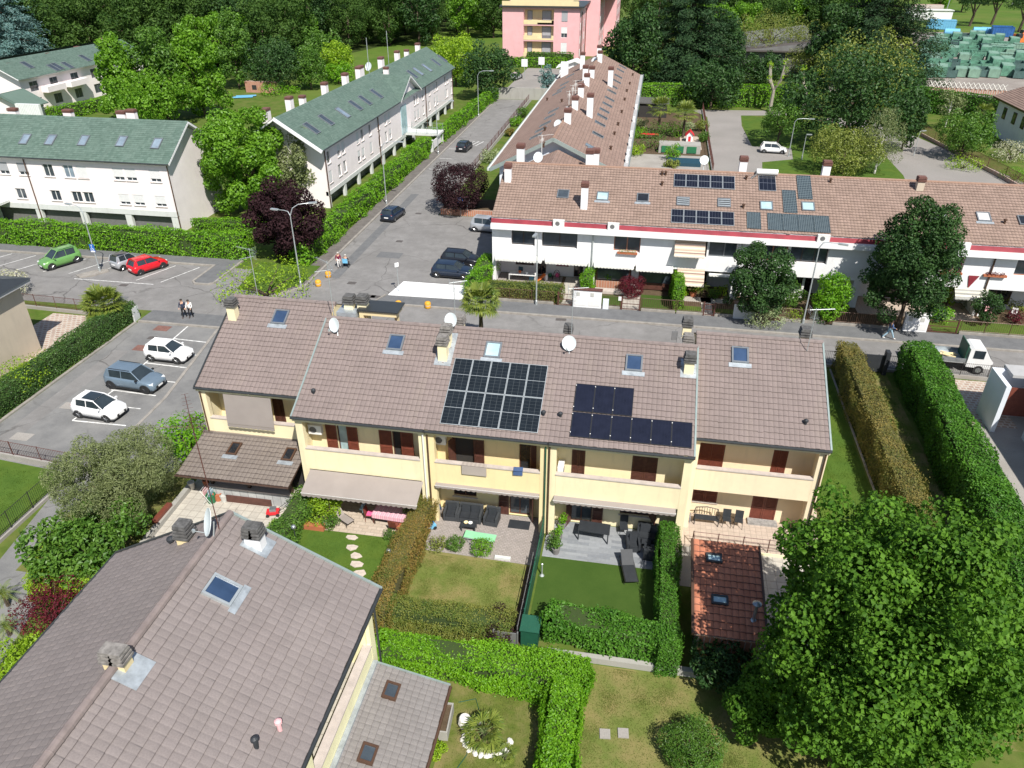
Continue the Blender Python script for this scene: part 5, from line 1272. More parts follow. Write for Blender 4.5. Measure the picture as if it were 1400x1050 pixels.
pr.box(MB(),-.1,0,-.1,W,-.3,.08).build('verge_trim','white_plaster',r)
# entrance landing on the street side
MB().box(-37.2,-31.9,116.3,119.5,1.75,2.05).build('entrance_bridge','pale_concrete',B);m=MB();railing(m,(-37.1,116.3),(-32,116.3),2.05,1.0,.3);railing(m,(-32,119.5),(-37.1,119.5),2.05,1.0,.3);m.build('bridge_railing','pale_gutter',B)
MB().box(-37.3,-37.12,114.6,117.4,2.1,6.2).build('stair_glazing','blind_glass',B)
# ------------------------------------------------------------------ far left houses
C_=thing('apartment_terrace','far white-pink houses with green roof and balconies at the left edge','apartment house',(-115,140,0),0,'white-pink terraces with green roofs')
m=MB();hl=[(a,a+2.0,z,z+1.7)for a in(2,7,12.5,18,23,28)for z in(.7,3.6)]
wall(m,(-113,128),(-110.8,162),0,6.1,hl);m.face([(-113,128,0),(-123,128,0),(-123,128,6.2),(-118,128,8.7),(-113,128,6.2)][::-1]);m.face([(-123,128,0),(-123,162,0),(-123,162,6.2),(-123,128,6.2)][::-1]);m.build('wall','pink_white_plaster',C_)
for h in hl:opening(C_,(-113,128),(-110.8,162),h,frame='grey_frame')
pc=Plane((-112.2,127,6.15),(.065,1,0),(-5.4,0,2.8));W=math.hypot(5.4,2.8)
r=shingle(C_,pc,0,36,W);m=MB();pc.box(m,0,36,0,W,-.2,-.035);m.build('roof_deck','white_plaster',r)
pd_=Plane((-123.2,163,6.15),(-.065,-1,0),(5.4,0,2.8));shingle(C_,pd_,0,36,W)
for u,v in((36,87),(75,88),(70,90),(110,75),(88,86)):a,b=pc.hit(u,v,.1);skylight(C_,pc,a,b,1.2,2.2,'window_glass',apron=False)
for u,v in((11,93),(16,92),(24,94),(64,79),(107,70),(144,58)):q=GX(u,v,-116.8);chimney(C_,q.x,q.y,7.0,q.z+.7,.9,1.0,'pink_white_plaster','brick_red_cap',1,.05,'brick')
for a in(4,10,20):MB().box(-112.6+a*.065,-111.2+a*.065,128+a,128+a+5,3.2,4.2).build('balcony','pink_white_plaster',C_)
D_=thing('annex','small white gabled porch with bright ribbed sheet side below the far left houses','annex',(-106,120,0))
m=MB();m.box(-113,-106.2,119,124,0,3.0);m.face([(-113,119,3),(-106.2,119,3),(-109.6,119,5.0)]);m.build('wall','pink_white_plaster',D_)
for sg in(-1,1):
 m=MB();m.hexa([(-109.6,118.2,5.1),(-109.6+sg*4.3,118.2,2.9),(-109.6+sg*4.3,124.5,2.9),(-109.6,124.5,5.1),(-109.6,118.2,5.25),(-109.6+sg*4.3,118.2,3.05),(-109.6+sg*4.3,124.5,3.05),(-109.6,124.5,5.25)][::1]);m.build('roof','pale_gutter' if sg<0 else 'green_shingles',D_)
MB().box(-106.0,-101.5,117.5,118.0,0,4.0).build('sheet_side','ribbed_sheet',D_)
# ------------------------------------------------------------------ pink apartments
P=thing('apartment_block','tall pink apartment block with cream balconies','apartment block',(-28,212,0))
PX0,PX1,PY=-38.3,-19.0,205.0
px=lambda x,y:(670+x/7,y/7)
zt=lambda y:GY(*px(500,y),PY).z
rows=[(zt(215),zt(100)),(zt(365),zt(255)),(zt(525),zt(405))]
hol=[]
xl=lambda x:GY(*px(x,300),PY).x-PX0
for z0,z1 in rows:hol.append((xl(320),xl(608),z0-.3,z1+.2));hol.append((xl(680),xl(738),z0+.2,z1))
m=MB();wall(m,(PX0,PY),(PX1,PY),1.2,zt(70),hol,1.3);wall(m,(PX0,PY),(PX1,PY),0,1.2,[(6,19,0,1.0)]);wall(m,(PX1,PY),(PX1,224),0,zt(70));wall(m,(PX1,224),(-15.5,224),0,14);wall(m,(-15.5,224),(-15.5,246),0,14);wall(m,(-15.5,246),(-12.2,246),0,14);wall(m,(-12.2,246),(-12.2,268),0,14)
wall(m,(PX0,268),(PX0,PY),0,14);wall(m,(-12.2,268),(PX0,268),0,14);m.build('wall','pink_plaster',P)
for k,(z0,z1)in enumerate(rows):
 b=MB();X0,X1=PX0+xl(320),PX0+xl(608);b.box(X0,X1,PY+.02,PY+1.28,z0-.45,z0-.31);b.box(X0,X0+xl(400)-xl(320),PY-.05,PY+.1,z0-.45,z0+.55)if k!=0 else b.box(X0,X1,PY-.05,PY+.1,z0-.45,z0+.5)
 b.box(PX0+xl(450),X1,PY-.05,PY+.1,z0-.45,z0-.05);b.box(PX0+xl(588),X1,PY-.05,PY+.1,z0-.05,z0+.6);b.box(PX0+xl(400),PX0+xl(452),PY-.051,PY+.1,z0-.44,z0+.6)
 b.build('balcony','cream_plaster',P)
 w_=MB();w_.box(X0+.05,X1-.05,PY+1.25,PY+1.29,z0-.3,z1+.15);w_.build('loggia_wall','cream_plaster',P)
 for a,c in((350,398),(490,578)):
  o=MB().box(PX0+xl(a),PX0+xl(c),PY+1.18,PY+1.24,z0-.25,z1-.1).build('window','grey_frame',P);MB().box(PX0+xl(a)+.15,PX0+xl(c)-.15,PY+1.14,PY+1.17,z0+.5,z1-.2).build('roller_shutter','grey_shutter',o)
 opening(P,(PX0,PY),(PX1,PY),(xl(680),xl(738),z0+.2,z1),depth=1.3-1.05,shut=(.95,.6,.95)[k],shutmat='grey_shutter' if k==0 else 'white_shutter')
MB().box(PX0-.6,PX1+1.0,PY-.8,224,zt(70),zt(55)).build('cornice','dark_gutter',P);MB().box(PX0,PX1-.3,PY-.4,PY-.1,zt(55),zt(12)).build('parapet','cream_plaster',P)
MB().box(PX0+1.5,PX1-2,PY+3,222,zt(55),zt(55)+3.2).build('attic','cream_plaster',P);MB().box(-18.6,-12.0,224.2,268.3,14.0,14.4).build('cornice','dark_gutter',P)
for X,Y0,ys in((PX1,205,(207.5,212,218)),(-15.5,224,(227,233,240)),(-12.2,246,(250,256,262))):
 for y in ys:
  for z in(2,5,8,11):
   o=MB().box(X-.02,X+.05,y-.7,y+.7,z,z+1.7).build('window','white_frame',P);MB().box(X+.051,X+.07,y-.6,y+.6,z+.1,z+1.6).build('roller_shutter','white_shutter' if(y+z)%2 else 'grey_shutter',o)
for y in(PY+5,222):MB().tube([(PX1+.12,y,.2),(PX1+.12,y,12)],.12,6).build('downpipe','brown_pipe',P)
t=thing('gate_lodge','small white gabled lodge in front of the pink apartments','lodge',(-19,190,0))
m=MB();m.box(-21.3,-14.4,185,189,0,2.4);m.face([(-21.3,185,2.4),(-14.4,185,2.4),(-17.8,185,3.8)]);m.build('wall','white_plaster',t)
for sg in(-1,1):MB().hexa([(-17.85,184.4,3.8),(-17.85+sg*4.2,184.4,2.3),(-17.85+sg*4.2,189.4,2.3),(-17.85,189.4,3.8),(-17.85,184.4,4.0),(-17.85+sg*4.2,184.4,2.5),(-17.85+sg*4.2,189.4,2.5),(-17.85,189.4,4.0)]).build('roof','white_plaster',t)
# ------------------------------------------------------------------ houses at the right edge, hall behind the cedars
t=thing('detached_house','white house with brown hipped eaves at the far right edge','house',(60,136,0))
m=MB();m.box(56.5,72,128,142.5,0,5.6);m.build('wall','white_plaster',t)
for sg in(-1,1):
 pl=Plane((55.6 if sg<0 else 73,143.4 if sg<0 else 127,5.7),(0,sg,0),(-sg*8.7,0,3.2));W=math.hypot(8.7,3.2)
 r=tiles('roof',pl,0,16.4,W,'row_tiles',t,ns=2,tw=.35,course=.42);pl.box(MB(),0,16.4,0,W,-.35,-.035).build('roof_deck','brown_pipe',r)
for y in(131,134.5,138.5):o=MB().box(56.42,56.52,y,y+1.3,2.9,4.6).build('window','brown_wood',t);MB().box(56.4,56.419,y+.1,y+1.2,3.0,4.5).build('pane','dark_glass',o)
chimney(t,61,133,7,9.2,1.0,1.0,'white_plaster','brick_red_cap',2,.06,'brick')
t=thing('warehouse','low hall with a pale ribbed roof behind the dark cedars','warehouse',(36,200,0))
m=MB();m.box(21,38,200,235,0,5);m.build('wall','grille_grey',t)
m=MB();m.hexa([(20,199,5.0),(39,199,5.0),(39,236,5.0),(20,236,5.0),(20,199,5.2),(39,199,7.6),(39,236,7.6),(20,236,5.2)]);m.build('roof','slate_grey_sheet',t)
t=thing('garage','white garage building in shade at the right edge beside the tall green hedge','garage',(27,45,0))
m=MB();m.box(24.2,24.5,46.6,49.2,0,3.5);m.box(24.51,44,48.9,49.2,0,3.5);m.box(26.0,26.2,41,46.2,0,2.2);m.build('wall','bluish_plaster',t)
MB().box(25.0,44,47.9,49.4,3.502,3.7).build('flat_roof','grey_plaster',t);MB().box(24.7,30.0,47.4,47.5,.9,3.0).build('door','red_wood',t)
m=MB()
for k in range(9):m.box(25.96,25.99,41.3+k*.5,41.5+k*.5,1.1,1.85)
m.build('slot','dark_gutter',t)
t=thing('detached_house','white house just beyond the right edge shading its yard','house',(33,36,0));MB().box(27.2,40,25,45,0,6.4).build('wall','white_plaster',t);MB().hexa([(26.8,24,6.41),(41,24,6.41),(41,45.6,6.41),(26.8,45.6,6.41),(33,24,9.4),(34,24,9.4),(34,45.6,9.4),(33,45.6,9.4)]).build('roof','row_tiles',t)
# ------------------------------------------------------------------ vehicles
def car(label,loc,rz,paint,L=3.6,W=1.65,H=1.5,hood=.9,deck=.12,belt=.92,rail=.35,glassroof=None,wheel=.3,kind='car',cladding=False,alloy='alloy',group=None,rear_slope=.3,wind=.75,plate=True,roof_mat=None):
 """hatchback: loc = ground under its centre, front along local +x"""
 t=thing('parked_car',label,kind,(loc[0],loc[1],0),rz,group)
 hl=L/2;hw=W/2;gc=.2
 st=[(-hl,.42,belt-.14,.80),(-hl+.06,.30,belt-.03,.90),(-hl+.3,gc,belt+.02,.985),(-hl+.8,gc,belt+.01,1.0),(0,gc,belt,1.0),(hl-hood-.1,gc,belt-.01,1.0),(hl-hood*.6,gc,belt-.07,.99),(hl-hood*.28,gc,belt-.16,.96),(hl-.09,.24,belt-.27,.86),(hl,.34,belt-.38,.74)]
 m=MB();R=[]
 for x,zb,ztp,k in st:
  w=hw*k;zm=zb+(ztp-zb)*.5
  half=[(w*.82,zb),(w*.96,zb+.06),(w,zm-.05),(w*.995,zm+.08),(w*.965,ztp-.07),(w*.9,ztp-.012),(w*.5,ztp+.025)]
  R.append([(x,y,z)for y,z in half]+[(x,-y,z)for y,z in half[::-1]])
 n=len(R[0])
 for a,b in zip(R,R[1:]):
  for i in range(n):m.face([a[i],b[i],b[(i+1)%n],a[(i+1)%n]])
 m.face(R[0]);m.face(R[-1][::-1])
 body=m.build('body',paint,t,smooth=True,off=(0,0,0))
 xw,xb=hl-hood,-hl+deck
 xr0,xr1=xw-wind,xb+rear_slope
 gb,gt=hw*.93,hw*.72;zt0=H-.06
 lo=[(xb,-gb*.92),(xb,gb*.92),(xw,gb*.95),(xw,-gb*.95)];up_=[(xr1,-gt*.95),(xr1,gt*.95),(xr0,gt*.93),(xr0,-gt*.93)]
 zb_=belt-.04
 g=MB();P0=[(x,y,zb_)for x,y in lo];P1=[(x,y,zt0)for x,y in up_]
 for i in range(4):g.face([P0[i],P0[(i+1)%4],P1[(i+1)%4],P1[i]][::-1])
 g.face(P1[::-1]);g.build('windows','car_glass',t,off=(0,0,0))
 r=MB();k=6;rows=[]
 for i in range(k+1):
  x=xr1-.05+(xr0-xr1+.09)*i/k;c=math.sin(pi*(.12+.8*i/k))*.05
  rows.append([(x,y*gt*1.03,zt0+.012+c-.035*abs(y)**3)for y in(-1,-.8,-.3,.3,.8,1)])
 for a,b in zip(rows,rows[1:]):
  for i in range(5):r.face([a[i],b[i],b[i+1],a[i+1]])
 for i in range(5):r.face([rows[0][i+1],rows[0][i],(rows[0][i][0],rows[0][i][1],zt0-.03),(rows[0][i+1][0],rows[0][i+1][1],zt0-.03)])
 roof=r.build('roof',roof_mat or paint,t,smooth=True,off=(0,0,0))
 if glassroof:
  gl=MB();a=rows
  for i in range(2,k):
   for j in range(1,4):gl.face([tuple(Vector(p)+Vector((0,0,.006)))for p in(a[i][j],a[i+1][j],a[i+1][j+1],a[i][j+1])])
  gl.build('sunroof','car_glass',roof,off=(0,0,0))
 for s in(-1,1):
  p=MB();p.tube([(xw+.02,s*gb*.95,zb_+.02),(xr0+.02,s*gt*.95,zt0+.005)],.035,5);p.tube([(xb-.01,s*gb*.9,zb_+.02),(xr1-.02,s*gt*.95,zt0+.005)],.06,5)
  xm=(xw+xb)/2-.05;p.tube([(xm,s*gb*.955,zb_),(xm-.02,s*gt*1.0,zt0)],.03,4);p.tube([(xr1-.03,s*gt*1.0,zt0+.0),(xr0+.03,s*gt*.98,zt0+.0)],.03,4)
  q=xb+(xm-xb)*.42;p.hexa([(xb,s*gb*.925-.012,zb_),(q-.12,s*gb*.96-.01,zb_),(q-.12,s*gb*.96+.01,zb_),(xb,s*gb*.925+.01,zb_),(xr1-.02,s*gt*.98-.01,zt0),(xr1+.12,s*gt*1.0-.01,zt0),(xr1+.12,s*gt*1.0+.01,zt0),(xr1-.02,s*gt*.98+.01,zt0)])
  p.build('pillars',paint,t,off=(0,0,0))
 wx=(hl-.68 if L>3 else hl-.55,-hl+.62 if L>3 else-hl+.48)
 for x in wx:
  for s in(-1,1):
   w=MB();y=s*(hw-.1)
   prof=[(.6,-.1),(.92,-.1),(1.0,-.07),(1.0,.07),(.92,.1),(.6,.1)]
   n=18;rg=[[(x+wheel*q*math.cos(2*pi*i/n),y+d,wheel+wheel*q*math.sin(2*pi*i/n))for i in range(n)]for q,d in prof]
   for a,b in zip(rg,rg[1:]):
    for i in range(n):w.face([a[i],a[(i+1)%n],b[(i+1)%n],b[i]])
   wh=w.build('wheel','rubber',t,off=(0,0,0))
   rm=MB();yo=y+s*.085
   rm.tube([(x,y,wheel),(x,yo-s*.02,wheel)],wheel*.62,16)
   for i in range(5):
    a=i*2*pi/5;rm.tube([(x,yo,wheel),(x+wheel*.62*math.cos(a),yo-s*.005,wheel+wheel*.62*math.sin(a))],.03,4)
   rm.build('rim',alloy,wh,off=(0,0,0))
   ar=MB();ya=s*(hw*.995)
   ar.tube([(x+(wheel+.045)*math.cos(pi*i/10),ya-s*.02,wheel+(wheel+.045)*math.sin(pi*i/10))for i in range(11)],.03 if not cladding else .06,5);ar.tube([(x,y-s*.1,wheel),(x,ya+s*.001,wheel)],wheel+.02,18)
   ar.build('wheel_arch','black_plastic',t,off=(0,0,0))
 z=belt
 def two(name,mat,fx,fy,fz,sx,sy,sz,a=0.0):
  for s in(-1,1):MB().obox((fx,s*fy,fz),(sx,sy,sz),s*a).build(name,mat,t,off=(0,0,0))
 two('headlight','lamp_glass',hl-.2,hw*.68,z-.27,.2,.28,.14,-.5);two('tail_light','tail_red',-hl+.13,hw*.76,z-.1,.1,.16,.24,.2);two('wing_mirror',paint if not cladding else 'black_plastic',xw-.18,hw*1.07,z+.06,.12,.16,.11)
 MB().obox((hl-.035,0,.42),(.09,W*.52,.2)).build('grille','black_plastic',t,off=(0,0,0))
 MB().obox((-hl+.0,0,z-.32),(.05,.5,.12)).build('number_plate','sign_white',t,off=(0,0,0));MB().obox((hl+.025,0,.45),(.03,.45,.11)).build('number_plate','sign_white',t,off=(0,0,0))
 sk=MB();sk.box(-hl+.1,hl-.12,-hw*.95,hw*.95,.17,.27)
 for s in(-1,1):sk.box(-hl+.9,hl-.95,s*hw*.995-.02,s*hw*.995+.02,.2,.33 if cladding else .26)
 sk.build('sill','black_plastic',t,off=(0,0,0))
 if kind=='suv':
  for s in(-1,1):MB().tube([(xr1+.1,s*gt*.95,zt0+.08),(xr0-.1,s*gt*.95,zt0+.08)],.022,5).build('roof_rail','black_plastic',t,off=(0,0,0))
 return t
carpaint('paint_white',(.82,.82,.82));carpaint('paint_red',(.62,.008,.018));carpaint('paint_green',(.16,.36,.1),.2);carpaint('paint_silver',(.3,.32,.34),.5);carpaint('paint_bluegrey',(.2,.27,.34),.35);carpaint('paint_navy',(.012,.022,.045));carpaint('paint_black',(.012,.013,.018));carpaint('paint_lightgrey',(.5,.52,.55),.4)
def mid(a,b):return((a[0]+b[0])/2,(a[1]+b[1])/2)
def wheels_at(front,rear,off,W):
 """car pose from the ground points of its two visible wheels"""
 F,Rr=G(*front),G(*rear);d=(F-Rr).normalized();s=Vector((-d.y,d.x,0))*off
 c=(F+Rr)/2+s*(W/2-.1);return(c.x,c.y),math.atan2(d.y,d.x)
c,a=wheels_at((245,498),(207,494),1,1.65);car('white small hatchback with black mirrors and grille in the upper bay of the lot',c,a,'paint_white',3.5,1.62,1.46,.85,.12,wheel=.3)
c,a=wheels_at((198,538),(158,532),1,1.78);car('blue-grey crossover parked between the two white cars',c,a,'paint_bluegrey',4.15,1.78,1.6,1.0,.14,1.0,wheel=.33,kind='suv',cladding=True,alloy='dark_alloy')
c,a=wheels_at((147,577),(111,571),1,1.62);car('white rounded city car with a dark glass roof in the lower bay of the lot',c,a,'paint_white',3.5,1.62,1.48,.8,.18,.95,glassroof=True,wheel=.29)
c,a=wheels_at((82,370.5),(106,355),-1,1.65);c=G(84,362,0);a=math.atan2(-1.9,-.95);car('light green compact off-roader at the left of the parking row',(c.x,c.y),a,'paint_green',3.75,1.68,1.68,.9,.1,1.02,wheel=.34,kind='suv')
c=G(171,367,0);car('tiny silver two-seater with a black roof parked beside the red car',(c.x-.1,c.y+.5),math.radians(68),'paint_lightgrey',2.7,1.6,1.53,.55,.08,.95,wheel=.29,roof_mat='paint_black',rear_slope=.2,wind=.6)
c=G(202,370,0);car('bright red hatchback in the parking row seen from behind',(c.x,c.y+.2),math.radians(62),'paint_red',3.6,1.65,1.47,.85,.12,wheel=.3,alloy='dark_alloy')
c,a=wheels_at((634,383),(599,380),1,1.75);car('navy hatchback nearest the white slab',c,a,'paint_navy',4.0,1.74,1.45,1.0,.14,.95,wheel=.31)
c,a=wheels_at((644,366.5),(612,363.5),1,1.75);car('black hatchback half hidden behind the navy one in the bay',c,a,'paint_black',4.0,1.74,1.45,1.0,.14,.95,wheel=.31)
c=G(668,318,0);car('silver van-like car tucked under the end of the white terrace',(c.x-.2,c.y+.5),math.radians(-8),'paint_lightgrey',3.7,1.68,1.65,.75,.1,1.02,wheel=.3)
c=G(538,298,0);car('dark blue hatchback standing at the left kerb of the side street',(c.x,c.y),math.radians(83),'paint_navy',3.8,1.68,1.46,.9,.12,wheel=.3)
c=G(635,205,0);car('dark car parked farther up the side street',(c.x,c.y),math.radians(86),'paint_black',3.9,1.7,1.46,.9,.12,wheel=.3)
c=G(1057,210,0);car('white car alone in the courtyard behind the white terrace',(c.x,c.y+.6),math.radians(-4),'paint_white',3.9,1.7,1.5,.9,.13,wheel=.3)
c=G(706,108,0);car('grey estate car in front of the pink apartments',(c.x,c.y),math.radians(80),'paint_lightgrey',4.2,1.75,1.5,.95,.1,wheel=.31)
c=G(1377,187,0);car('white car half hidden by the pale blossom bush at the right edge',(c.x+1.0,c.y),math.radians(5),'paint_white',4.0,1.7,1.5,.9,.12,wheel=.3)
# flatbed truck on the street
q=G(1338,527,0);t=thing('flatbed_truck','small white flatbed truck parked on the street beyond the tall hedge','truck',(24.6,55.6,0),math.radians(-3))
m=MB();pts=[(.0,.55),(0,2.0),(.25,2.12),(1.0,2.12),(1.55,1.3),(1.75,1.1),(1.75,.5)]
for s in(-1,1):m.face([(x+.55,s*.82,z)for x,z in(pts if s<0 else pts[::-1])][::-1])
for a,b in zip(pts,pts[1:]+pts[:1]):m.face([(a[0]+.55,-.82,a[1]),(a[0]+.55,.82,a[1]),(b[0]+.55,.82,b[1]),(b[0]+.55,-.82,b[1])])
cab=m.build('cab','paint_white',t,off=(0,0,0))
MB().hexa([(1.58,-.7,2.02),(2.1,-.72,1.32),(2.1,.72,1.32),(1.58,.7,2.02),(1.61,-.7,2.06),(2.13,-.72,1.35),(2.13,.72,1.35),(1.61,.7,2.06)]).build('windscreen','car_glass',cab,off=(0,0,0))
for s in(-1,1):MB().box(.85,1.6,s*.83-.01,s*.83+.01,1.3,1.95).build('side_window','car_glass',cab,off=(0,0,0))
m=MB();m.box(-3.2,.4,-.9,.9,.85,.95);m.build('flatbed','galvanised',t,off=(0,0,0))
m=MB();m.box(-3.2,.4,-.92,-.88,.96,1.25);m.box(-3.2,.4,.88,.92,.96,1.25);m.box(-3.2,-3.16,-.87,.87,.96,1.25);m.build('sideboard','zinc',t,off=(0,0,0))
m=MB();m.box(.3,.36,-.85,.85,.96,2.35);m.build('headboard','dark_green_metal',t,off=(0,0,0));MB().box(-3.1,1.9,-.35,.35,.45,.84).build('chassis','black_plastic',t,off=(0,0,0))
for x in(-2.2,1.45):
 for s in(-1,1):
  w=MB();w.tube([(x,s*.6,.36),(x,s*.85,.36)],.36,16);o=w.build('wheel','rubber',t,off=(0,0,0));MB().tube([(x,s*.84,.36),(x,s*.865,.36)],.2,12).build('rim','alloy',o,off=(0,0,0))
o=MB();
for k in range(7):o.obox((-.7+random.uniform(-.4,.4),random.uniform(-.5,.5),1.02+k*.02),(.9,.12,.06),random.uniform(-.6,.6))
oo=o.build('timber_pile','deep_yellow_plaster',off=(0,0,0));oo.location=t.location;tag(oo,'loose orange boards lying on the truck bed','boards')
# ------------------------------------------------------------------ people
def skin_body(name,verts,edges,radii,mat,parent,sub=1):
 me=bpy.data.meshes.new(name);me.from_pydata(verts,edges,[]);me.materials.append(MATS[mat])
 o=bpy.data.objects.new(name,me);COL.objects.link(o);o.parent=parent
 mo=o.modifiers.new('skin','SKIN');mo.use_smooth_shade=True
 if not me.skin_vertices:
  bpy.context.view_layer.objects.active=o
 for i,r in enumerate(radii):me.skin_vertices[0].data[i].radius=(r,r)if not isinstance(r,tuple)else r
 me.skin_vertices[0].data[0].use_root=True
 s=o.modifiers.new('smooth','SUBSURF');s.levels=sub;s.render_levels=sub
 return o
def person(label,loc,rz,top='navy_cloth',legs='black_cloth',hair='hair_dark',stride=.12,seated=False,arms=(.2,.2),h=1.7,skirt=False,inner=None):
 """standing or walking figure facing local +x"""
 t=thing('person',label,'person',(loc[0],loc[1],loc[2]if len(loc)>2 else 0),rz)
 k=h/1.7;hip=.92 if not seated else .55
 J={};
 if seated:
  for s,n in((-1,'r'),(1,'l')):J['hip'+n]=(0,s*.1,hip);J['knee'+n]=(.44,s*.13,hip);J['ank'+n]=(.46,s*.13,.12);J['toe'+n]=(.64,s*.14,.05)
 else:
  for s,n,d in((-1,'r',stride),(1,'l',-stride)):J['hip'+n]=(0,s*.1,hip-.02);J['knee'+n]=(d*.7+.04,s*.1,.5);J['ank'+n]=(d*1.6-(.08 if d<0 else 0),s*.1,.09);J['toe'+n]=(d*1.6+.17,s*.12,.04)
 b=hip-.92
 J['pel']=(0,0,.95+b);J['bel']=(.01,0,1.1+b);J['che']=(.0,0,1.3+b);J['nek']=(.0,0,1.46+b);J['he0']=(.03,0,1.53+b);J['hea']=(.035,0,1.62+b);J['top']=(.02,0,1.69+b)
 for s,n,ar in((-1,'r',arms[0]),(1,'l',arms[1])):
  J['sho'+n]=(0,s*.18,1.4+b);J['elb'+n]=(-.03+ar*.3,s*.26,1.12+b);J['wri'+n]=(ar+.02,s*.22,.9+ar*.45+b);J['pal'+n]=(ar+.07,s*.21,.84+ar*.5+b)
 def build(name,seq,rad,mat,extra=()):
  idx={n:i for i,n in enumerate(seq)};V=[tuple(x*k for x in J[n])if isinstance(n,str)else n for n in seq]
  E=[e for e in EDG if e[0]in idx and e[1]in idx]
  return skin_body(name,V,[(idx[a],idx[c])for a,c in E],[rad[n]*k if not isinstance(rad[n],tuple)else tuple(x*k for x in rad[n])for n in seq],mat,t)
 EDG=[('pel','bel'),('bel','che'),('che','nek'),('nek','he0'),('he0','hea'),('hea','top')]
 for n in 'rl':EDG+=[('pel','hip'+n),('hip'+n,'knee'+n),('knee'+n,'ank'+n),('ank'+n,'toe'+n),('che','sho'+n),('sho'+n,'elb'+n),('elb'+n,'wri'+n),('wri'+n,'pal'+n)]
 rad=dict(pel=.12,bel=.115,che=.13,nek=.055,he0=.07,hea=.095,top=.06)
 for n in 'rl':rad.update({'hip'+n:.085,'knee'+n:.055,'ank'+n:.038,'toe'+n:.03,'sho'+n:.055,'elb'+n:.038,'wri'+n:.026,'pal'+n:.03})
 allj=list(rad)
 for n,s in(('r',-1),('l',1)):
  px,py,pz=J['pal'+n]
  for f in range(5):
   a='f%d%s'%(f,n);tip=(px+.06+.01*(f in(1,2)),py+(f-1.5)*.017,pz-.05-.012*(f in(1,2)))if f<4 else(px+.05,py-s*.05,pz+.0)
   J[a]=tip;rad[a]=.009;allj.append(a);EDG.append(('pal'+n,a))
 build('body',allj,rad,'skin')
 big={n:(r+.018)for n,r in rad.items()}
 build('jacket',['bel','che','pel','shor','elbr','wrir','shol','elbl','wril'],big,top)
 big2={n:(r+.016)for n,r in rad.items()}
 build('trousers',['pel','hipr','kneer','ankr','hipl','kneel','ankl'],big2,legs)
 for n in 'rl':build('shoe',['ank'+n,'toe'+n],{'ank'+n:.05,'toe'+n:.042},'white_cloth' if legs=='denim_pale' else 'black_cloth')
 c=[x*k for x in J['hea']];hb=MB();prof=[(.02,.0),(.098,.0),(.108,.045),(.095,.095),(.05,.125),(.005,.13)]
 hb.lathe([(r*k,z*k)for r,z in prof],12,(c[0]-.018*k,c[1],c[2]-.008*k));hb.build('hair',hair,t,smooth=True,off=(0,0,0))
 fc=MB()
 for s in(-1,1):fc.obox((c[0]+.092*k,s*.034*k,c[2]+.002),(.012,.024,.012))
 fc.obox((c[0]+.09*k,0,c[2]-.075*k),(.014,.045,.01));fc.build('face','black_cloth',t,off=(0,0,0))
 MB().hexa([(c[0]+.085*k,-.016,c[2]-.045),(c[0]+.125*k,-.012,c[2]-.042),(c[0]+.125*k,.012,c[2]-.042),(c[0]+.085*k,.016,c[2]-.045),(c[0]+.085*k,-.008,c[2]+.01),(c[0]+.1*k,-.006,c[2]+.01),(c[0]+.1*k,.006,c[2]+.01),(c[0]+.085*k,.008,c[2]+.01)]).build('nose','skin',t,off=(0,0,0))
 for s in(-1,1):MB().obox((c[0]-.005,s*.1*k,c[2]-.02),(.045,.02,.06)).build('ear','skin',t,off=(0,0,0))
 return t
p=G(253,434,.1);person('person in a navy jacket and dark trousers walking beside the one in white',(p.x,p.y,.11),math.radians(-75),'navy_cloth','black_cloth',stride=.1,arms=(.25,.1))
p=G(262,434,.1);person('person in a white top and dark trousers walking beside the navy jacket',(p.x,p.y,.11),math.radians(-80),'white_cloth','black_cloth',stride=.08,arms=(.2,.25),h=1.64)
p=G(1214,463,.12);person('person in a blue top and pale jeans striding along the far pavement',(p.x,p.y,.12),math.radians(5),'denim_blue','denim_pale',stride=.24,arms=(.3,.05),h=1.68)
p=G(464,366,0);person('person in a dark red top and white trousers standing at the side street kerb',(p.x,p.y,0),math.radians(-70),'maroon','white_cloth',hair='hair_grey',stride=.05,arms=(.2,.2),h=1.62)
p=G(473.5,365,0);wc=thing('wheelchair','black wheelchair with a pale blue back at the side street mouth','wheelchair',(p.x,p.y,0),math.radians(95))
for s in(-1,1):
 o=MB();o.tube([(-.05+.3*math.cos(2*pi*i/20),s*.3,.31+.3*math.sin(2*pi*i/20))for i in range(21)],.022,5,cap=False)
 for i in range(6):o.tube([(-.05,s*.3,.31),(-.05+.29*math.cos(i),s*.3,.31+.29*math.sin(i))],.005,3)
 o.build('wheel','rubber',wc,off=(0,0,0));o=MB();o.tube([(.42,s*.25,.09),(.42,s*.29,.09)],.09,10);o.build('castor','rubber',wc,off=(0,0,0))
MB().box(-.2,.3,-.25,.25,.44,.49).build('seat','black_cloth',wc,off=(0,0,0));MB().box(-.26,-.21,-.25,.25,.49,.95).build('backrest','light_blue',wc,off=(0,0,0))
m=MB()
for s in(-1,1):m.tube([(-.24,s*.27,.1),(-.24,s*.27,.95),(-.38,s*.27,.96)],.014,5);m.tube([(-.2,s*.27,.45),(.4,s*.27,.44),(.42,s*.27,.1)],.014,5);m.tube([(-.2,s*.28,.68),(.2,s*.28,.68)],.025,5)
m.build('frame','galvanised',wc,off=(0,0,0))
person('person with grey hair seated in the wheelchair seen from behind',(p.x,p.y,0),math.radians(95),'black_cloth','black_cloth',hair='hair_grey',seated=True,arms=(.25,.25),h=1.65)
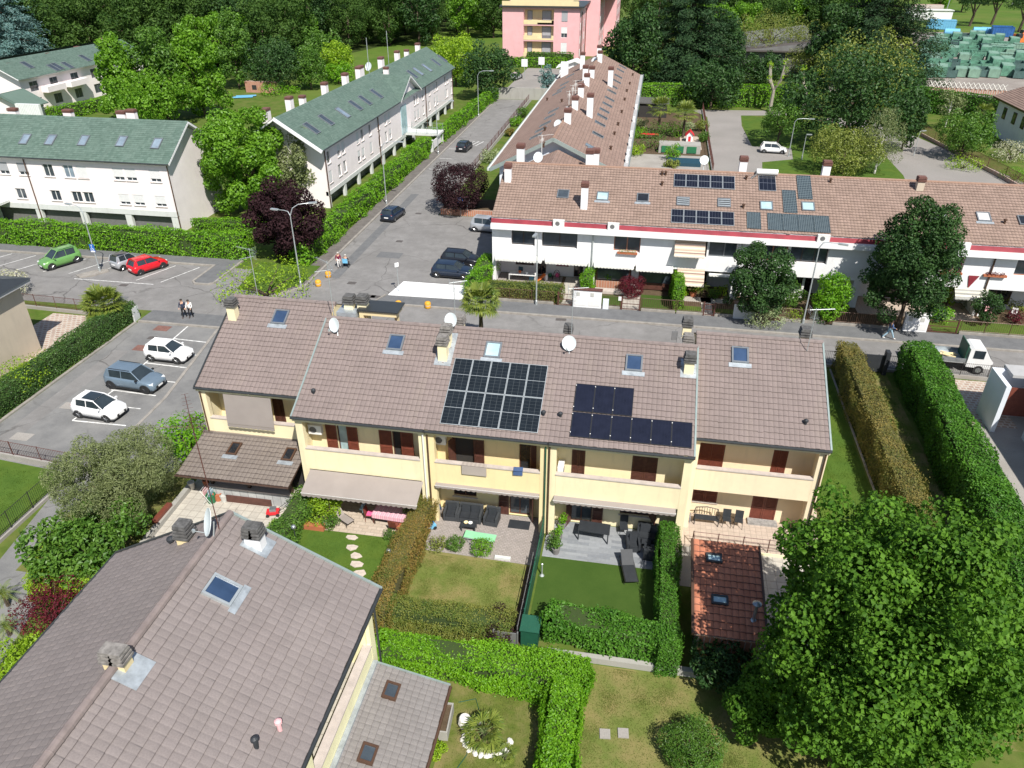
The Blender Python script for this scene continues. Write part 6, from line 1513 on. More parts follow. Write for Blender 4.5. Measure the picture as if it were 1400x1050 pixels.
# ------------------------------------------------------------------ trees, hedges and shrubs
SEED=[100]
def sd():SEED[0]+=7;return SEED[0]
def ptree(label,u,v,wpx,zc,h,th,mat,leaf=.4,n=5000,**k):
 """tree whose crown is seen round pixel (u, v) with its middle zc above ground"""
 p=G(u,v,zc);w=wpx*mpp(p)*1.18
 return tree(label,(p.x,p.y,0),w,h,th,mat,leaf,n,k.pop('seed',sd()),**k)
def pshrub(label,u,v,wpx,h,mat,leaf=.14,n=900,**k):
 p=G(u,v,h*.5);return shrub(label,(p.x,p.y,0),wpx*mpp(p)*1.15,h,mat,leaf,n,sd(),**k)
# foreground tree: big palmate leaves
ptree('big bright leafy tree filling the lower right corner',1218,878,280,6.0,11.6,.6,'leaf_maple',.185,150000,nc=270,cr=(.16,.24),upj=.75,aspect=.85,depth=.5,up=.35)
ptree('low dark leafy tree in the shade left of the big foreground tree',1050,962,90,1.8,3.4,.3,'leaf_maple',.18,12000,nc=24,cr=(.3,.42))
ptree('silvery olive tree spilling over the drive',158,652,128,3.2,6.0,.6,'leaf_olive',.16,48000,nc=50,cr=(.2,.3),aspect=.3,name='olive_tree',upj=.9)
ptree('broad dark glossy shrub-tree below the olive',118,738,130,1.7,3.4,.3,'leaf_mid',.24,9000,nc=34,cr=(.2,.32),upj=.7)
pshrub('dark red japanese maple beside the foreground house',68,826,82,2.3,'leaf_wine',.12,4500,nc=16)
pshrub('bright green round laurel at the terrace end beside the lot',258,596,75,3.0,'leaf_bright',.2,3200,nc=14)
pshrub('yellow-green bush at the bottom left edge',28,893,62,1.6,'leaf_lime',.14,2000);pshrub('yellow-green bush cut by the left edge below the other',4,935,56,1.6,'leaf_lime',.14,1800)
palm('small spiky palm at the left edge beside the drive',(G(4,812,.8).x,G(4,812,.8).y,0),.9,1.0,'leaf_palm',16,5,fan=False,rt=.1);palm('second small spiky palm below the first at the left edge',(G(8,856,.6).x,G(8,856,.6).y,0),.7,.9,'leaf_palm',16,6,fan=False,rt=.1)
hedge('lime green clipped hedge between the drive and the foreground house',[(-28.6,24.6),(-27.6,23.0),(-24.4,23.2)],1.3,1.3,'leaf_lime',.12,170,3)
hedge('long ivy-dark hedge along the left side of the parking lot',[(-42.7,31.5),(-42.7,52.0)],1.5,1.7,'leaf_ivy',.13,150,4)
hedge('long clipped hedge in front of the white-pink terrace',[(-108,67.5),(-39.8,67.5)],1.7,2.45,'leaf_bright',.24,42,5,wob=.1)
hedge('short clipped hedge behind the long one at the terrace gable',[(-48.5,74.2),(-39.8,74.6)],1.2,1.5,'leaf_bright',.22,42,6)
hedge('clipped hedge climbing the side street below the gate',[(-33.1,67),(-33.1,113.0)],1.9,2.2,'leaf_bright',.26,36,8,wob=.14)
hedge('clipped hedge climbing the side street above the gate',[(-32.8,120.0),(-31.6,157.5)],1.8,2.0,'leaf_bright',.3,26,9,wob=.12)
hedge('tall bright hedge closing the courtyard and gardens',[(-1.8,156.4),(29,159.6)],1.8,4.0,'leaf_bright',.36,16,10)
hedge('tall dark hedge below the container yard wall',[(43,160),(50,159.5),(62,150)],1.9,4.2,'leaf_laurel',.36,16,11)
hedge('brown-green clipped hedge between two lawns at the right',[(16.1,53.2),(16.0,34.5),(15.3,27)],1.5,2.4,'leaf_brown',.12,190,12,core='brown_core',wob=.09)
hedge('tall glossy laurel hedge at the right edge',[(20.9,52.6),(20.1,36),(19.2,24)],2.1,2.9,'leaf_laurel',.17,150,13,wob=.07)
hedge('rust-tipped hedge between the pink-table garden and the sofa garden',[(-10.5,31.4),(-10.6,23.6)],1.25,1.6,'leaf_rust',.085,420,14,core='brown_core',wob=.07)
hedge('rust-green hedge closing the dry lawn',[(-9.9,24.1),(-4.9,24.2)],1.3,1.25,'leaf_rustgreen',.085,450,15,wob=.07)
pshrub('purple-grey twiggy shrub at the end of the rust-green hedge',683,852,44,1.6,'leaf_purple',.09,3000)
hedge('glossy laurel hedge at the edge of the artificial lawn',[(-1.9,24.8),(2.4,24.3)],1.5,1.5,'leaf_laurel',.17,230,16,wob=.1)
hedge('narrow hedge beside the little garage',[(2.9,31.3),(2.9,23.6)],.95,1.7,'leaf_laurel',.1,330,17,wob=.05)
hedge('bright yellow-green hedge running to the foreground lean-to',[(-9.2,21.9),(-1.3,21.9)],1.7,1.25,'leaf_bright',.13,340,18,wob=.09)
hedge('bright yellow-green hedge turning towards the viewer',[(-1.35,20.7),(-1.35,12)],1.3,1.35,'leaf_bright',.13,340,19,wob=.07)
hedge('loose green hedge between the paved porch garden and the stepping-stone lawn',[(-17.3,31.2),(-17.8,26.2)],1.3,1.3,'leaf_mid',.13,230,20,wob=.14)
# corner planting at the side street
ptree('dark purple plum tree at the street corner',388,300,92,4.2,8.3,.5,'leaf_purple',.3,16000,nc=36,cr=(.18,.3))
tree('round bright green tree between the two white-pink terraces',(-45.4,80.4,0),10.0,12.9,.7,'leaf_plane',.38,24000,411,'round',50,(.18,.28))
ptree('airy pale green tree beside the gable of the street terrace',398,218,76,5.4,9.8,.8,'leaf_olive',.38,16000,nc=36,aspect=.5)
pshrub('spreading yellow-green bush behind the terrace ridge',362,386,118,2.5,'leaf_lime',.24,3000,nc=18)
ptree('round dark maroon tree in the brick bed by the side street',628,252,66,3.3,5.9,.7,'leaf_purple',.22,30000,nc=34,cr=(.4,.5),depth=.2,upj=.4)
for i,(u,v,w)in enumerate(((160,103,62),(216,100,78),(268,96,72))):
 ptree(('bright plane tree at the left of the group of three','tall plane tree in the middle of the group of three','bright plane tree at the right of the group of three')[i],u,v,w,8,15.5,.6,'leaf_plane' if i!=1 else 'leaf_mid',.55,9000,nc=40,cr=(.18,.3),group='plane trees on the estate lawn',shape='egg')
ptree('lower bright plane tree in front of the group of three',205,138,90,4.5,9.5,.5,'leaf_plane',.5,6500,nc=30)
ptree('slim tall tree before the wood above the plane trees',318,66,50,8,16,1.2,'leaf_mid',.55,5500,nc=28,shape='egg')
ptree('dense near-black round tree beside the brick barbecue',376,82,70,6,11,.6,'leaf_dark',.5,6500,nc=30)
ptree('neat dark egg-shaped tree behind the street terrace',422,92,42,4.5,9.5,1.0,'leaf_mid',.45,4500,nc=20,shape='egg',cr=(.3,.42));ptree('mid green tree behind the egg-shaped tree',440,66,50,6,11,1,'leaf_mid',.5,4000);ptree('yellow-green small tree above the green roof',462,78,38,5,9,1,'leaf_lime',.5,3000);ptree('low bright bush-tree left of the twin chimneys',462,98,42,2.5,5,.4,'leaf_bright',.4,2600)
ptree('bright yellow-green tree at the far end of the street terrace',622,78,56,6,11.5,1,'leaf_lime',.5,5500,nc=28);ptree('dark round tree at the top of the side street',668,96,66,5.5,11,.8,'leaf_dark',.5,7000,nc=32)
ptree('grey-blue young spruce before the pink apartments',748,108,30,3,6.5,.3,'leaf_cedar_blue',.3,2600,nc=26,shape='cone',name='spruce_tree')
pshrub('clipped green mound by the brick barbecue',372,122,36,2.2,'leaf_bright',.3,1300);pshrub('smaller mound beside the clipped green mound',398,122,20,1.6,'leaf_bright',.3,700)
hedge('leafy hedge along the far left houses',[(-104,124),(-100.5,144)],2.2,2.2,'leaf_bright',.35,14,21)
pshrub('bushy tree by the white porch at the far left',27,138,32,4,'leaf_bright',.4,1500);pshrub('pale bush below the far white porch',66,152,26,2.0,'leaf_lime',.3,800)
# gardens of the beige house
pshrub('tall yellow-green bush against the beige house',25,512,62,2.4,'leaf_lime',.17,2200,nc=16);pshrub('thin olive bush right of the yellow-green bush',60,492,40,1.6,'leaf_oliveyellow',.14,700);pshrub('white blossom bush behind the beige house',14,384,50,2.6,'leaf_blossom',.2,1500)
palm('fan palm behind the ivy hedge',(G(142,420,1.7).x,G(142,420,1.7).y,0),1.9,2.0,'leaf_palm',64,7,rt=.2,blades=15);pshrub('small orange-leaved shrub behind the lot railing',3,545,26,1.2,'leaf_rust',.12,500)
# behind the yellow terrace
palm('tall fan palm on the pavement behind the yellow terrace',(G(657,415,4.2).x,G(657,415,4.2).y,0),4.4,1.75,'leaf_palm',56,9,droop=.9,rt=.16,blades=15)
# white terrace front gardens
hedge('leafy hedge between the bay and the end garden',[(-14.2,62.3),(-14.0,67.2)],1.6,2.0,'leaf_bright',.17,110,30,wob=.12)
hedge('reddish brown-green hedge behind the fence of the end garden',[(-12.6,62.6),(-6.9,62.5)],1.1,1.5,'leaf_rustgreen',.14,130,31)
hedge('slim bright hedge dividing the first and second white gardens',[(-4.3,63.2),(-4.1,66.3)],.8,2.2,'leaf_bright',.15,110,32)
hedge('slim bright hedge dividing the second and third white gardens',[(3.9,62.4),(3.8,66.4)],.9,2.4,'leaf_bright',.15,110,33)
pshrub('dome-shaped wine-red maple in a white terrace garden',863,391,33,2.0,'leaf_wine',.12,6000,cr=(.4,.5),nc=14)
pshrub('green bush on the stone bank before the striped awning',931,398,22,1.1,'leaf_lime',.13,700);pshrub('dark red shrub behind the stone bank',918,392,16,1.1,'leaf_wine',.12,400);pshrub('dark green cushion shrub beside the small cycad',976,401,16,1.1,'leaf_mid',.12,700);pshrub('yellow shrub right of the cushion shrub',986,397,18,1.4,'leaf_lime',.12,600);pshrub('dark low shrub by the porch corner',995,410,16,1.0,'leaf_dark',.12,500)
palm('small cycad before the porch',(G(962,391,.6).x,G(962,391,.6).y,0),.5,1.1,'leaf_palm',22,11,fan=False,rt=.12)
ptree('open twiggy green tree behind the middle meter cabinet',1042,388,74,3.6,7.2,.7,'leaf_dark',.22,16000,nc=40,cr=(.2,.3));pshrub('grey variegated round bush beside the middle meter cabinet',1047,430,46,2.2,'leaf_variegated',.14,3000,nc=16,cr=(.4,.5));pshrub('dark green bush left of the lamp post',1083,402,38,2.6,'leaf_mid',.18,2000);pshrub('yellow flowered low bush at the fence by the lamp',1085,430,26,1.0,'leaf_lime',.12,600)
tree('tall bright clipped shrub right of the lamp post',(G(1138,405,2.4).x,G(1138,405,2.4).y,0),3.3,4.8,.1,'leaf_bright',.2,6000,77,'egg',20,(.35,.5),name='clipped_shrub',cat='shrub')
ptree('big dark evergreen tree in front of the white terrace',1250,366,112,5.6,11.4,1.6,'leaf_dark',.23,50000,nc=110,cr=(.14,.24),shape='egg',upj=.9,depth=.6);pshrub('light green shrub above the right meter cabinet',1283,428,34,1.5,'leaf_bright',.18,1500);pshrub('yellow-green foliage behind the big dark tree',1298,402,18,2.4,'leaf_lime',.16,700)
pshrub('dark bushy conifer in the right white garden',1350,420,36,3.4,'leaf_dark',.18,2500);palm('large cycad beside the conifer bush',(G(1330,408,.8).x,G(1330,408,.8).y,0),.6,1.5,'leaf_dark',26,12,fan=False,rt=.15);pshrub('red flowering bush at the right edge',1392,432,24,1.4,'leaf_wine',.13,900);pshrub('pale shrub behind the red flowers',1388,418,24,1.2,'leaf_oliveyellow',.13,700);pshrub('red rose bush by the shaded porch',1160,385,20,2.6,'leaf_wine',.15,500);pshrub('ground shrub at the foot of the pavement railing',1120,430,26,1.2,'leaf_mid',.13,700)
# courtyard and gardens beyond
ptree('broad dark green tree over the courtyard lawn',1165,132,150,7.5,15,.8,'leaf_dark',.5,15000,nc=60,cr=(.15,.28),upj=.7);ptree('olive-topped tree behind the broad dark one',1185,95,110,8,15,2,'leaf_oliveyellow',.5,7000,nc=34);ptree('rounded olive-green bush-tree behind the white terrace',1158,203,84,3.4,6.8,.3,'leaf_oliveyellow',.28,9000,nc=36,cr=(.2,.3));ptree('weeping grey-green birch beside the bush-tree',1206,192,62,4.5,9.2,.6,'leaf_olive',.24,7000,nc=30,shape='egg',aspect=.35,barkm='birch_bark');ptree('dark narrow tree at the lane behind the birch',1243,165,48,4.5,9,.5,'leaf_dark',.4,4500)
ptree('young light green tree beside the white courtyard car',1068,165,46,4.2,7.4,1.8,'leaf_mid',.35,3000);ptree('yellow shrub-tree at the edge of the dark tree',1198,148,36,5,7,2,'leaf_oliveyellow',.35,1500)
for lab,u,v,w in(('pruned pollard with bare pale limbs before the tall hedge',1052,108,34),('second pruned pollard leaning beside the dark tree',1096,112,22)):
 p=G(u,v+45,0);t=thing('pollard_tree',lab,'tree',(p.x,p.y,0));m=MB();rr=random.Random(u)
 m.tube([(0,0,-.1),(.1,0,4.0)],[.35,.28],7)
 cl=[]
 for i in range(4 if w>30 else 2):
  a=i*1.7+.4;e=(math.cos(a)*1.8,math.sin(a)*1.2,7.4+i*.5);m.tube([(.1,0,3.9),(e[0]*.7,e[1]*.7,5.6),e],[.24,.2,.13],6);cl+=[(e[0],e[1],e[2],.55),(e[0]*.8,e[1]*.8,6.2,.4),(e[0]*.5,e[1]*.5,5.0,.3)]
 m.build('trunk','pale_bark',t,off=(0,0,0));leaves_obj('crown',cl,420,.34,'leaf_lime',t,sd(),.6)
def cedar(label,u,v,h,w,mat,n=13000,leaf=.7,seed=1):
 p=G(u,v,0);t=thing('cedar_tree',label,'tree',(p.x,p.y,0));rr=random.Random(seed);cl=[]
 m=MB();m.tube([(0,0,-.2),(.2,0,h*.55),(.1,0,h)],[h*.028,h*.018,.05],8)
 for k in range(13):
  z=h*(.1+.88*k/13);r=w*.5*(1.02-.93*(k/13)**1.25)
  for j in range(max(3,8-k//3)):
   a=j*2*pi/max(3,8-k//3)+k*.9+rr.uniform(-.3,.3);L=r*rr.uniform(.75,1.1)
   m.tube([(0,0,z),(math.cos(a)*L*.9,math.sin(a)*L*.9,z-L*.08)],[.16,.04],4)
   for q in(.35,.6,.8,.98):cl.append((math.cos(a)*L*q,math.sin(a)*L*q,z-L*.1*q+rr.uniform(-.2,.3),(.34-.17*q)*r*.62+.35))
 m.build('trunk','bark',t,off=(0,0,0))
 r=np.random.default_rng(seed);K=np.array(cl);wgt=K[:,3]**2;idx=r.choice(len(K),n,p=wgt/wgt.sum())
 d=r.normal(0,1,(n,3));d/=np.linalg.norm(d,axis=1)[:,None]
 P=K[idx,:3]+d*(K[idx,3]*r.uniform(.5,1.1,n))[:,None]*np.array([1.25,1.25,.6]);out=P*np.array([1,1,0]);out/=np.linalg.norm(out,axis=1)[:,None]+1e-6
 V,F=leafquads(P,np.array([[0,0,1.0]])+out*.5,leaf,seed,.32,.45);npmesh('crown',V,F,mat,t,off=(0,0,0));return t
cedar('huge dark cedar right of the brown roofed row',935,118,30,24,'leaf_conifer',42000,.7,5);cedar('huge dark cedar above the courtyard trees',1185,112,31,29,'leaf_conifer',46000,.7,6);cedar('blue-grey cedar in the top left corner',28,108,23,21,'leaf_cedar_blue',30000,.65,7)
ptree('dark leafy tree between the pink apartments and the cedar',868,62,70,9,17,1,'leaf_dark',.65,8000,nc=36);ptree('dark green tree under the left side of the cedar',975,118,70,4,9,.5,'leaf_dark',.55,5000)
ptree('rounded pine hiding the pale hall roof',1052,40,82,9,14,2.5,'leaf_oliveyellow',.5,8000,nc=36,upj=.8,aspect=.3);ptree('smaller pine right of the rounded pine',1112,55,56,7,12,2,'leaf_oliveyellow',.5,5000,aspect=.3);ptree('low pine in front of the two rounded pines',1105,85,60,4,8,1,'leaf_oliveyellow',.45,4500,aspect=.3);ptree('dense dark tree at the left of the grey hall',985,66,60,7,14,1,'leaf_dark',.6,9000);ptree('dark tree before the front wall of the grey hall',1040,92,50,3.5,7,.4,'leaf_dark',.5,5000);ptree('tall dark tree right of the small pines',1142,62,60,8,16,1,'leaf_dark',.6,9000);ptree('dark conifer-like tree at the top right of the hall',1075,14,50,8,16,1,'leaf_conifer',.6,8000);ptree('dark bushy tree at the corner of the container yard',1232,108,50,4,8,.5,'leaf_dark',.5,6000)
ptree('reddish bushy tree by the hall wall',992,92,26,3,6,.5,'leaf_rust',.4,1500)
ptree('green tree behind the garden wall of the back lane',1322,185,66,3.4,7.2,.6,'leaf_mid',.34,6000,nc=28);pshrub('cream blossom bush at the right edge',1386,205,50,2.8,'leaf_blossom',.24,2200);pshrub('dark purple shrub in front of the dark hedge',1350,147,22,3.4,'leaf_purple',.28,1200);palm('yellowing palm by the purple shrub',(G(1345,156,2).x,G(1345,156,2).y,0),2.2,2.0,'leaf_palm',22,15,rt=.15)
ptree('slim white-stemmed birch in the back garden',1300,146,30,3.8,7,2.0,'leaf_olive',.3,900,barkm='birch_bark');pshrub('light bush at the lane fence',1318,222,40,1.8,'leaf_lime',.2,1200);pshrub('low green bush at the lane corner by the right edge',1390,238,36,1.6,'leaf_bright',.2,1000);pshrub('clump of shrubs by the lane fence',1298,165,30,2.0,'leaf_mid',.25,1000)
# gardens beside the brown roofed row
palm('fan palm left of the pair in the long back garden',(G(903,150,4).x,G(903,150,4).y,0),4.2,2.4,'leaf_palm',30,21,rt=.2);palm('yellow-bottomed fan palm right of the pair in the long back garden',(G(937,157,3.6).x,G(937,157,3.6).y,0),3.8,2.4,'leaf_palm',32,22,rt=.2)
for lab,u,v,w,h,mt in(('dark laurel under the palms',905,175,34,3,'leaf_mid'),('round shrub below the right palm',925,175,30,2.6,'leaf_bright'),('creamy variegated shrub by the gutter',874,168,20,2.2,'leaf_variegated'),('bright shrub below the creamy one',874,180,24,2,'leaf_bright'),('wide leafy pergola growth in the back garden',890,192,46,2.4,'leaf_mid'),('yellow-green bush beside the garden table',868,204,24,1.8,'leaf_lime'),('climbing plant on the planted wall',920,207,22,2.4,'leaf_bright'),('yellow bush by the courtyard fence',960,170,18,2.2,'leaf_oliveyellow'),('green bush behind the red kennel',962,186,16,1.8,'leaf_mid'),('pale shrub left of the red kennel',942,172,18,1.4,'leaf_variegated'),('low bush near the blue sheet',918,223,18,1.2,'leaf_oliveyellow'),('dark foliage behind the palms',905,140,40,4.0,'leaf_mid'),('leafy shrub in the row front garden',715,152,18,2.2,'leaf_mid'),('orange flowering bush at the row fence',697,180,12,1.5,'leaf_rust'),('pale bush near the row end',670,212,26,2.2,'leaf_variegated'),('low green shrubs behind the row fence',705,165,16,1.8,'leaf_bright')):
 pshrub(lab,u,v,w,h,mt,.24,900)
# front gardens of the yellow terrace
pshrub('yellow-green round shrub in a brick pot by the awning',449,685,46,2.4,'leaf_lime',.12,3200,nc=14);pshrub('twiggy bush by the lean-to corner',430,690,26,1.6,'leaf_mid',.11,900);pshrub('dark ivy mound below the yellow shrub',452,712,22,1.0,'leaf_mid',.1,900)
pshrub('left clipped ball shrub at the edge of the dry lawn',622,742,24,.95,'leaf_mid',.08,2200,cr=(.5,.6),nc=8);pshrub('right clipped ball shrub at the edge of the dry lawn',659,746,29,1.05,'leaf_bright',.08,2600,cr=(.5,.6),nc=8);pshrub('low rusty shrub left of the two ball shrubs',597,743,26,.8,'leaf_oliveyellow',.09,900)
pshrub('round potted citrus beside the pink table',560,697,24,1.3,'leaf_mid',.1,1300);pshrub('yellow-green potted plant by the rust hedge',541,705,16,.9,'leaf_lime',.1,600)
hedge('low clipped edging at the end of the beige paving',[(-12.0,29.7),(-10.9,29.6)],.5,.45,'leaf_mid',.08,400,41)
pshrub('round grey-green conifer on the bottom lawn',948,1018,70,1.6,'leaf_mid',.13,16000,nc=14,cr=(.5,.6),aspect=.3);
palm('small fan palm among white stones on the bottom lawn',(G(662,1000,.5).x,G(662,1000,.5).y,0),.5,1.0,'leaf_palm',24,31,rt=.12);palm('tiny fan palm lower in the white stones',(G(690,1030,.3).x,G(690,1030,.3).y,0),.25,.55,'leaf_palm',16,32,rt=.07)
pshrub('lime bush against the grey lean-to wall',594,1022,28,1.0,'leaf_lime',.1,1200);pshrub('leafy potted plants by the green boundary fence',757,738,22,.9,'leaf_mid',.1,600);pshrub('white flowered plant by the foreground house corner',523,846,22,.9,'leaf_blossom',.07,600);pshrub('flowering herbs on the paved porch garden',378,718,20,.7,'leaf_lime',.1,500)
ptree('dark low tree in shade behind the little garage',985,905,80,1.2,2.4,.2,'leaf_dark',.2,3500)
# the wood: trees one can tell apart, four crowns reused
protos=[]
for i,(mt,hh,w_)in enumerate((('leaf_forest',17,13),('leaf_forest',20,14),('leaf_plane',15,12),('leaf_dark',19,14))):
 protos.append(((mt,hh,w_),i))
LAB=['dense green tree of the wood at the top of the view','tall tree of the wood at the top of the view','lighter green tree of the wood at the top of the view','near-black tree of the wood at the top of the view']
first={}
rr=random.Random(5);cnt=0;spots=[]
y=172
while y<470:
 x=-300+rr.uniform(0,8)
 while x<-18:
  meadow=(-88<x<-38 and y<236+(x+88)*.9*0+(x+38)*-.0)or(x>-46 and y<285)or(-62<x<-40 and y<262)
  front=152 if x<-130 else 172
  vis=-y*.95-12<x<-.10*y+12
  if y>front and not meadow and vis:spots.append((x+rr.uniform(-3,3),y+rr.uniform(-3,3)))
  x+=9.0+(y-170)*.022+rr.uniform(-1.5,1.5)
 y+=9.5+(y-170)*.05
spots+=[(-66-i*7,160+i*3.5)for i in range(6)]
extra=[(rr.uniform(-4,66),245+rr.uniform(0,80))for j in range(42)]+[(rr.uniform(70,230),380+rr.uniform(0,60))for j in range(14)]
spots=spots[:240]+extra
for x,y in spots:
 i=rr.choice([0,0,1,2,3])
 (mt,hh,w_),_=protos[i]
 if i not in first:first[i]=tree(LAB[i],(x,y,0),w_,hh,1.0,mt,.62,6000,900+i,'round',30,(.2,.32),group='trees of the wood')
 else:dup(first[i],(x,y,0),rr.uniform(0,6.28),scale=rr.uniform(.8,1.2))
for i,(u,v,w_)in enumerate(((1325,22,46),(1355,20,36),(1392,30,50))):
 p=G(u,v+14,0);t=thing('stone_pine',('umbrella pine with a dark crown in the container yard','umbrella pine right of the first in the yard','umbrella pine cut by the right edge of the yard')[i],'tree',(p.x,p.y,0));W=w_*mpp(p)
 cl=[(rr.uniform(-.36,.36)*W,rr.uniform(-.36,.36)*W,9.5+rr.uniform(-.8,1.0),W*.17)for k in range(26)]
 leaves_obj('crown',cl,4500,.7,'leaf_dark',t,sd(),.4,.6,.35);m=MB();m.tube([(0,0,-.1),(.5,0,4),(-.2,0,8)],[.5,.4,.25],7);m.tube([(.4,0,4),(2.2,1,8)],[.3,.15],6);m.tube([(.4,0,4),(-2.2,-1,8.3)],[.3,.15],6);m.build('trunk','bark',t,off=(0,0,0))
# ------------------------------------------------------------------ lawns, patios and garden beds
sheet('paved_yard',[(-25.2,25.6),(-17.3,25.6),(-17.2,33),(-25.2,33)],.0045,'pale_slabs','pale slab paving of the porch garden')
sheet('grass_strip',[(-30.5,24),(-25.3,24),(-25.3,33),(-27,35),(-31,31)],.0085,'patchy_grass','patchy grass strip between the trees and the porch garden')
sheet('patio',rect(-16.6,-10.6,29.75,32.8),.0045,'beige_paving','beige paved patio under the taupe awning')
sheet('lawn',rect(-17.3,-10.6,20.4,29.74),.0045,'lush_grass','green lawn with stepping stones')
sheet('patio',[(-10.0,29.2),(-3.85,29.0),(-3.85,32.8),(-10.0,32.8)],.0045,'cobbles','grey cobbled patio with rattan seats')
sheet('lawn',[(-9.9,24.5),(-3.85,24.5),(-3.85,28.99),(-9.9,29.19)],.0045,'dry_grass','dry yellowing lawn below the cobbled patio')
sheet('soil_bed',[(-4.6,23.6),(-3.75,23.6),(-3.75,28.9),(-4.3,28.9),(-4.25,26.5)],.0085,'soil','bare soil strip along the green boundary fence')
sheet('patio',rect(-3.6,3.4,29.8,32.8),.0045,'slate_tiles','slate grey tiled patio')
sheet('artificial_lawn',rect(-3.6,2.4,24.2,29.79),.0045,'synthetic_turf','flat dark green artificial lawn')
sheet('lawn',[(-6.2,8),(-1.9,8),(-1.9,21.6),(-9,21.6),(-6.2,19)],.0045,'patchy_grass','bottom lawn with white stones and a small palm')
sheet('lawn',rect(-.7,9.5,8,23.3),.0045,'dry_grass','bottom right patchy lawn with two square slabs')
sheet('shade_lawn',rect(10.5,15.0,20,53.6),.0045,'lush_grass','lush lawn along the right gable of the yellow terrace')
sheet('passage',rect(16.6,19.3,22,53.6),.0045,'patchy_grass','narrow grassy passage between two hedges')
sheet('yard',rect(22.4,44,22,53.6),.0045,'concrete','shaded concrete yard at the right edge')
sheet('yard_apron',rect(22.4,26.2,47.3,53.6),.0085,'crazy_paving','reddish paved apron behind the yard railing')
sheet('corner_lawn',[(-46,20),(-33.1,20),(-33.1,31.9),(-46,33.2)],.0045,'lush_grass','lawn behind two iron railings at the left edge')
sheet('stone_terrace',rect(-50,-43.6,44,52.3),.0045,'crazy_paving','crazy paved terrace beside the beige house')
sheet('garden_ground',rect(-13.4,42,61.4,68.2),.0045,'soil','soil of the white terrace gardens')
for a,mt,lb in((rect(-13,-6.9,63.6,68.2),'cobbles','paved porch yard with a laid table'),(rect(-6.6,-4.7,61.7,68.2),'pale_slabs','paved path to the end house porch'),(rect(-3.7,-1.0,62.0,64.6),'synthetic_turf','small green lawn left of the path'),(rect(.7,3.4,62.0,65.2),'synthetic_turf','small green lawn under the wine-red maple'),(rect(-.9,.6,61.5,66.2),'pale_slabs','pale garden path to the glazed porch'),(rect(4.4,6.0,61.7,63.4),'lush_grass','curved bright lawn left of the second path'),(rect(7.0,8.8,61.7,63.3),'lush_grass','curved bright lawn right of the second path'),(rect(6.05,6.95,61.5,65.5),'pale_slabs','second garden path'),(rect(4.4,8.7,64.4,65.5),'gravel','pale gravel bank before the porch'),(rect(19.5,29.3,64.4,68.2),'pinkish_paving','paved porch yard in shade'),(rect(25,42,61.8,64.4),'lush_grass','lawn of the right white garden')):
 sheet('garden_patch',a,.0085,mt,lb)
for a,mt,lb in((rect(-2.2,9.2,118,150),'soil','soil of the long back garden'),(rect(-2.2,9.0,84,117.9),'concrete','paved back yard of the row'),(rect(5.2,8.4,122,131),'pinkish_paving','paved square of the red kennel')):
 sheet('garden_patch',a,.0085 if mt=='soil' else .0125,mt,lb)
slab('low_wall',rect(-2.5,4.35,23.35,23.6),-.02,.35,'grey_concrete','low grey concrete wall under the laurel hedge')
slab('edging',[(15.05,30),(15.15,30),(15.3,53.5),(15.2,53.5)],-.02,.1,'kerb_stone','thin concrete edging along the lush lawn')
slab('low_wall',[(-25.15,26.8),(-24.85,26.8),(-25.0,32.2),(-25.3,32.2)],-.02,.3,'grey_concrete','low grey wall beside the slab paving')
slab('white_slab',[(-22.2,60.9),(-15.3,61.1),(-15.3,64.1),(-21.7,64.1)],-.02,.14,'white_slab_paint','bright white painted concrete slab at the road junction')
slab('pavement',[(-23.0,59.25),(-13.4,59.25),(-13.4,61.05),(-22.3,60.85)],-.02,.1,'pavement_asphalt','grey pavement in front of the white slab')
slab('kerb',[(-23.2,59.0),(-13.4,59.0),(-13.4,59.22),(-23.05,59.22),(-22.4,60.9),(-22.6,60.95)],-.02,.12,'kerb_stone','rounded kerb round the white slab')
slab('planting_bed',rect(-23.2,-14.5,84.8,90),-.02,.4,'soil','raised planting bed of the maroon tree')
o=thing('planter_wall','low brown brick wall round the bed of the maroon tree','wall',(-19,84.6,0));m=MB();m.box(-23.4,-14.4,84.5,84.78,0,.75);m.box(-23.4,-23.21,84.79,92,0,.75);m.build('brickwork','brick_work',o)
for i,(x,y,w,d,r)in enumerate(((-14.1,29.4,.75,.42,.2),(-13.8,28.7,.75,.45,.5),(-13.4,28.1,.7,.42,-.1),(-13.1,27.5,.8,.45,.4),(-12.75,26.9,.8,.45,.1),(-12.25,26.35,1.1,.5,-.6))):
 n=6;m=MB();m.prism([(w*.55*math.cos(2*pi*k/n+r)*random.uniform(.7,1.1),d*.6*math.sin(2*pi*k/n+r)*random.uniform(.6,1.15))for k in range(n)],0,.04)
 o=m.build('stepping_stone','flagstone');o.location=(x,y,.0);tag(o,('topmost pale stepping stone nearest the patio','second pale stepping stone from the patio','third pale stepping stone from the patio','fourth pale stepping stone from the patio','fifth pale stepping stone from the patio','long last stepping stone by the foreground roof edge')[i],'stepping stone','stepping stones on the lawn')
for u,v,lb in((827,1004,'left square concrete slab set in the patchy lawn'),(852,1003,'right square concrete slab set in the patchy lawn')):
 p=G(u,v);o=MB().box(-.22,.22,-.22,.22,-.02,.06).build('garden_slab','concrete');o.location=(p.x,p.y,0);o.rotation_euler[2]=.1;tag(o,lb,'slab')
rr=random.Random(3)
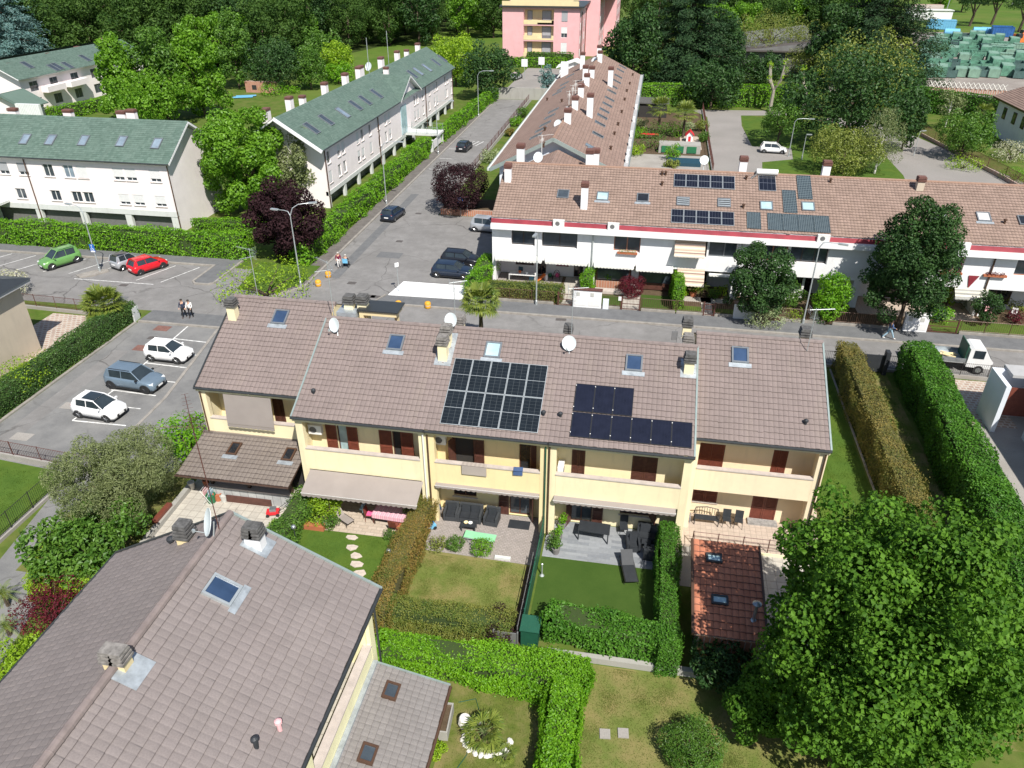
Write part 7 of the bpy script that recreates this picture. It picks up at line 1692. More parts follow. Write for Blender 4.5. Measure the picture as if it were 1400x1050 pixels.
for i in range(16):
 a=2.2+i*.27;r=.85 if i>3 else .7;x,y=-4.35+r*1.15*math.cos(a),18.9+r*math.sin(a);s=rr.uniform(.09,.16);m=MB()
 m.lathe([(s*.6,-.02),(s,.05),(s*.8,.11),(s*.2,.14)],7);o=m.build('white_stone','white_stone');o.location=(x,y,0);o.scale=(1.3,.85,1);o.rotation_euler[2]=rr.uniform(0,6);tag(o,'white stone of the ring round the small palms','stone','white stones round the small palms')
m=MB();m.lathe([(.22,0),(.3,.3),(.24,.55),(.2,.6)],12);o=m.build('white_pot','white_stone');p=G(636,993);o.location=(p.x,p.y,0);tag(o,'fat white garden pot beside the small fan palm','pot')
t=thing('planter_box','long concrete planter box beside the grey lean-to','planter',(-6.2,19.15,0),.05);m=MB()
for q in((-.25,-.19,-.7,.7),(.19,.25,-.7,.7),(-.189,.189,-.7,-.64),(-.189,.189,.64,.7)):m.box(*q,0,.55)
m.build('box','grey_concrete',t,off=(0,0,0));MB().box(-.189,.189,-.63,.63,.3,.48).build('earth','soil',t,off=(0,0,0))
turf('grass',-17.2,-10.7,20.5,29.7,22000,'leaf_turfgreen',.04,1);turf('grass',-9.8,-4.4,24.6,28.9,12000,'leaf_turf',.04,2);turf('grass',-6.0,-2.1,8.2,21.4,18000,'leaf_turf',.04,3);turf('grass',-.5,9.3,12,23.2,42000,'leaf_turf',.04,4);turf('grass',10.7,14.9,24,53.4,30000,'leaf_turfgreen',.04,5);turf('grass',16.8,19.0,26,53,6000,'leaf_mid',.06,6);turf('grass',-45,-33.3,21,31.6,18000,'leaf_turfgreen',.045,7);turf('grass',-30,-25.5,24.5,32,9000,'leaf_turf',.05,8)
# ------------------------------------------------------------------ fences, gates, cabinets
def fence(label,pts,h=1.0,z=0,base=.35,basem='concrete',mat='rust_iron',gap=.13,r=.011,post=2.0,name='iron_fence',group=None):
 t=thing(name,label,'fence',(pts[0][0],pts[0][1],0),0,group);m=MB();b=MB()
 for p,q in zip(pts,pts[1:]):
  railing(m,p,q,z+base,h,gap,r,post)
  d=Vector((q[0]-p[0],q[1]-p[1],0));L=d.length;c=((p[0]+q[0])/2,(p[1]+q[1])/2,z+base/2)
  if base:b.obox(c,(L,.2,base),math.atan2(d.y,d.x))
 m.build('railings',mat,t)
 if base:b.build('base_wall',basem,t)
 return t
fence('dark iron railing on a low wall at the foot of the parking lot',[(-46,33.35),(-31.2,32.0)],1.0,base=.4)
fence('black iron railing beside the narrow drive',[(-32.9,20),(-32.9,31.8)],1.15,base=.2,mat='black_iron',post=1.8)
fence('brown iron fence beside the fan palm at the street',[(-54,52.9),(-43.7,52.4)],1.1,base=.3)
fence('dark iron fence between the lush lawn and the street',[(10.6,54.05),(20.6,54.0)],1.15,base=.2,mat='black_iron')
fence('dark iron fence before the truck at the right',[(22.6,53.9),(34,53.6)],1.0,base=.3,mat='black_iron')
m=MB();m.box(16.7,18.9,53.6,53.7,.1,1.5);m.box(16.5,16.69,53.5,53.75,0,1.7);m.box(18.91,19.2,53.3,53.9,0,1.9);tag(m.build('garden_gate','charcoal'),'dark solid gate closing the passage between the hedges','gate')
FY=61.52
for i,(a,b,lb)in enumerate(((-13.0,-7.0,'brown iron fence of the end garden behind the red-green hedge'),(-3.5,-1.1,'brown iron fence left of the gate with the letter box'),(.75,3.7,'brown iron fence before the wine-red maple'),(3.8,6.0,'brown iron fence left of the third garden gate'),(7.05,8.7,'brown iron fence right of the third garden gate'),(12.6,16.2,'brown iron fence behind the lamp post'),(16.8,22.4,'brown iron fence in the shade of the big dark tree'),(26.8,42,'brown iron fence of the right white garden'))):
 fence(lb,[(a,FY),(b,FY)],1.0,base=.3,basem='kerb_stone',r=.02,gap=.16,mat='brown_pipe',group='garden fences of the white terrace')
for x,w,lb in((-6.6,1.3,'brown iron gate left of the left meter cabinet'),(-1.0,1.6,'brown iron gate right of the left meter cabinet'),(6.1,.9,'brown iron gate left of the middle meter cabinet'),(11.2,1.2,'dark red gate right of the variegated bush'),(24.2,2.4,'curved dark red gate right of the right meter cabinet')):
 t=thing('garden_gate',lb,'gate',(x,FY,0),0,'garden gates of the white terrace');m=MB()
 for q in(x,x+w):m.box(q-.05,q+.05,FY-.05,FY+.05,0,1.35)
 m.build('gate_post','rust_iron',t);g=MB();n=int(w/.12)
 for zz in(.12,.62,1.12):g.box(x+.06,x+w-.06,FY-.02,FY+.02,zz,zz+.05)
 for k in range(n):g.tube([(x+.08+(w-.16)*k/max(1,n-1),FY,.14),(x+.08+(w-.16)*k/max(1,n-1),FY,1.2)],.012,3)
 g.build('gate_leaf','rust_iron',t)
for x0,x1,lb,hh in((-5.2,-2.75,'left white meter cabinet wall with two panels and brown tile coping',1.75),(8.6,10.7,'middle white meter cabinet wall beside the variegated bush',1.5),(22.35,24.2,'right white meter cabinet wall under the big dark tree',1.6)):
 t=thing('meter_cabinet',lb,'cabinet',((x0+x1)/2,61.4,0),0,'white meter cabinets');MB().box(x0,x1,61.25,61.65,0,hh).build('masonry','white_plaster',t);MB().box(x0-.06,x1+.06,61.18,61.72,hh+.002,hh+.07).build('coping','rust_iron' if x0<9 else 'white_frame',t)
 for k in range(2):
  a=x0+.1+k*(x1-x0)/2;MB().box(a,a+(x1-x0)/2-.2,61.225,61.248,.3,.85).build('meter_door','white_frame',t);MB().box(a+.15,a+.45,61.22,61.246,hh-.55,hh-.2).build('letter_slot','old_plastic',t)
m=MB();m.box(-2.6,-2.1,61.2,61.5,0,1.0);tag(m.build('service_box','bluish_plaster'),'pale grey service box right of the left meter cabinet','box')
m=MB();m.box(-1.28,-1.02,61.38,61.46,.95,1.3);tag(m.build('letter_box','white_frame'),'small white letter box on the fence by the second gate','letter box')
m=MB();m.obox((11.0,61.36,1.2),(.4,.1,.35));tag(m.build('letter_box','white_frame'),'white letter box between the variegated bush and the dark red gate','letter box')
# green boundary fence and its cabinet
t=thing('boundary_fence','dark green sheet fence between the dry lawn and the artificial lawn','fence',(-3.72,28,0));m=MB();m.box(-3.76,-3.7,24.6,31.5,.05,1.25)
for y in(24.7,26.4,28.1,29.8,31.4):m.tube([(-3.73,y,0),(-3.73,y,1.45)],.035,6)
m.build('panel','dark_green_metal',t)
t=thing('garden_box','dark green storage cabinet at the end of the green fence','cabinet',(-3.3,24.2,0));MB().box(-3.75,-2.95,23.75,24.55,0,1.05).build('cabinet','dark_green_metal',t);m=MB();m.hexa([(-3.8,23.68,1.06),(-2.9,23.68,1.06),(-2.9,24.6,1.06),(-3.8,24.6,1.06),(-3.8,23.68,1.1),(-2.9,23.68,1.1),(-2.9,24.6,1.2),(-3.8,24.6,1.2)]);m.build('lid','dark_green_metal',t)
m=MB();m.box(-5.0,-3.85,23.55,23.6,.05,1.0);m.box(-5.02,-4.94,23.5,23.62,0,1.1);m.box(-3.9,-3.84,23.5,23.62,0,1.1);tag(m.build('wire_gate','grille_grey'),'small wire gate left of the green cabinet','gate')
fence('thin wire fence along the soil strip',[(-3.95,24.0),(-3.95,28.9)],1.0,base=0,mat='grille_grey',gap=.6,post=1.4,name='wire_fence')
fence('brown fence of the row front gardens along the side street',[(-23.6,93),(-23.9,156)],.9,base=.5,basem='grey_concrete',gap=.5,post=3,r=.02)
fence('dark fence along the courtyard side of the back gardens',[(9.3,108),(9.7,153)],1.2,base=.3,basem='grey_concrete',gap=.5,post=2.5,r=.02)
fence('brown panel fence with posts along the back lane',[(44.4,138),(48,112),(50,88)],1.3,base=.5,basem='brick_work',gap=.25,post=2.4,r=.03)
t=thing('street_end_wall','stained grey concrete wall across the end of the side street','wall',(-27,158.4,0));MB().box(-30.5,-18.5,158.2,158.7,0,2.2).build('wall','grey_concrete',t)
t=thing('gate','white gate between two concrete posts in the street hedge','gate',(-32.2,116.5,0));MB().box(-32.3,-32.2,113.8,119.3,.3,1.5).build('gate_leaf','white_frame',t);m=MB();m.box(-32.5,-32.05,113.3,113.75,0,1.8);m.build('gate_post','pale_concrete',t);MB().box(-32.5,-32.05,119.35,119.8,0,1.8).build('gate_post','pale_concrete',t)
m=MB();m.obox((-41.95,52.35,.6),(.12,.9,1.2),.1);tag(m.build('concrete_post','pale_concrete'),'pale concrete slab post at the end of the ivy hedge','post')
# ------------------------------------------------------------------ lamps, signs, bollards
def lamp(label,x,y,h,arms,group='street lamps',r=.07):
 t=thing('street_lamp',label,'street lamp',(x,y,0),0,group);m=MB();m.tube([(0,0,-.1),(0,0,h*.5),(0,0,h-.5)],[r,r*.85,r*.6],8);m.lathe([(r*1.6,0),(r*1.5,.5),(r,.55)],8)
 m.build('pole','galvanised',t,off=(0,0,0))
 for a,L,up in arms:
  d=Vector((math.cos(a),math.sin(a),0));p=Vector((0,0,h-.52));m=MB();e=Vector((0,0,h+up))+d*L
  m.tube([p,Vector((0,0,h-.1+up*.5))+d*L*.15,Vector((0,0,h+up*.9))+d*L*.45,e],[r*.6,r*.55,r*.5,r*.45],7);ar=m.build('arm','galvanised',t,off=(0,0,0))
  m=MB();m.obox(tuple(e+d*.3),(.75,.24,.12),a);m.build('lamp_head','galvanised',ar,off=(0,0,0))
 return t
lamp('street lamp leaning over the long hedge with a parking sign',-51.9,61.5,6.5,[(math.radians(165),1.4,.1)]);lamp('two-armed street lamp before the dark purple tree',-30.95,61.5,7.4,[(math.radians(25),1.8,.5),(math.radians(170),1.3,-.1)]);lamp('street lamp before the end garden of the white terrace',-8.5,61.1,6.8,[(math.radians(-100),.4,0)]);lamp('street lamp with a curved arm left of the big dark tree',14.4,61.3,7.4,[(math.radians(-15),1.4,0)])
lamp('lower street lamp standing in the side street hedge',-30.9,87.1,7.4,[(math.radians(5),2.0,.2)]);lamp('middle street lamp by the white gate of the street hedge',-30.9,112,7.6,[(math.radians(5),2.0,.2)]);lamp('top street lamp of the side street',-30.7,140,7.6,[(math.radians(5),2.2,.3)])
p=G(1078,214);lamp('lamp with a flat arm on the courtyard lawn',p.x,p.y,5.5,[(0,2.0,0)]);p=G(1096,218);lamp('small post lamp on the courtyard lawn',p.x,p.y,3.6,[(0,.1,0)]);p=G(1249,213);lamp('thin lamp post at the corner of the back lane',p.x,p.y,3.6,[(.5,.4,0)],r=.05)
t=thing('parking_sign','blue parking sign for the disabled on the leaning street lamp','sign',(-51.9,61.4,2.2));MB().box(-52.15,-51.65,61.36,61.38,2.1,2.9).build('board','sign_blue',t);m=MB();m.lathe([(.05,0),(.05,.02)],10,(0,0,0));m.xform(Matrix.Translation((-51.92,61.355,2.78))@Matrix.Rotation(pi/2,4,'X'));m.tube([(-51.92,61.352,2.7),(-51.92,61.352,2.48),(-51.8,61.352,2.46),(-51.76,61.352,2.3)],.022,4);m.tube([(-51.94+.13*math.cos(a*.4+1.9),61.352,2.42+.13*math.sin(a*.4+1.9))for a in range(11)],.016,4);m.build('symbol','sign_white',t);MB().box(-52.12,-51.68,61.35,61.359,2.12,2.25).build('panel','sign_white',t)
t=thing('road_sign','blue sign with a white slanting bar on the brick bed','sign',(-20.9,84.4,0));MB().tube([(-20.9,84.45,0),(-20.9,84.45,2.3)],.03,6).build('pole','galvanised',t);MB().box(-21.2,-20.6,84.38,84.4,1.6,2.25).build('board','sign_blue',t);MB().tube([(-21.05,84.36,1.75),(-20.75,84.36,2.12)],.04,4).build('symbol','sign_white',t)
t=thing('road_sign','white sign with a dark disc on the brick bed','sign',(-20.1,84.4,0));MB().tube([(-20.1,84.45,0),(-20.1,84.45,2.3)],.03,6).build('pole','galvanised',t);MB().box(-20.42,-19.78,84.38,84.4,1.55,2.3).build('board','sign_white',t);m=MB();m.lathe([(.2,0),(.2,.015)],16);m.xform(Matrix.Translation((-20.1,84.375,2.02))@Matrix.Rotation(pi/2,4,'X'));m.build('symbol','charcoal',t)
p=G(545.5,400);t=thing('road_sign','thin pole with a small white plate on the white slab','sign',(p.x,p.y,0));MB().tube([(p.x,p.y,.1),(p.x,p.y,2.9)],.03,6).build('pole','galvanised',t);MB().obox((p.x,p.y-.03,2.75),(.4,.02,.4),.8).build('board','sign_white',t)
for u,v,lb in((449,379,'upper yellow bollard at the left kerb of the side street'),(435.5,391,'lower yellow bollard at the left kerb of the side street'),(545,420,'left yellow bollard before the white slab'),(585,421,'right yellow bollard before the white slab')):
 p=G(u,v);t=thing('bollard',lb,'bollard',(p.x,p.y,0),0,'yellow bollards');m=MB();m.lathe([(.25,0),(.28,.1),(.28,.48),(.22,.58),(.1,.63),(.01,.64)],14);m.build('drum','yellow_paint',t,smooth=True,off=(0,0,0));m=MB();m.lathe([(.286,.26),(.286,.32)],14);m.build('band','stone_coping',t,off=(0,0,0))
# ------------------------------------------------------------------ garden furniture
def dining_chair(label,x,y,rz,mat,legm=None,group=None,cat='chair',z=0,back=.9):
 t=thing('garden_chair',label,cat,(x,y,z),rz,group);MB().box(-.22,.22,-.22,.22,.43,.47).build('seat',mat,t,off=(0,0,0));MB().hexa([(-.22,.19,.47),(.22,.19,.47),(.22,.23,.47),(-.22,.23,.47),(-.22,.27,back),(.22,.27,back),(.22,.31,back),(-.22,.31,back)]).build('backrest',mat,t,off=(0,0,0))
 for sx in(-1,1):
  for sy in(-1,1):MB().tube([(sx*.2,sy*.2,.43),(sx*.23,sy*.24,0)],.016,5).build('leg',legm or mat,t,off=(0,0,0))
 return t
def sofa(label,x,y,rz,w,mat='rattan',cush='charcoal',group=None,cat='sofa',d=.8):
 t=thing('garden_sofa' if w>1 else 'garden_armchair',label,cat,(x,y,0),rz,group);h=d/2
 MB().box(-w/2+.13,w/2-.13,-h,h-.14,.04,.3).build('base',mat,t,off=(0,0,0));MB().hexa([(-w/2,h-.15,.04),(w/2,h-.15,.04),(w/2,h,.04),(-w/2,h,.04),(-w/2,h-.1,.8),(w/2,h-.1,.8),(w/2,h+.08,.8),(-w/2,h+.08,.8)]).build('backrest',mat,t,off=(0,0,0))
 for s in(-1,1):a,b=sorted((s*w/2,s*(w/2-.12)));MB().box(a,b,-h,h-.16,.04,.6).build('armrest',mat,t,off=(0,0,0))
 n=max(1,round((w-.26)/.65));cw=(w-.28)/n
 for i in range(n):x0=-w/2+.14+i*cw;MB().box(x0+.01,x0+cw-.01,-h+.02,h-.17,.302,.42).build('seat_cushion',cush,t,off=(0,0,0));MB().hexa([(x0+.02,h-.3,.425),(x0+cw-.02,h-.3,.425),(x0+cw-.02,h-.18,.425),(x0+.02,h-.18,.425),(x0+.02,h-.22,.82),(x0+cw-.02,h-.22,.82),(x0+cw-.02,h-.11,.82),(x0+.02,h-.11,.82)]).build('back_cushion',cush,t,off=(0,0,0))
 return t
def table(label,x,y,rz,w,d,h,top,legm,group=None,name='garden_table',legs=True):
 t=thing(name,label,'table',(x,y,0),rz,group);MB().box(-w/2,w/2,-d/2,d/2,h-.04,h).build('tabletop',top,t,off=(0,0,0))
 for sx in(-1,1):
  for sy in(-1,1):MB().box(sx*(w/2-.05)-.03,sx*(w/2-.05)+.03,sy*(d/2-.05)-.03,sy*(d/2-.05)+.03,0,h-.041).build('leg',legm,t,off=(0,0,0))
 return t
# sofa garden
sofa('left rattan armchair of the cobbled patio',-9.1,32.05,.05,.8);sofa('two-seat rattan sofa between two armchairs on the cobbled patio',-8.0,32.05,0,1.35);sofa('right rattan armchair of the cobbled patio',-6.75,32.0,-.08,.8)
table('small dark coffee table before the rattan sofa',-7.9,31.2,0,.85,.5,.4,'charcoal','rattan')
for x,lb in((-8.05,'small amber dish on the dark coffee table'),(-7.8,'small white bowl on the dark coffee table')):m=MB();m.lathe([(.06,.402),(.13,.5),(.12,.5),(.05,.43)],12,(0,0,0));o=m.build('bowl','deep_yellow_plaster' if x<-8 else 'white_frame');o.location=(x,31.2,0);tag(o,lb,'bowl')
def lounger(label,x,y,rz,fab,frame,el=.5,L=1.9,w=.62):
 t=thing('sun_lounger',label,'sun lounger',(x,y,0),rz);m=MB();m.box(-w/2+.03,w/2-.03,-L*.5,L*.12,.31,.34);m.build('mattress',fab,t,off=(0,0,0));m=MB();a=L*.12;m.hexa([(-w/2+.03,a+.02,.31),(w/2-.03,a+.02,.31),(w/2-.03,L*.5,.31+el),(-w/2+.03,L*.5,.31+el),(-w/2+.03,a,.34),(w/2-.03,a,.34),(w/2-.03,L*.5-.03,.34+el),(-w/2+.03,L*.5-.03,.34+el)]);m.build('backrest',fab,t,off=(0,0,0));m=MB()
 for s in(-1,1):m.tube([(s*w/2,-L*.5,.32),(s*w/2,L*.5,.32)],.018,5)
 m.build('frame',frame,t,off=(0,0,0))
 for s in(-1,1):
  for yy in(-L*.4,L*.35):MB().tube([(s*w/2,yy,.32),(s*w/2*1.05,yy-.06,0)],.016,5).build('leg',frame,t,off=(0,0,0))
 return t
lounger('mint green folding bed on the cobbled patio',-7.1,30.4,pi/2-.05,'mint','galvanised',.03,1.75,.6)
lounger('black sun lounger lying across the edge of the artificial lawn',1.0,29.35,math.radians(12),'charcoal','black_iron',.45,1.9,.68)
m=MB();m.box(-5.8,-4.6,31.7,32.4,0,.02);tag(m.build('door_mat','charcoal'),'dark door mat on the cobbled patio','mat')
p=G(598,702);t=thing('pushchair','folded pushchair with a blue and red seat by the rust hedge','pushchair',(p.x,p.y,0),.3);m=MB()
for s in(-1,1):m.tube([(s*.22,.3,.05),(s*.2,-.25,.75),(s*.2,-.4,1.0)],.018,5);m.tube([(s*.22,-.3,.08),(s*.2,.1,.6)],.018,5)
m.tube([(-.2,-.4,1.0),(.2,-.4,1.0)],.02,5);m.build('frame','black_iron',t,off=(0,0,0));MB().hexa([(-.19,-.15,.4),(.19,-.15,.4),(.19,.25,.35),(-.19,.25,.35),(-.19,-.3,.85),(.19,-.3,.85),(.19,-.18,.85),(-.19,-.18,.85)]).build('seat','blue_plastic',t,off=(0,0,0));MB().box(-.16,.16,-.1,.1,.5,.62).build('cushion','red_cloth',t,off=(0,0,0))
for s in(-1,1):
 for yy in(.3,-.3):w=MB();w.tube([(s*.2,yy,.09),(s*.26,yy,.09)],.09,10);w.build('wheel','rubber',t,off=(0,0,0))
p=G(589,724);t=thing('ride_on_toy','small blue and red ride-on toy on the cobbles','toy',(p.x,p.y,0),.8);MB().box(-.3,.3,-.13,.13,.12,.32).build('body','light_blue',t,off=(0,0,0));MB().box(-.25,-.05,-.12,.12,.322,.45).build('seat','red_cloth',t,off=(0,0,0));m=MB();m.tube([(.2,0,.3),(.15,0,.55)],.02,5);m.tube([(.15,-.15,.55),(.15,.15,.55)],.02,5);m.build('handlebar','blue_plastic',t,off=(0,0,0))
for x in(-.2,.2):
 for s in(-1,1):w=MB();w.tube([(x,s*.13,.11),(x,s*.17,.11)],.11,10);w.build('wheel','rubber',t,off=(0,0,0))
m=MB();m.box(-6.05,-5.2,29.15,29.35,0,.12);tag(m.build('garden_step','pale_concrete'),'pale stone block at the lawn edge of the cobbled patio','block')
# slate patio
table('long charcoal dining table on the slate patio',-1.0,31.75,-.06,1.7,.85,.72,'charcoal','charcoal')
dining_chair('charcoal chair behind the end of the long table',.6,32.35,.1,'charcoal',group='charcoal patio seats',back=1.05)
sofa('two-seat charcoal sofa against the wall of the slate patio',2.05,32.1,-.05,1.45,'charcoal','charcoal');sofa('left charcoal armchair of the slate patio',1.15,31.25,math.radians(8),.72,'charcoal','charcoal',d=.75);sofa('right charcoal armchair turned from the viewer on the slate patio',2.1,30.75,math.radians(178),.75,'charcoal','charcoal',d=.75)
table('low charcoal table between the charcoal sofas',1.85,31.5,0,.5,.4,.35,'charcoal','charcoal')
for x,y,hh,lb in((-2.9,30.15,.4,'grey pot with a leafy plant at the front of the slate patio'),(-2.9,31.2,.35,'grey pot with a leafy plant in the middle by the green fence'),(-2.8,32.2,.35,'grey pot with a small plant nearest the house door')):
 t=thing('potted_plant',lb,'potted plant',(x,y,0),0,'potted plants by the green fence');m=MB();m.lathe([(.17,0),(.24,hh),(.21,hh),(.2,hh-.05)],12);m.build('pot','pot_grey',t,off=(0,0,0));leaves_obj('foliage',[(0,0,hh+.25,.24),(.08,.05,hh+.5,.2)],260,.13,'leaf_mid' if hh>.36 else 'leaf_bright',t,sd(),.6)
m=MB();m.tube([(-3.4,28.4,0),(-3.4,28.4,.75)],.035,7);m.lathe([(.13,0),(.05,.1)],10,(-3.4,28.4,0));m.lathe([(.05,.75),(.06,.8),(.01,.84)],8,(-3.4,28.4,0));tag(m.build('garden_light','galvanised'),'short white-footed garden light by the green fence','lamp')
m=MB();m.box(2.35,2.75,31.3,31.7,.4,.44);
for s in((2.38,31.33),(2.72,31.33),(2.38,31.67),(2.72,31.67)):m.tube([(s[0],s[1],0),(s[0],s[1],.41)],.02,5)
m.box(2.71,2.75,31.3,31.7,.44,.85);tag(m.build('plastic_chair','pot_grey'),'grey chair half hidden in the shade by the narrow hedge','chair')
# pink table garden
table('long table laid with a pink checked cloth under the awning',-12.3,31.15,-.05,1.9,1.0,.74,'dark_wood','dark_wood');m=MB();m.box(-.99,.99,-.55,.55,.742,.752);m.box(-.99,.99,-.56,-.551,.5,.752);m.box(-1.0,-.991,-.55,.55,.5,.752);m.box(.991,1.0,-.55,.55,.5,.752);o=m.build('tablecloth','pink_check');o.location=(-12.3,31.15,0);o.rotation_euler[2]=-.05;tag(o,'pink and white checked cloth covering the long table','tablecloth')
dining_chair('red-brown folding chair at the front of the pink table',-11.95,30.35,pi-.1,'red_wood',group='chairs round the pink table',z=.004);dining_chair('red-brown chair with a pink cushion at the left of the pink table',-13.55,31.0,pi/2,'red_wood',group='chairs round the pink table');dining_chair('red-brown chair at the right end of the pink table',-11.0,31.2,-pi/2,'red_wood',group='chairs round the pink table')
m=MB();m.box(-.21,.21,-.2,.2,.472,.54);o=m.build('cushion','pink');o.location=(-13.5,31.0,0);o.rotation_euler[2]=.05;tag(o,'bright pink cushion on the red-brown chair','cushion')
m=MB();m.box(-.03,.03,-.25,.25,.4,1.0);m.box(-.2,-.04,-.2,.2,.55,.65);o=m.build('jacket','denim_pale');o.location=(-14.0,31.3,0);tag(o,'pale blue jacket hung on a chair by the pink table','jacket');m=MB();m.tube([(-14.0,31.55,0),(-14.0,31.3,.95),(-14.0,31.05,0)],.02,5);tag(m.build('clothes_stand','dark_wood'),'thin dark stand under the pale blue jacket','stand')
lounger('grey reclining deck chair on the beige patio',-15.0,30.6,math.radians(60),'taupe_fabric','black_iron',.5,1.3,.5)
t=thing('flower_box','terracotta flower box by the yellow-green shrub','planter',(-16.3,29.8,0));MB().box(-17.0,-15.8,29.6,29.95,0,.3).build('box','terracotta',t);leaves_obj('plants',[(-.4,0,.4,.25),(.1,0,.4,.25)],300,.1,'leaf_lime',t,sd(),.6)
for u,v,r,mt,lb in((430,679,.3,'brick_work','brick round pot under the yellow-green shrub'),(548,724,.3,'terracotta','wide terracotta bowl by the rust hedge'),(557,722,.2,'pot_grey','grey pot behind the wide terracotta bowl'),(572,684,.2,'red_cloth','red ball-shaped lantern by the rust hedge')):
 p=G(u,v);m=MB();m.lathe([(r*.7,0),(r,.3),(r*.9,.34),(r*.85,.28)],14);o=m.build('flower_pot',mt);o.location=(p.x,p.y,0 if mt!='red_cloth' else .9);tag(o,lb,'pot' if mt!='red_cloth' else 'lantern')
m=MB();m.tube([(0,0,0),(0,0,.9)],.02,5);o=m.build('lantern_stake','black_iron');p=G(572,684);o.location=(p.x,p.y,0);tag(o,'thin stake under the red lantern','stake')
t=thing('stone_plinth','pale square slab with a potted climber on sticks','slab',(-16.7,27.0,0));MB().box(-17.1,-16.2,26.7,27.4,0,.05).build('slab','pale_concrete',t);m=MB();m.lathe([(.15,.05),(.2,.35)],12,(-16.7,27.05,0));m.build('pot','terracotta',t);m=MB()
for k in range(3):m.tube([(-16.7+.1*math.cos(k*2.1),27.05+.1*math.sin(k*2.1),.3),(-16.7,27.05,1.1)],.012,4)
m.build('sticks','bark',t)
for u,v,lb in((406,745,'silver globe lamp near the foreground roof'),(534.5,778,'silver globe lamp beside the rust hedge')):
 p=G(u,v);t=thing('globe_lamp',lb,'garden lamp',(p.x,p.y,0),0,'globe lamps of the lawn');MB().tube([(p.x,p.y,0),(p.x,p.y,1.15)],.03,6).build('pole','charcoal',t);m=MB();m.lathe([(.14*math.sin(pi*k/10)+.001,1.28-.14*math.cos(pi*k/10))for k in range(11)],14,(p.x,p.y,0));m.build('globe','zinc',t,smooth=True)
# porch garden
def pot(u,v,r,h,mt,lb):
 p=G(u,v);m=MB();m.lathe([(r*.8,0),(r,h),(r*1.05,h),(r*1.05,h+.05),(r*.8,h+.05),(r*.75,h-.05)],14);o=m.build('bucket',mt);o.location=(p.x,p.y,0);tag(o,lb,'bucket')
pot(290,686,.28,.5,'green_plastic','bright green plastic tub in the porch garden');pot(299,683,.26,.45,'terracotta','terracotta coloured tub right of the green one');pot(307,685,.2,.4,'old_plastic','pale bucket right of the terracotta tub');pot(283,664,.2,.4,'terracotta','terracotta pot behind the aerial mast');pot(263,668,.2,.45,'white_stone','white stone pot at the corner of the slab paving')
t=thing('lawn_mower','red and silver lawn mower with a folded handle by the stone counter','lawn mower',(-19.2,30.5,0),.3);MB().box(-.35,.35,-.22,.22,.12,.28).build('deck','red_cloth',t,off=(0,0,0));MB().box(-.15,.2,-.15,.15,.282,.48).build('engine','zinc',t,off=(0,0,0));m=MB()
for s in(-1,1):m.tube([(.3,s*.18,.28),(.95,s*.2,.75),(.75,s*.2,.95)],.016,5)
m.build('handle','black_iron',t,off=(0,0,0))
for x in(-.28,.28):
 for s in(-1,1):w=MB();w.tube([(x,s*.22,.1),(x,s*.28,.1)],.1,10);w.build('wheel','rubber',t,off=(0,0,0))
m=MB();m.box(-22.4,-19.6,31.08,31.19,0,.45);tag(m.build('log_screen','brown_wood'),'low brown board screen before the stone counter','screen')
t=thing('clothes_airer','folding clothes airer with coloured washing by the porch','airer',(-23.3,31.0,0));m=MB()
for s in(-1,1):m.tube([(-23.6,31+s*.4,0),(-23.0,31+s*.4,1.0)],.014,4);m.tube([(-23.0,31+s*.4,0),(-23.6,31+s*.4,1.0)],.014,4)
for k in range(5):m.tube([(-23.6+.15*k,30.6,1.0),(-23.6+.15*k,31.4,1.0)],.008,3)
m.build('frame','white_frame',t);MB().box(-23.5,-23.48,30.7,31.3,.4,1.0).build('washing','pink_plaster',t);MB().box(-23.2,-23.18,30.7,31.2,.5,1.0).build('washing','denim_pale',t)
t=thing('garden_planter','wooden window box planter on the low grey wall','planter',(-25.2,29.2,.3));MB().box(-25.35,-25.05,28.3,29.9,.3,.5).build('box','red_wood',t)
for y in(28.4,29.8):pass
# red end house terrace
t=thing('garden_bench','dark cast garden bench by the terrace window','bench',(5.1,33.85,.16));MB().box(4.45,5.75,33.6,34.0,.55,.6).build('seat','charcoal',t);m=MB();m.tube([(4.4,34.05,.6),(4.5,34.1,1.0),(5.1,34.12,1.08),(5.7,34.1,1.0),(5.8,34.05,.6)],.03,5)
for k in range(9):m.tube([(4.55+k*.14,34.05,.6),(4.55+k*.14,34.1,1.02)],.014,4)
m.build('backrest','charcoal',t)
for x in(4.45,5.75):
 for y in(33.62,34.0):MB().tube([(x,y,.16),(x,y,.56)],.03,5).build('leg','charcoal',t)
 MB().tube([(x,33.6,.58),(x,33.62,.82),(x,34.05,.85)],.025,5).build('armrest','charcoal',t)
dining_chair('left dark plastic chair beside the terrace bench',6.2,33.85,0,'charcoal',group='dark chairs on the railed terrace',z=.16);dining_chair('right dark plastic chair beside the terrace bench',6.85,33.85,-.1,'charcoal',group='dark chairs on the railed terrace',z=.16)
m=MB();m.box(3.85,4.25,33.7,34.2,.16,.5);tag(m.build('storage_box','pot_grey'),'grey box left of the terrace bench','box')
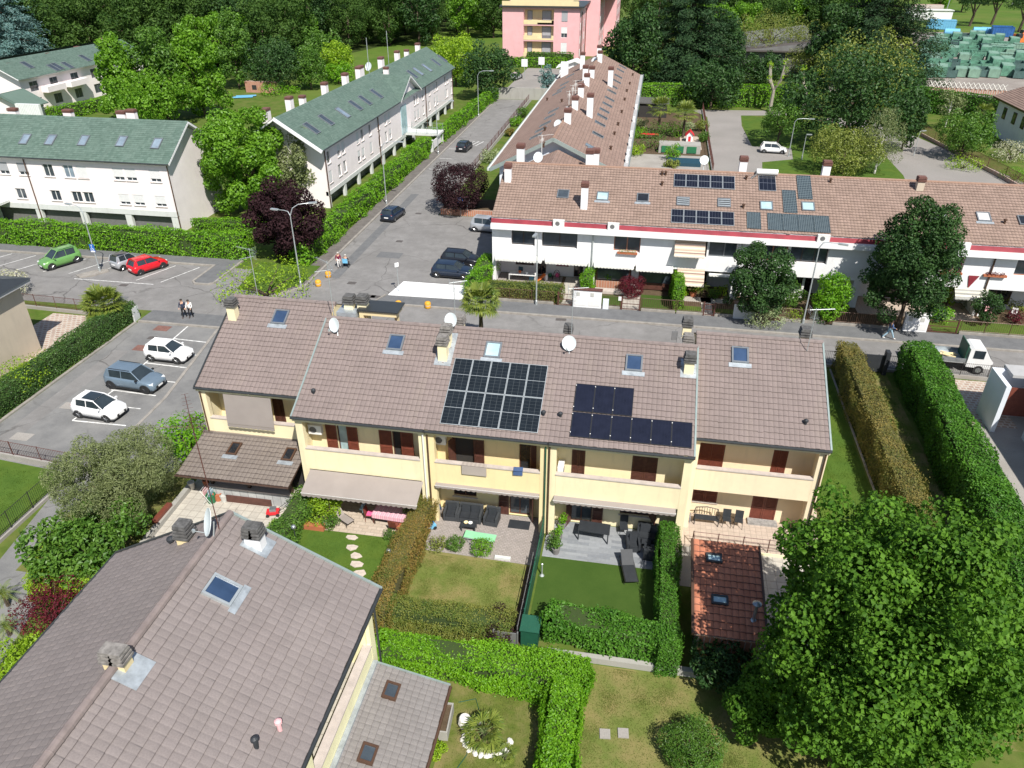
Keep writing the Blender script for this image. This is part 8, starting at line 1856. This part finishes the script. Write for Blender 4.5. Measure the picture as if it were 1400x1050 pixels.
# white terrace porches
table('white garden table laid for a meal in the end porch',-10.6,66.6,0,2.6,1.0,.75,'white_frame','white_plastic');dining_chair('teal chair at the front of the white garden table',-9.6,65.8,pi,'teal','black_iron');dining_chair('teal chair behind the white garden table',-11.0,67.5,0,'teal','black_iron')
for x,y,mt,lb in((-10.9,66.7,'orange_plastic','orange jug on the white garden table'),(-10.2,66.5,'sign_white','white plate stack on the white garden table')):m=MB();m.lathe([(.1,.752),(.14,.85),(.12,.95)],10);o=m.build('tableware',mt);o.location=(x,y,0);tag(o,lb,'tableware')
p=G(690,383);m=MB();m.box(-1.0,.9,-.05,.05,.55,1.15);tag(m.build('beach_towel','pink'),'bright pink towel hung behind the red-green hedge','towel').location=(p.x+.2,63.3,0)
m=MB();m.tube([(-13.2,63.38,0),(-13.2,63.38,1.2)],.03,5);m.tube([(-10.6,63.38,0),(-10.6,63.38,1.2)],.03,5);m.tube([(-13.2,63.38,1.17),(-10.6,63.38,1.17)],.02,5);tag(m.build('drying_rail','galvanised'),'thin drying rail carrying the pink towel','rail')
m=MB();m.box(-7.6,-6.4,68.1,68.2,1.1,2.2);tag(m.build('wall_cloth','maroon'),'dark red cloth hung on the porch wall','cloth')
p=G(741,384);t=thing('toy_slide','orange toddler slide behind the street lamp','slide',(p.x,p.y,0),.6);MB().hexa([(-.6,-.2,.0),(-.6,.2,.0),(.3,.2,.6),(.3,-.2,.6),(-.6,-.2,.06),(-.6,.2,.06),(.3,.2,.68),(.3,-.2,.68)]).build('chute','orange_plastic',t,off=(0,0,0));m=MB();m.box(.3,.5,-.2,.2,0,.62);m.build('ladder','sign_white',t,off=(0,0,0))
p=G(760,383);m=MB();m.tube([(.35*math.cos(pi*k/8),0,.05+.8*math.sin(pi*k/8))for k in range(9)],.025,5);m.tube([(.35*math.cos(pi*k/8),.5,.05+.8*math.sin(pi*k/8))for k in range(9)],.025,5);o=m.build('plant_hoop','black_iron');o.location=(p.x,p.y,0);tag(o,'dark arched hoops beside the orange slide','hoop')
for u,v,mt,lb in((752,379,'leaf_lime','green and yellow toy by the porch wall'),(762,379,'pink','pink ball by the porch wall')):p=G(u,v);m=MB();m.lathe([(.22*math.sin(pi*k/8)+.001,.22-.22*math.cos(pi*k/8))for k in range(9)],10);o=m.build('toy','green_plastic' if mt=='leaf_lime' else mt);o.location=(p.x,p.y,0);tag(o,lb,'toy')
for u,v,lb in((831,391,'terracotta pot with a rounded plant before the glazed porch'),(803,405,'orange pot with a dry plant behind the left meter cabinet'),(947,405,'terracotta pot by the second path')):
 p=G(u,v);t=thing('potted_plant',lb,'potted plant',(p.x,p.y,0));m=MB();m.lathe([(.25,0),(.35,.5),(.3,.5)],12);m.build('pot','terracotta',t,off=(0,0,0));leaves_obj('foliage',[(0,0,.95,.5)],350,.14,'leaf_bright' if u==831 else 'leaf_lime',t,sd(),.6)
m=MB();m.box(-3.6,-.6,64.8,65.6,0,.25);tag(m.build('flower_bed_wall','stone_coping'),'low stone bed along the glazed porch','bed wall')
for u,lb in((858,'flower box under the dark upper window of the second white house'),(1362,'row of red geraniums on the right white balcony'),(1300,'red geraniums on the balcony behind the big dark tree')):
 q=GY(u,341 if u<900 else 371,65.5);t=thing('flower_box',lb,'flower box',(q.x,65.45,3.75));MB().box(-.9,.9,-.12,.1,0,.18).build('box','terracotta',t,off=(0,0,0));leaves_obj('flowers',[(-.6+.3*k,-.02,.26,.17)for k in range(5)],420,.09,'leaf_wine' if u>900 else 'leaf_variegated',t,sd(),.6)
t=table('dark round-edged table in the shaded right porch',31.4,66.4,0,1.6,1.1,.75,'charcoal','black_iron');dining_chair('pinkish folding chair at the right porch',30.4,65.6,.5,'pink_plaster','white_frame');dining_chair('white folding chair at the right porch',32.4,65.6,-.5,'white_frame')
# back gardens, courtyard
t=thing('garden_shed','dark flat-roofed shed at the head of the long back garden','shed',(0,148,0));MB().box(-2,3.0,145,150,0,2.4).build('walls','interior_dark',t);MB().box(-2.3,3.3,144.7,150.3,2.402,2.6).build('roof','slab_cap',t)
t=thing('kennel','white kennel with a red roof and red door','kennel',(6.6,128,0));m=MB();m.box(6.1,7.1,126.8,128.0,0,1.1);m.face([(6.1,126.8,1.1),(7.1,126.8,1.1),(6.6,126.8,1.7)]);m.build('walls','white_plaster',t)
for s in(-1,1):MB().hexa([(6.6,126.6,1.7),(6.6+s*.7,126.6,.95),(6.6+s*.7,128.2,.95),(6.6,128.2,1.7),(6.6,126.6,1.8),(6.6+s*.7,126.6,1.05),(6.6+s*.7,128.2,1.05),(6.6,128.2,1.8)]).build('roof','red_cloth',t)
MB().box(6.4,6.8,126.75,126.79,0,.9).build('door','red_cloth',t)
table('red cloth-covered table in the back garden',.2,128,0,3.0,1.0,.8,'red_cloth','dark_wood')
t=thing('planted_wall','grey planted bank with green panels in the back garden','wall',(4.8,120,0));m=MB();m.box(1.8,8.0,119.0,121.5,0,1.3);m.build('wall','grey_concrete',t)
for k in range(3):MB().box(2.2+k*1.9,3.6+k*1.9,118.9,118.99,.15,1.1).build('panel','green_plastic',t)
m=MB();m.box(3.2,7.8,111.5,114.5,0,.5);tag(m.build('pool_cover','teal'),'dark blue covered basin behind the white terrace ridge','basin');table('pale table in the yard by the gutter',-.9,106,0,2,1,.75,'pale_concrete','dark_wood')
t=thing('brick_barbecue','brick barbecue wall with arched niches on the estate lawn','barbecue',(-74,155,0));p=G(358,127);m=MB();m.box(p.x-3.5,p.x+3.5,p.y,p.y+1.2,0,2.2);m.build('wall','brick_work',t)
for dx in(-1.5,1.2):MB().box(p.x+dx-.5,p.x+dx+.5,p.y-.03,p.y-.002,.6,1.5).build('niche','interior_dark',t)
p=G(332,134);m=MB();m.obox((p.x,p.y,.2),(4,1.2,.08),.4);m.obox((p.x,p.y+1.5,.2),(4,1.0,.08),.4);tag(m.build('board_stack','light_blue'),'pale blue boards lying by the brick barbecue','boards')
for u,v,lb in((717,97,'left white sign post by the far parking'),(740,94,'right white sign post by the far parking')):p=G(u,v+12);t=thing('sign_post',lb,'sign',(p.x,p.y,0),0,'white sign posts');MB().tube([(p.x,p.y,0),(p.x,p.y,4.5)],.06,5).build('pole','galvanised',t);MB().box(p.x-.7,p.x+.7,p.y-.1,p.y-.07,2.8,4.4).build('board','sign_white',t)
hedge('clipped hedge before the pink apartments',[(-37,201.5),(-22.5,202)],2,2.2,'leaf_bright',.45,9,61);hedge('leafy bank under the pink balconies',[(-31,204),(-21,204)],1.6,3.2,'leaf_mid',.45,9,62)
m=MB();m.flat(rect(-25,-22,168,172),.0135);struct(m.build('road_marking','yellow_paint'),'yellow painted bay of the far parking')
pshrub('green shrubs against the pink side wall',803,60,20,4,'leaf_mid',.45,900)
# ------------------------------------------------------------------ container yard
def skip(label,x,y,rz,L,W,H,mat,lid=False,group=None):
 t=thing('waste_container',label,'container',(x,y,0),rz,group);m=MB();w=.1
 for q in((-L/2,L/2,-W/2,-W/2+w),(-L/2,L/2,W/2-w,W/2),(-L/2,-L/2+w,-W/2+w,W/2-w),(L/2-w,L/2,-W/2+w,W/2-w)):m.box(*q,.15,H)
 m.box(-L/2+w,L/2-w,-W/2+w,W/2-w,.15,.3 if not lid else H-.05)
 m.build('body',mat,t,off=(0,0,0));r=MB();n=max(3,int(L/.7))
 for k in range(n+1):
  x0=-L/2+k*L/n
  for s in(-1,1):r.box(x0-.05,x0+.05,s*W/2-.06 if s<0 else W/2+.001,-W/2-.001 if s<0 else W/2+.06,.2,H-.05)
 for s in(-1,1):r.box(-L/2-.03,L/2+.03,s*(W/2+.04)-.05,s*(W/2+.04)+.05,H-.05,H+.06)
 r.build('ribs',mat,t,off=(0,0,0))
 if lid:
  m=MB();n=max(2,int(L/1.6))
  for k in range(n):m.box(-L/2+k*L/n+.05,-L/2+(k+1)*L/n-.05,-W/2+.1,W/2-.1,H-.04,H+.05)
  m.build('lid','skip_pale' if mat=='skip_green' else mat,t,off=(0,0,0))
 return t
SK={'open':skip('open green skip in the rows of the container yard',0,0,0,6.0,2.4,1.5,'skip_green',False,'skips in the container yard'),'lid':skip('closed green container in the rows of the container yard',0,0,0,6.0,2.4,2.4,'skip_green',True,'skips in the container yard'),'dark':skip('dark grey-green skip in the rows of the container yard',0,0,0,6.0,2.4,1.7,'skip_dark',False,'skips in the container yard'),'pale':skip('pale green container in the rows of the container yard',0,0,0,5.0,2.3,1.9,'skip_pale',True,'skips in the container yard')}
rr=random.Random(11);used=set();spots=[]
for row,(v,u0,u1,du)in enumerate(((104,1268,1400,15),(93,1262,1400,14),(84,1258,1400,19),(77,1258,1400,15),(70,1262,1400,17),(64,1268,1395,13),(59,1280,1365,12),(55,1284,1345,11))):
 u=u0
 while u<u1:
  spots.append((u+rr.uniform(-2,2),v+rr.uniform(-1.5,1.5),row));u+=du
for u,v,row in spots:
 p=G(u,v);k=rr.choice(['open','lid','dark','pale','open','lid'])if row else rr.choice(['lid','pale','dark','lid'])
 rz=math.radians(rr.choice([70,78,-15,75,72])if row>1 else 76)+rr.uniform(-.08,.08)
 if k not in used:used.add(k);SK[k].location=p;SK[k].rotation_euler[2]=rz
 else:dup(SK[k],p,rz)
for u,v,L,lb in((1285,40,9,'long pale blue covered container at the back of the yard'),(1368,50,6,'deep blue open container under the umbrella pines')):
 p=G(u,v);skip(lb,p.x,p.y,math.radians(-12),L,4 if L>8 else 5,3.0,'skip_blue' if L<8 else 'light_blue',L>8)
for u,v,lb in((1339,47,'left light blue tank lying in the yard'),(1350,47,'middle light blue tank lying in the yard'),(1358,48,'right light blue tank lying in the yard'),(1300,49,'pale blue tank at the end of the skip rows')):
 p=G(u,v);m=MB();m.tube([(-2.4,0,1.1),(-2.2,0,1.1),(2.2,0,1.1),(2.4,0,1.1)],[.5,1.1,1.1,.5],12);m.box(-1.5,-1.2,-.8,.8,0,.4);m.box(1.2,1.5,-.8,.8,0,.4);o=m.build('storage_tank','light_blue');o.location=p;o.rotation_euler[2]=-.2;tag(o,lb,'tank')
t=thing('site_hut','white and red site huts stacked behind the blue container','hut',G(1270,28));m=MB();m.box(-8,8,0,5,0,3.4);m.build('walls','white_plaster',t,off=(0,0,0));MB().box(-8.3,8.3,-.3,5.3,3.402,3.7).build('roof','pale_concrete',t,off=(0,0,0));MB().box(-6,6,6,10,0,5).build('annex','brick_work',t,off=(0,0,0))
for u,v,lb in((1388,62,'orange digger at the right edge of the yard'),(1394,56,'second orange machine at the right edge of the yard')):
 p=G(u,v);t=thing('digger',lb,'digger',p,.5);MB().box(-2,2,-1.2,1.2,.9,2.0).build('body','orange_plastic',t,off=(0,0,0));MB().box(-.8,.8,-1,.2,2.002,3.2).build('cab','dark_glass',t,off=(0,0,0));MB().tube([(1.5,.4,2),(3.5,.4,4.5),(5.5,.4,1.5)],.3,5).build('boom','orange_plastic',t,off=(0,0,0))
 for s in(-1,1):MB().box(-2.2,2.2,s*1.2-.3,s*1.2+.3,0,.85).build('track','rubber',t,off=(0,0,0))
t=thing('lattice_wall','reddish wall with a pale lattice screen below the container yard','wall',(60,172,0));A_,B_=G(1268,125),G(1375,131);m=MB();d=B_-A_;a=math.atan2(d.y,d.x);c=(A_+B_)/2;m.obox((c.x,c.y,.5),(d.length,.3,1.0),a);m.build('wall','brick_work',t);m=MB();n=int(d.length/.9);u_=d.normalized()
for k in range(n):
 p=A_+u_*(k*.9)+Vector((u_.y,-u_.x,0))*.25
 for s in(0,1):m.tube([p+Vector((0,0,1.0+1.2*s)),p+u_*.9+Vector((0,0,2.2-1.2*s))],.08,4)
m.build('lattice','white_stone',t)
p=G(1290,25);MBp=MB().tube([(0,0,0),(1.5,0,17)],[.2,.12],6);o=MBp.build('utility_pole','galvanised');o.location=p;tag(o,'pale leaning pole behind the site huts','pole');p=G(1383,8);o=MB().tube([(0,0,0),(1,0,14)],[.2,.12],6).build('utility_pole','galvanised');o.location=p;tag(o,'pale blue-grey pole in the far field at the right','pole')
p=[(-5.9,20.3),(-5.2,20.6),(-4.9,20.0),(-5.3,19.5),(-5.0,18.0),(-5.4,17.0)]
tag(MB().tube([(x,y,.03)for x,y in p],.018,5).build('garden_hose','dark_green_metal'),'dark green hose trailing over the bottom lawn by the lean-to','hose')
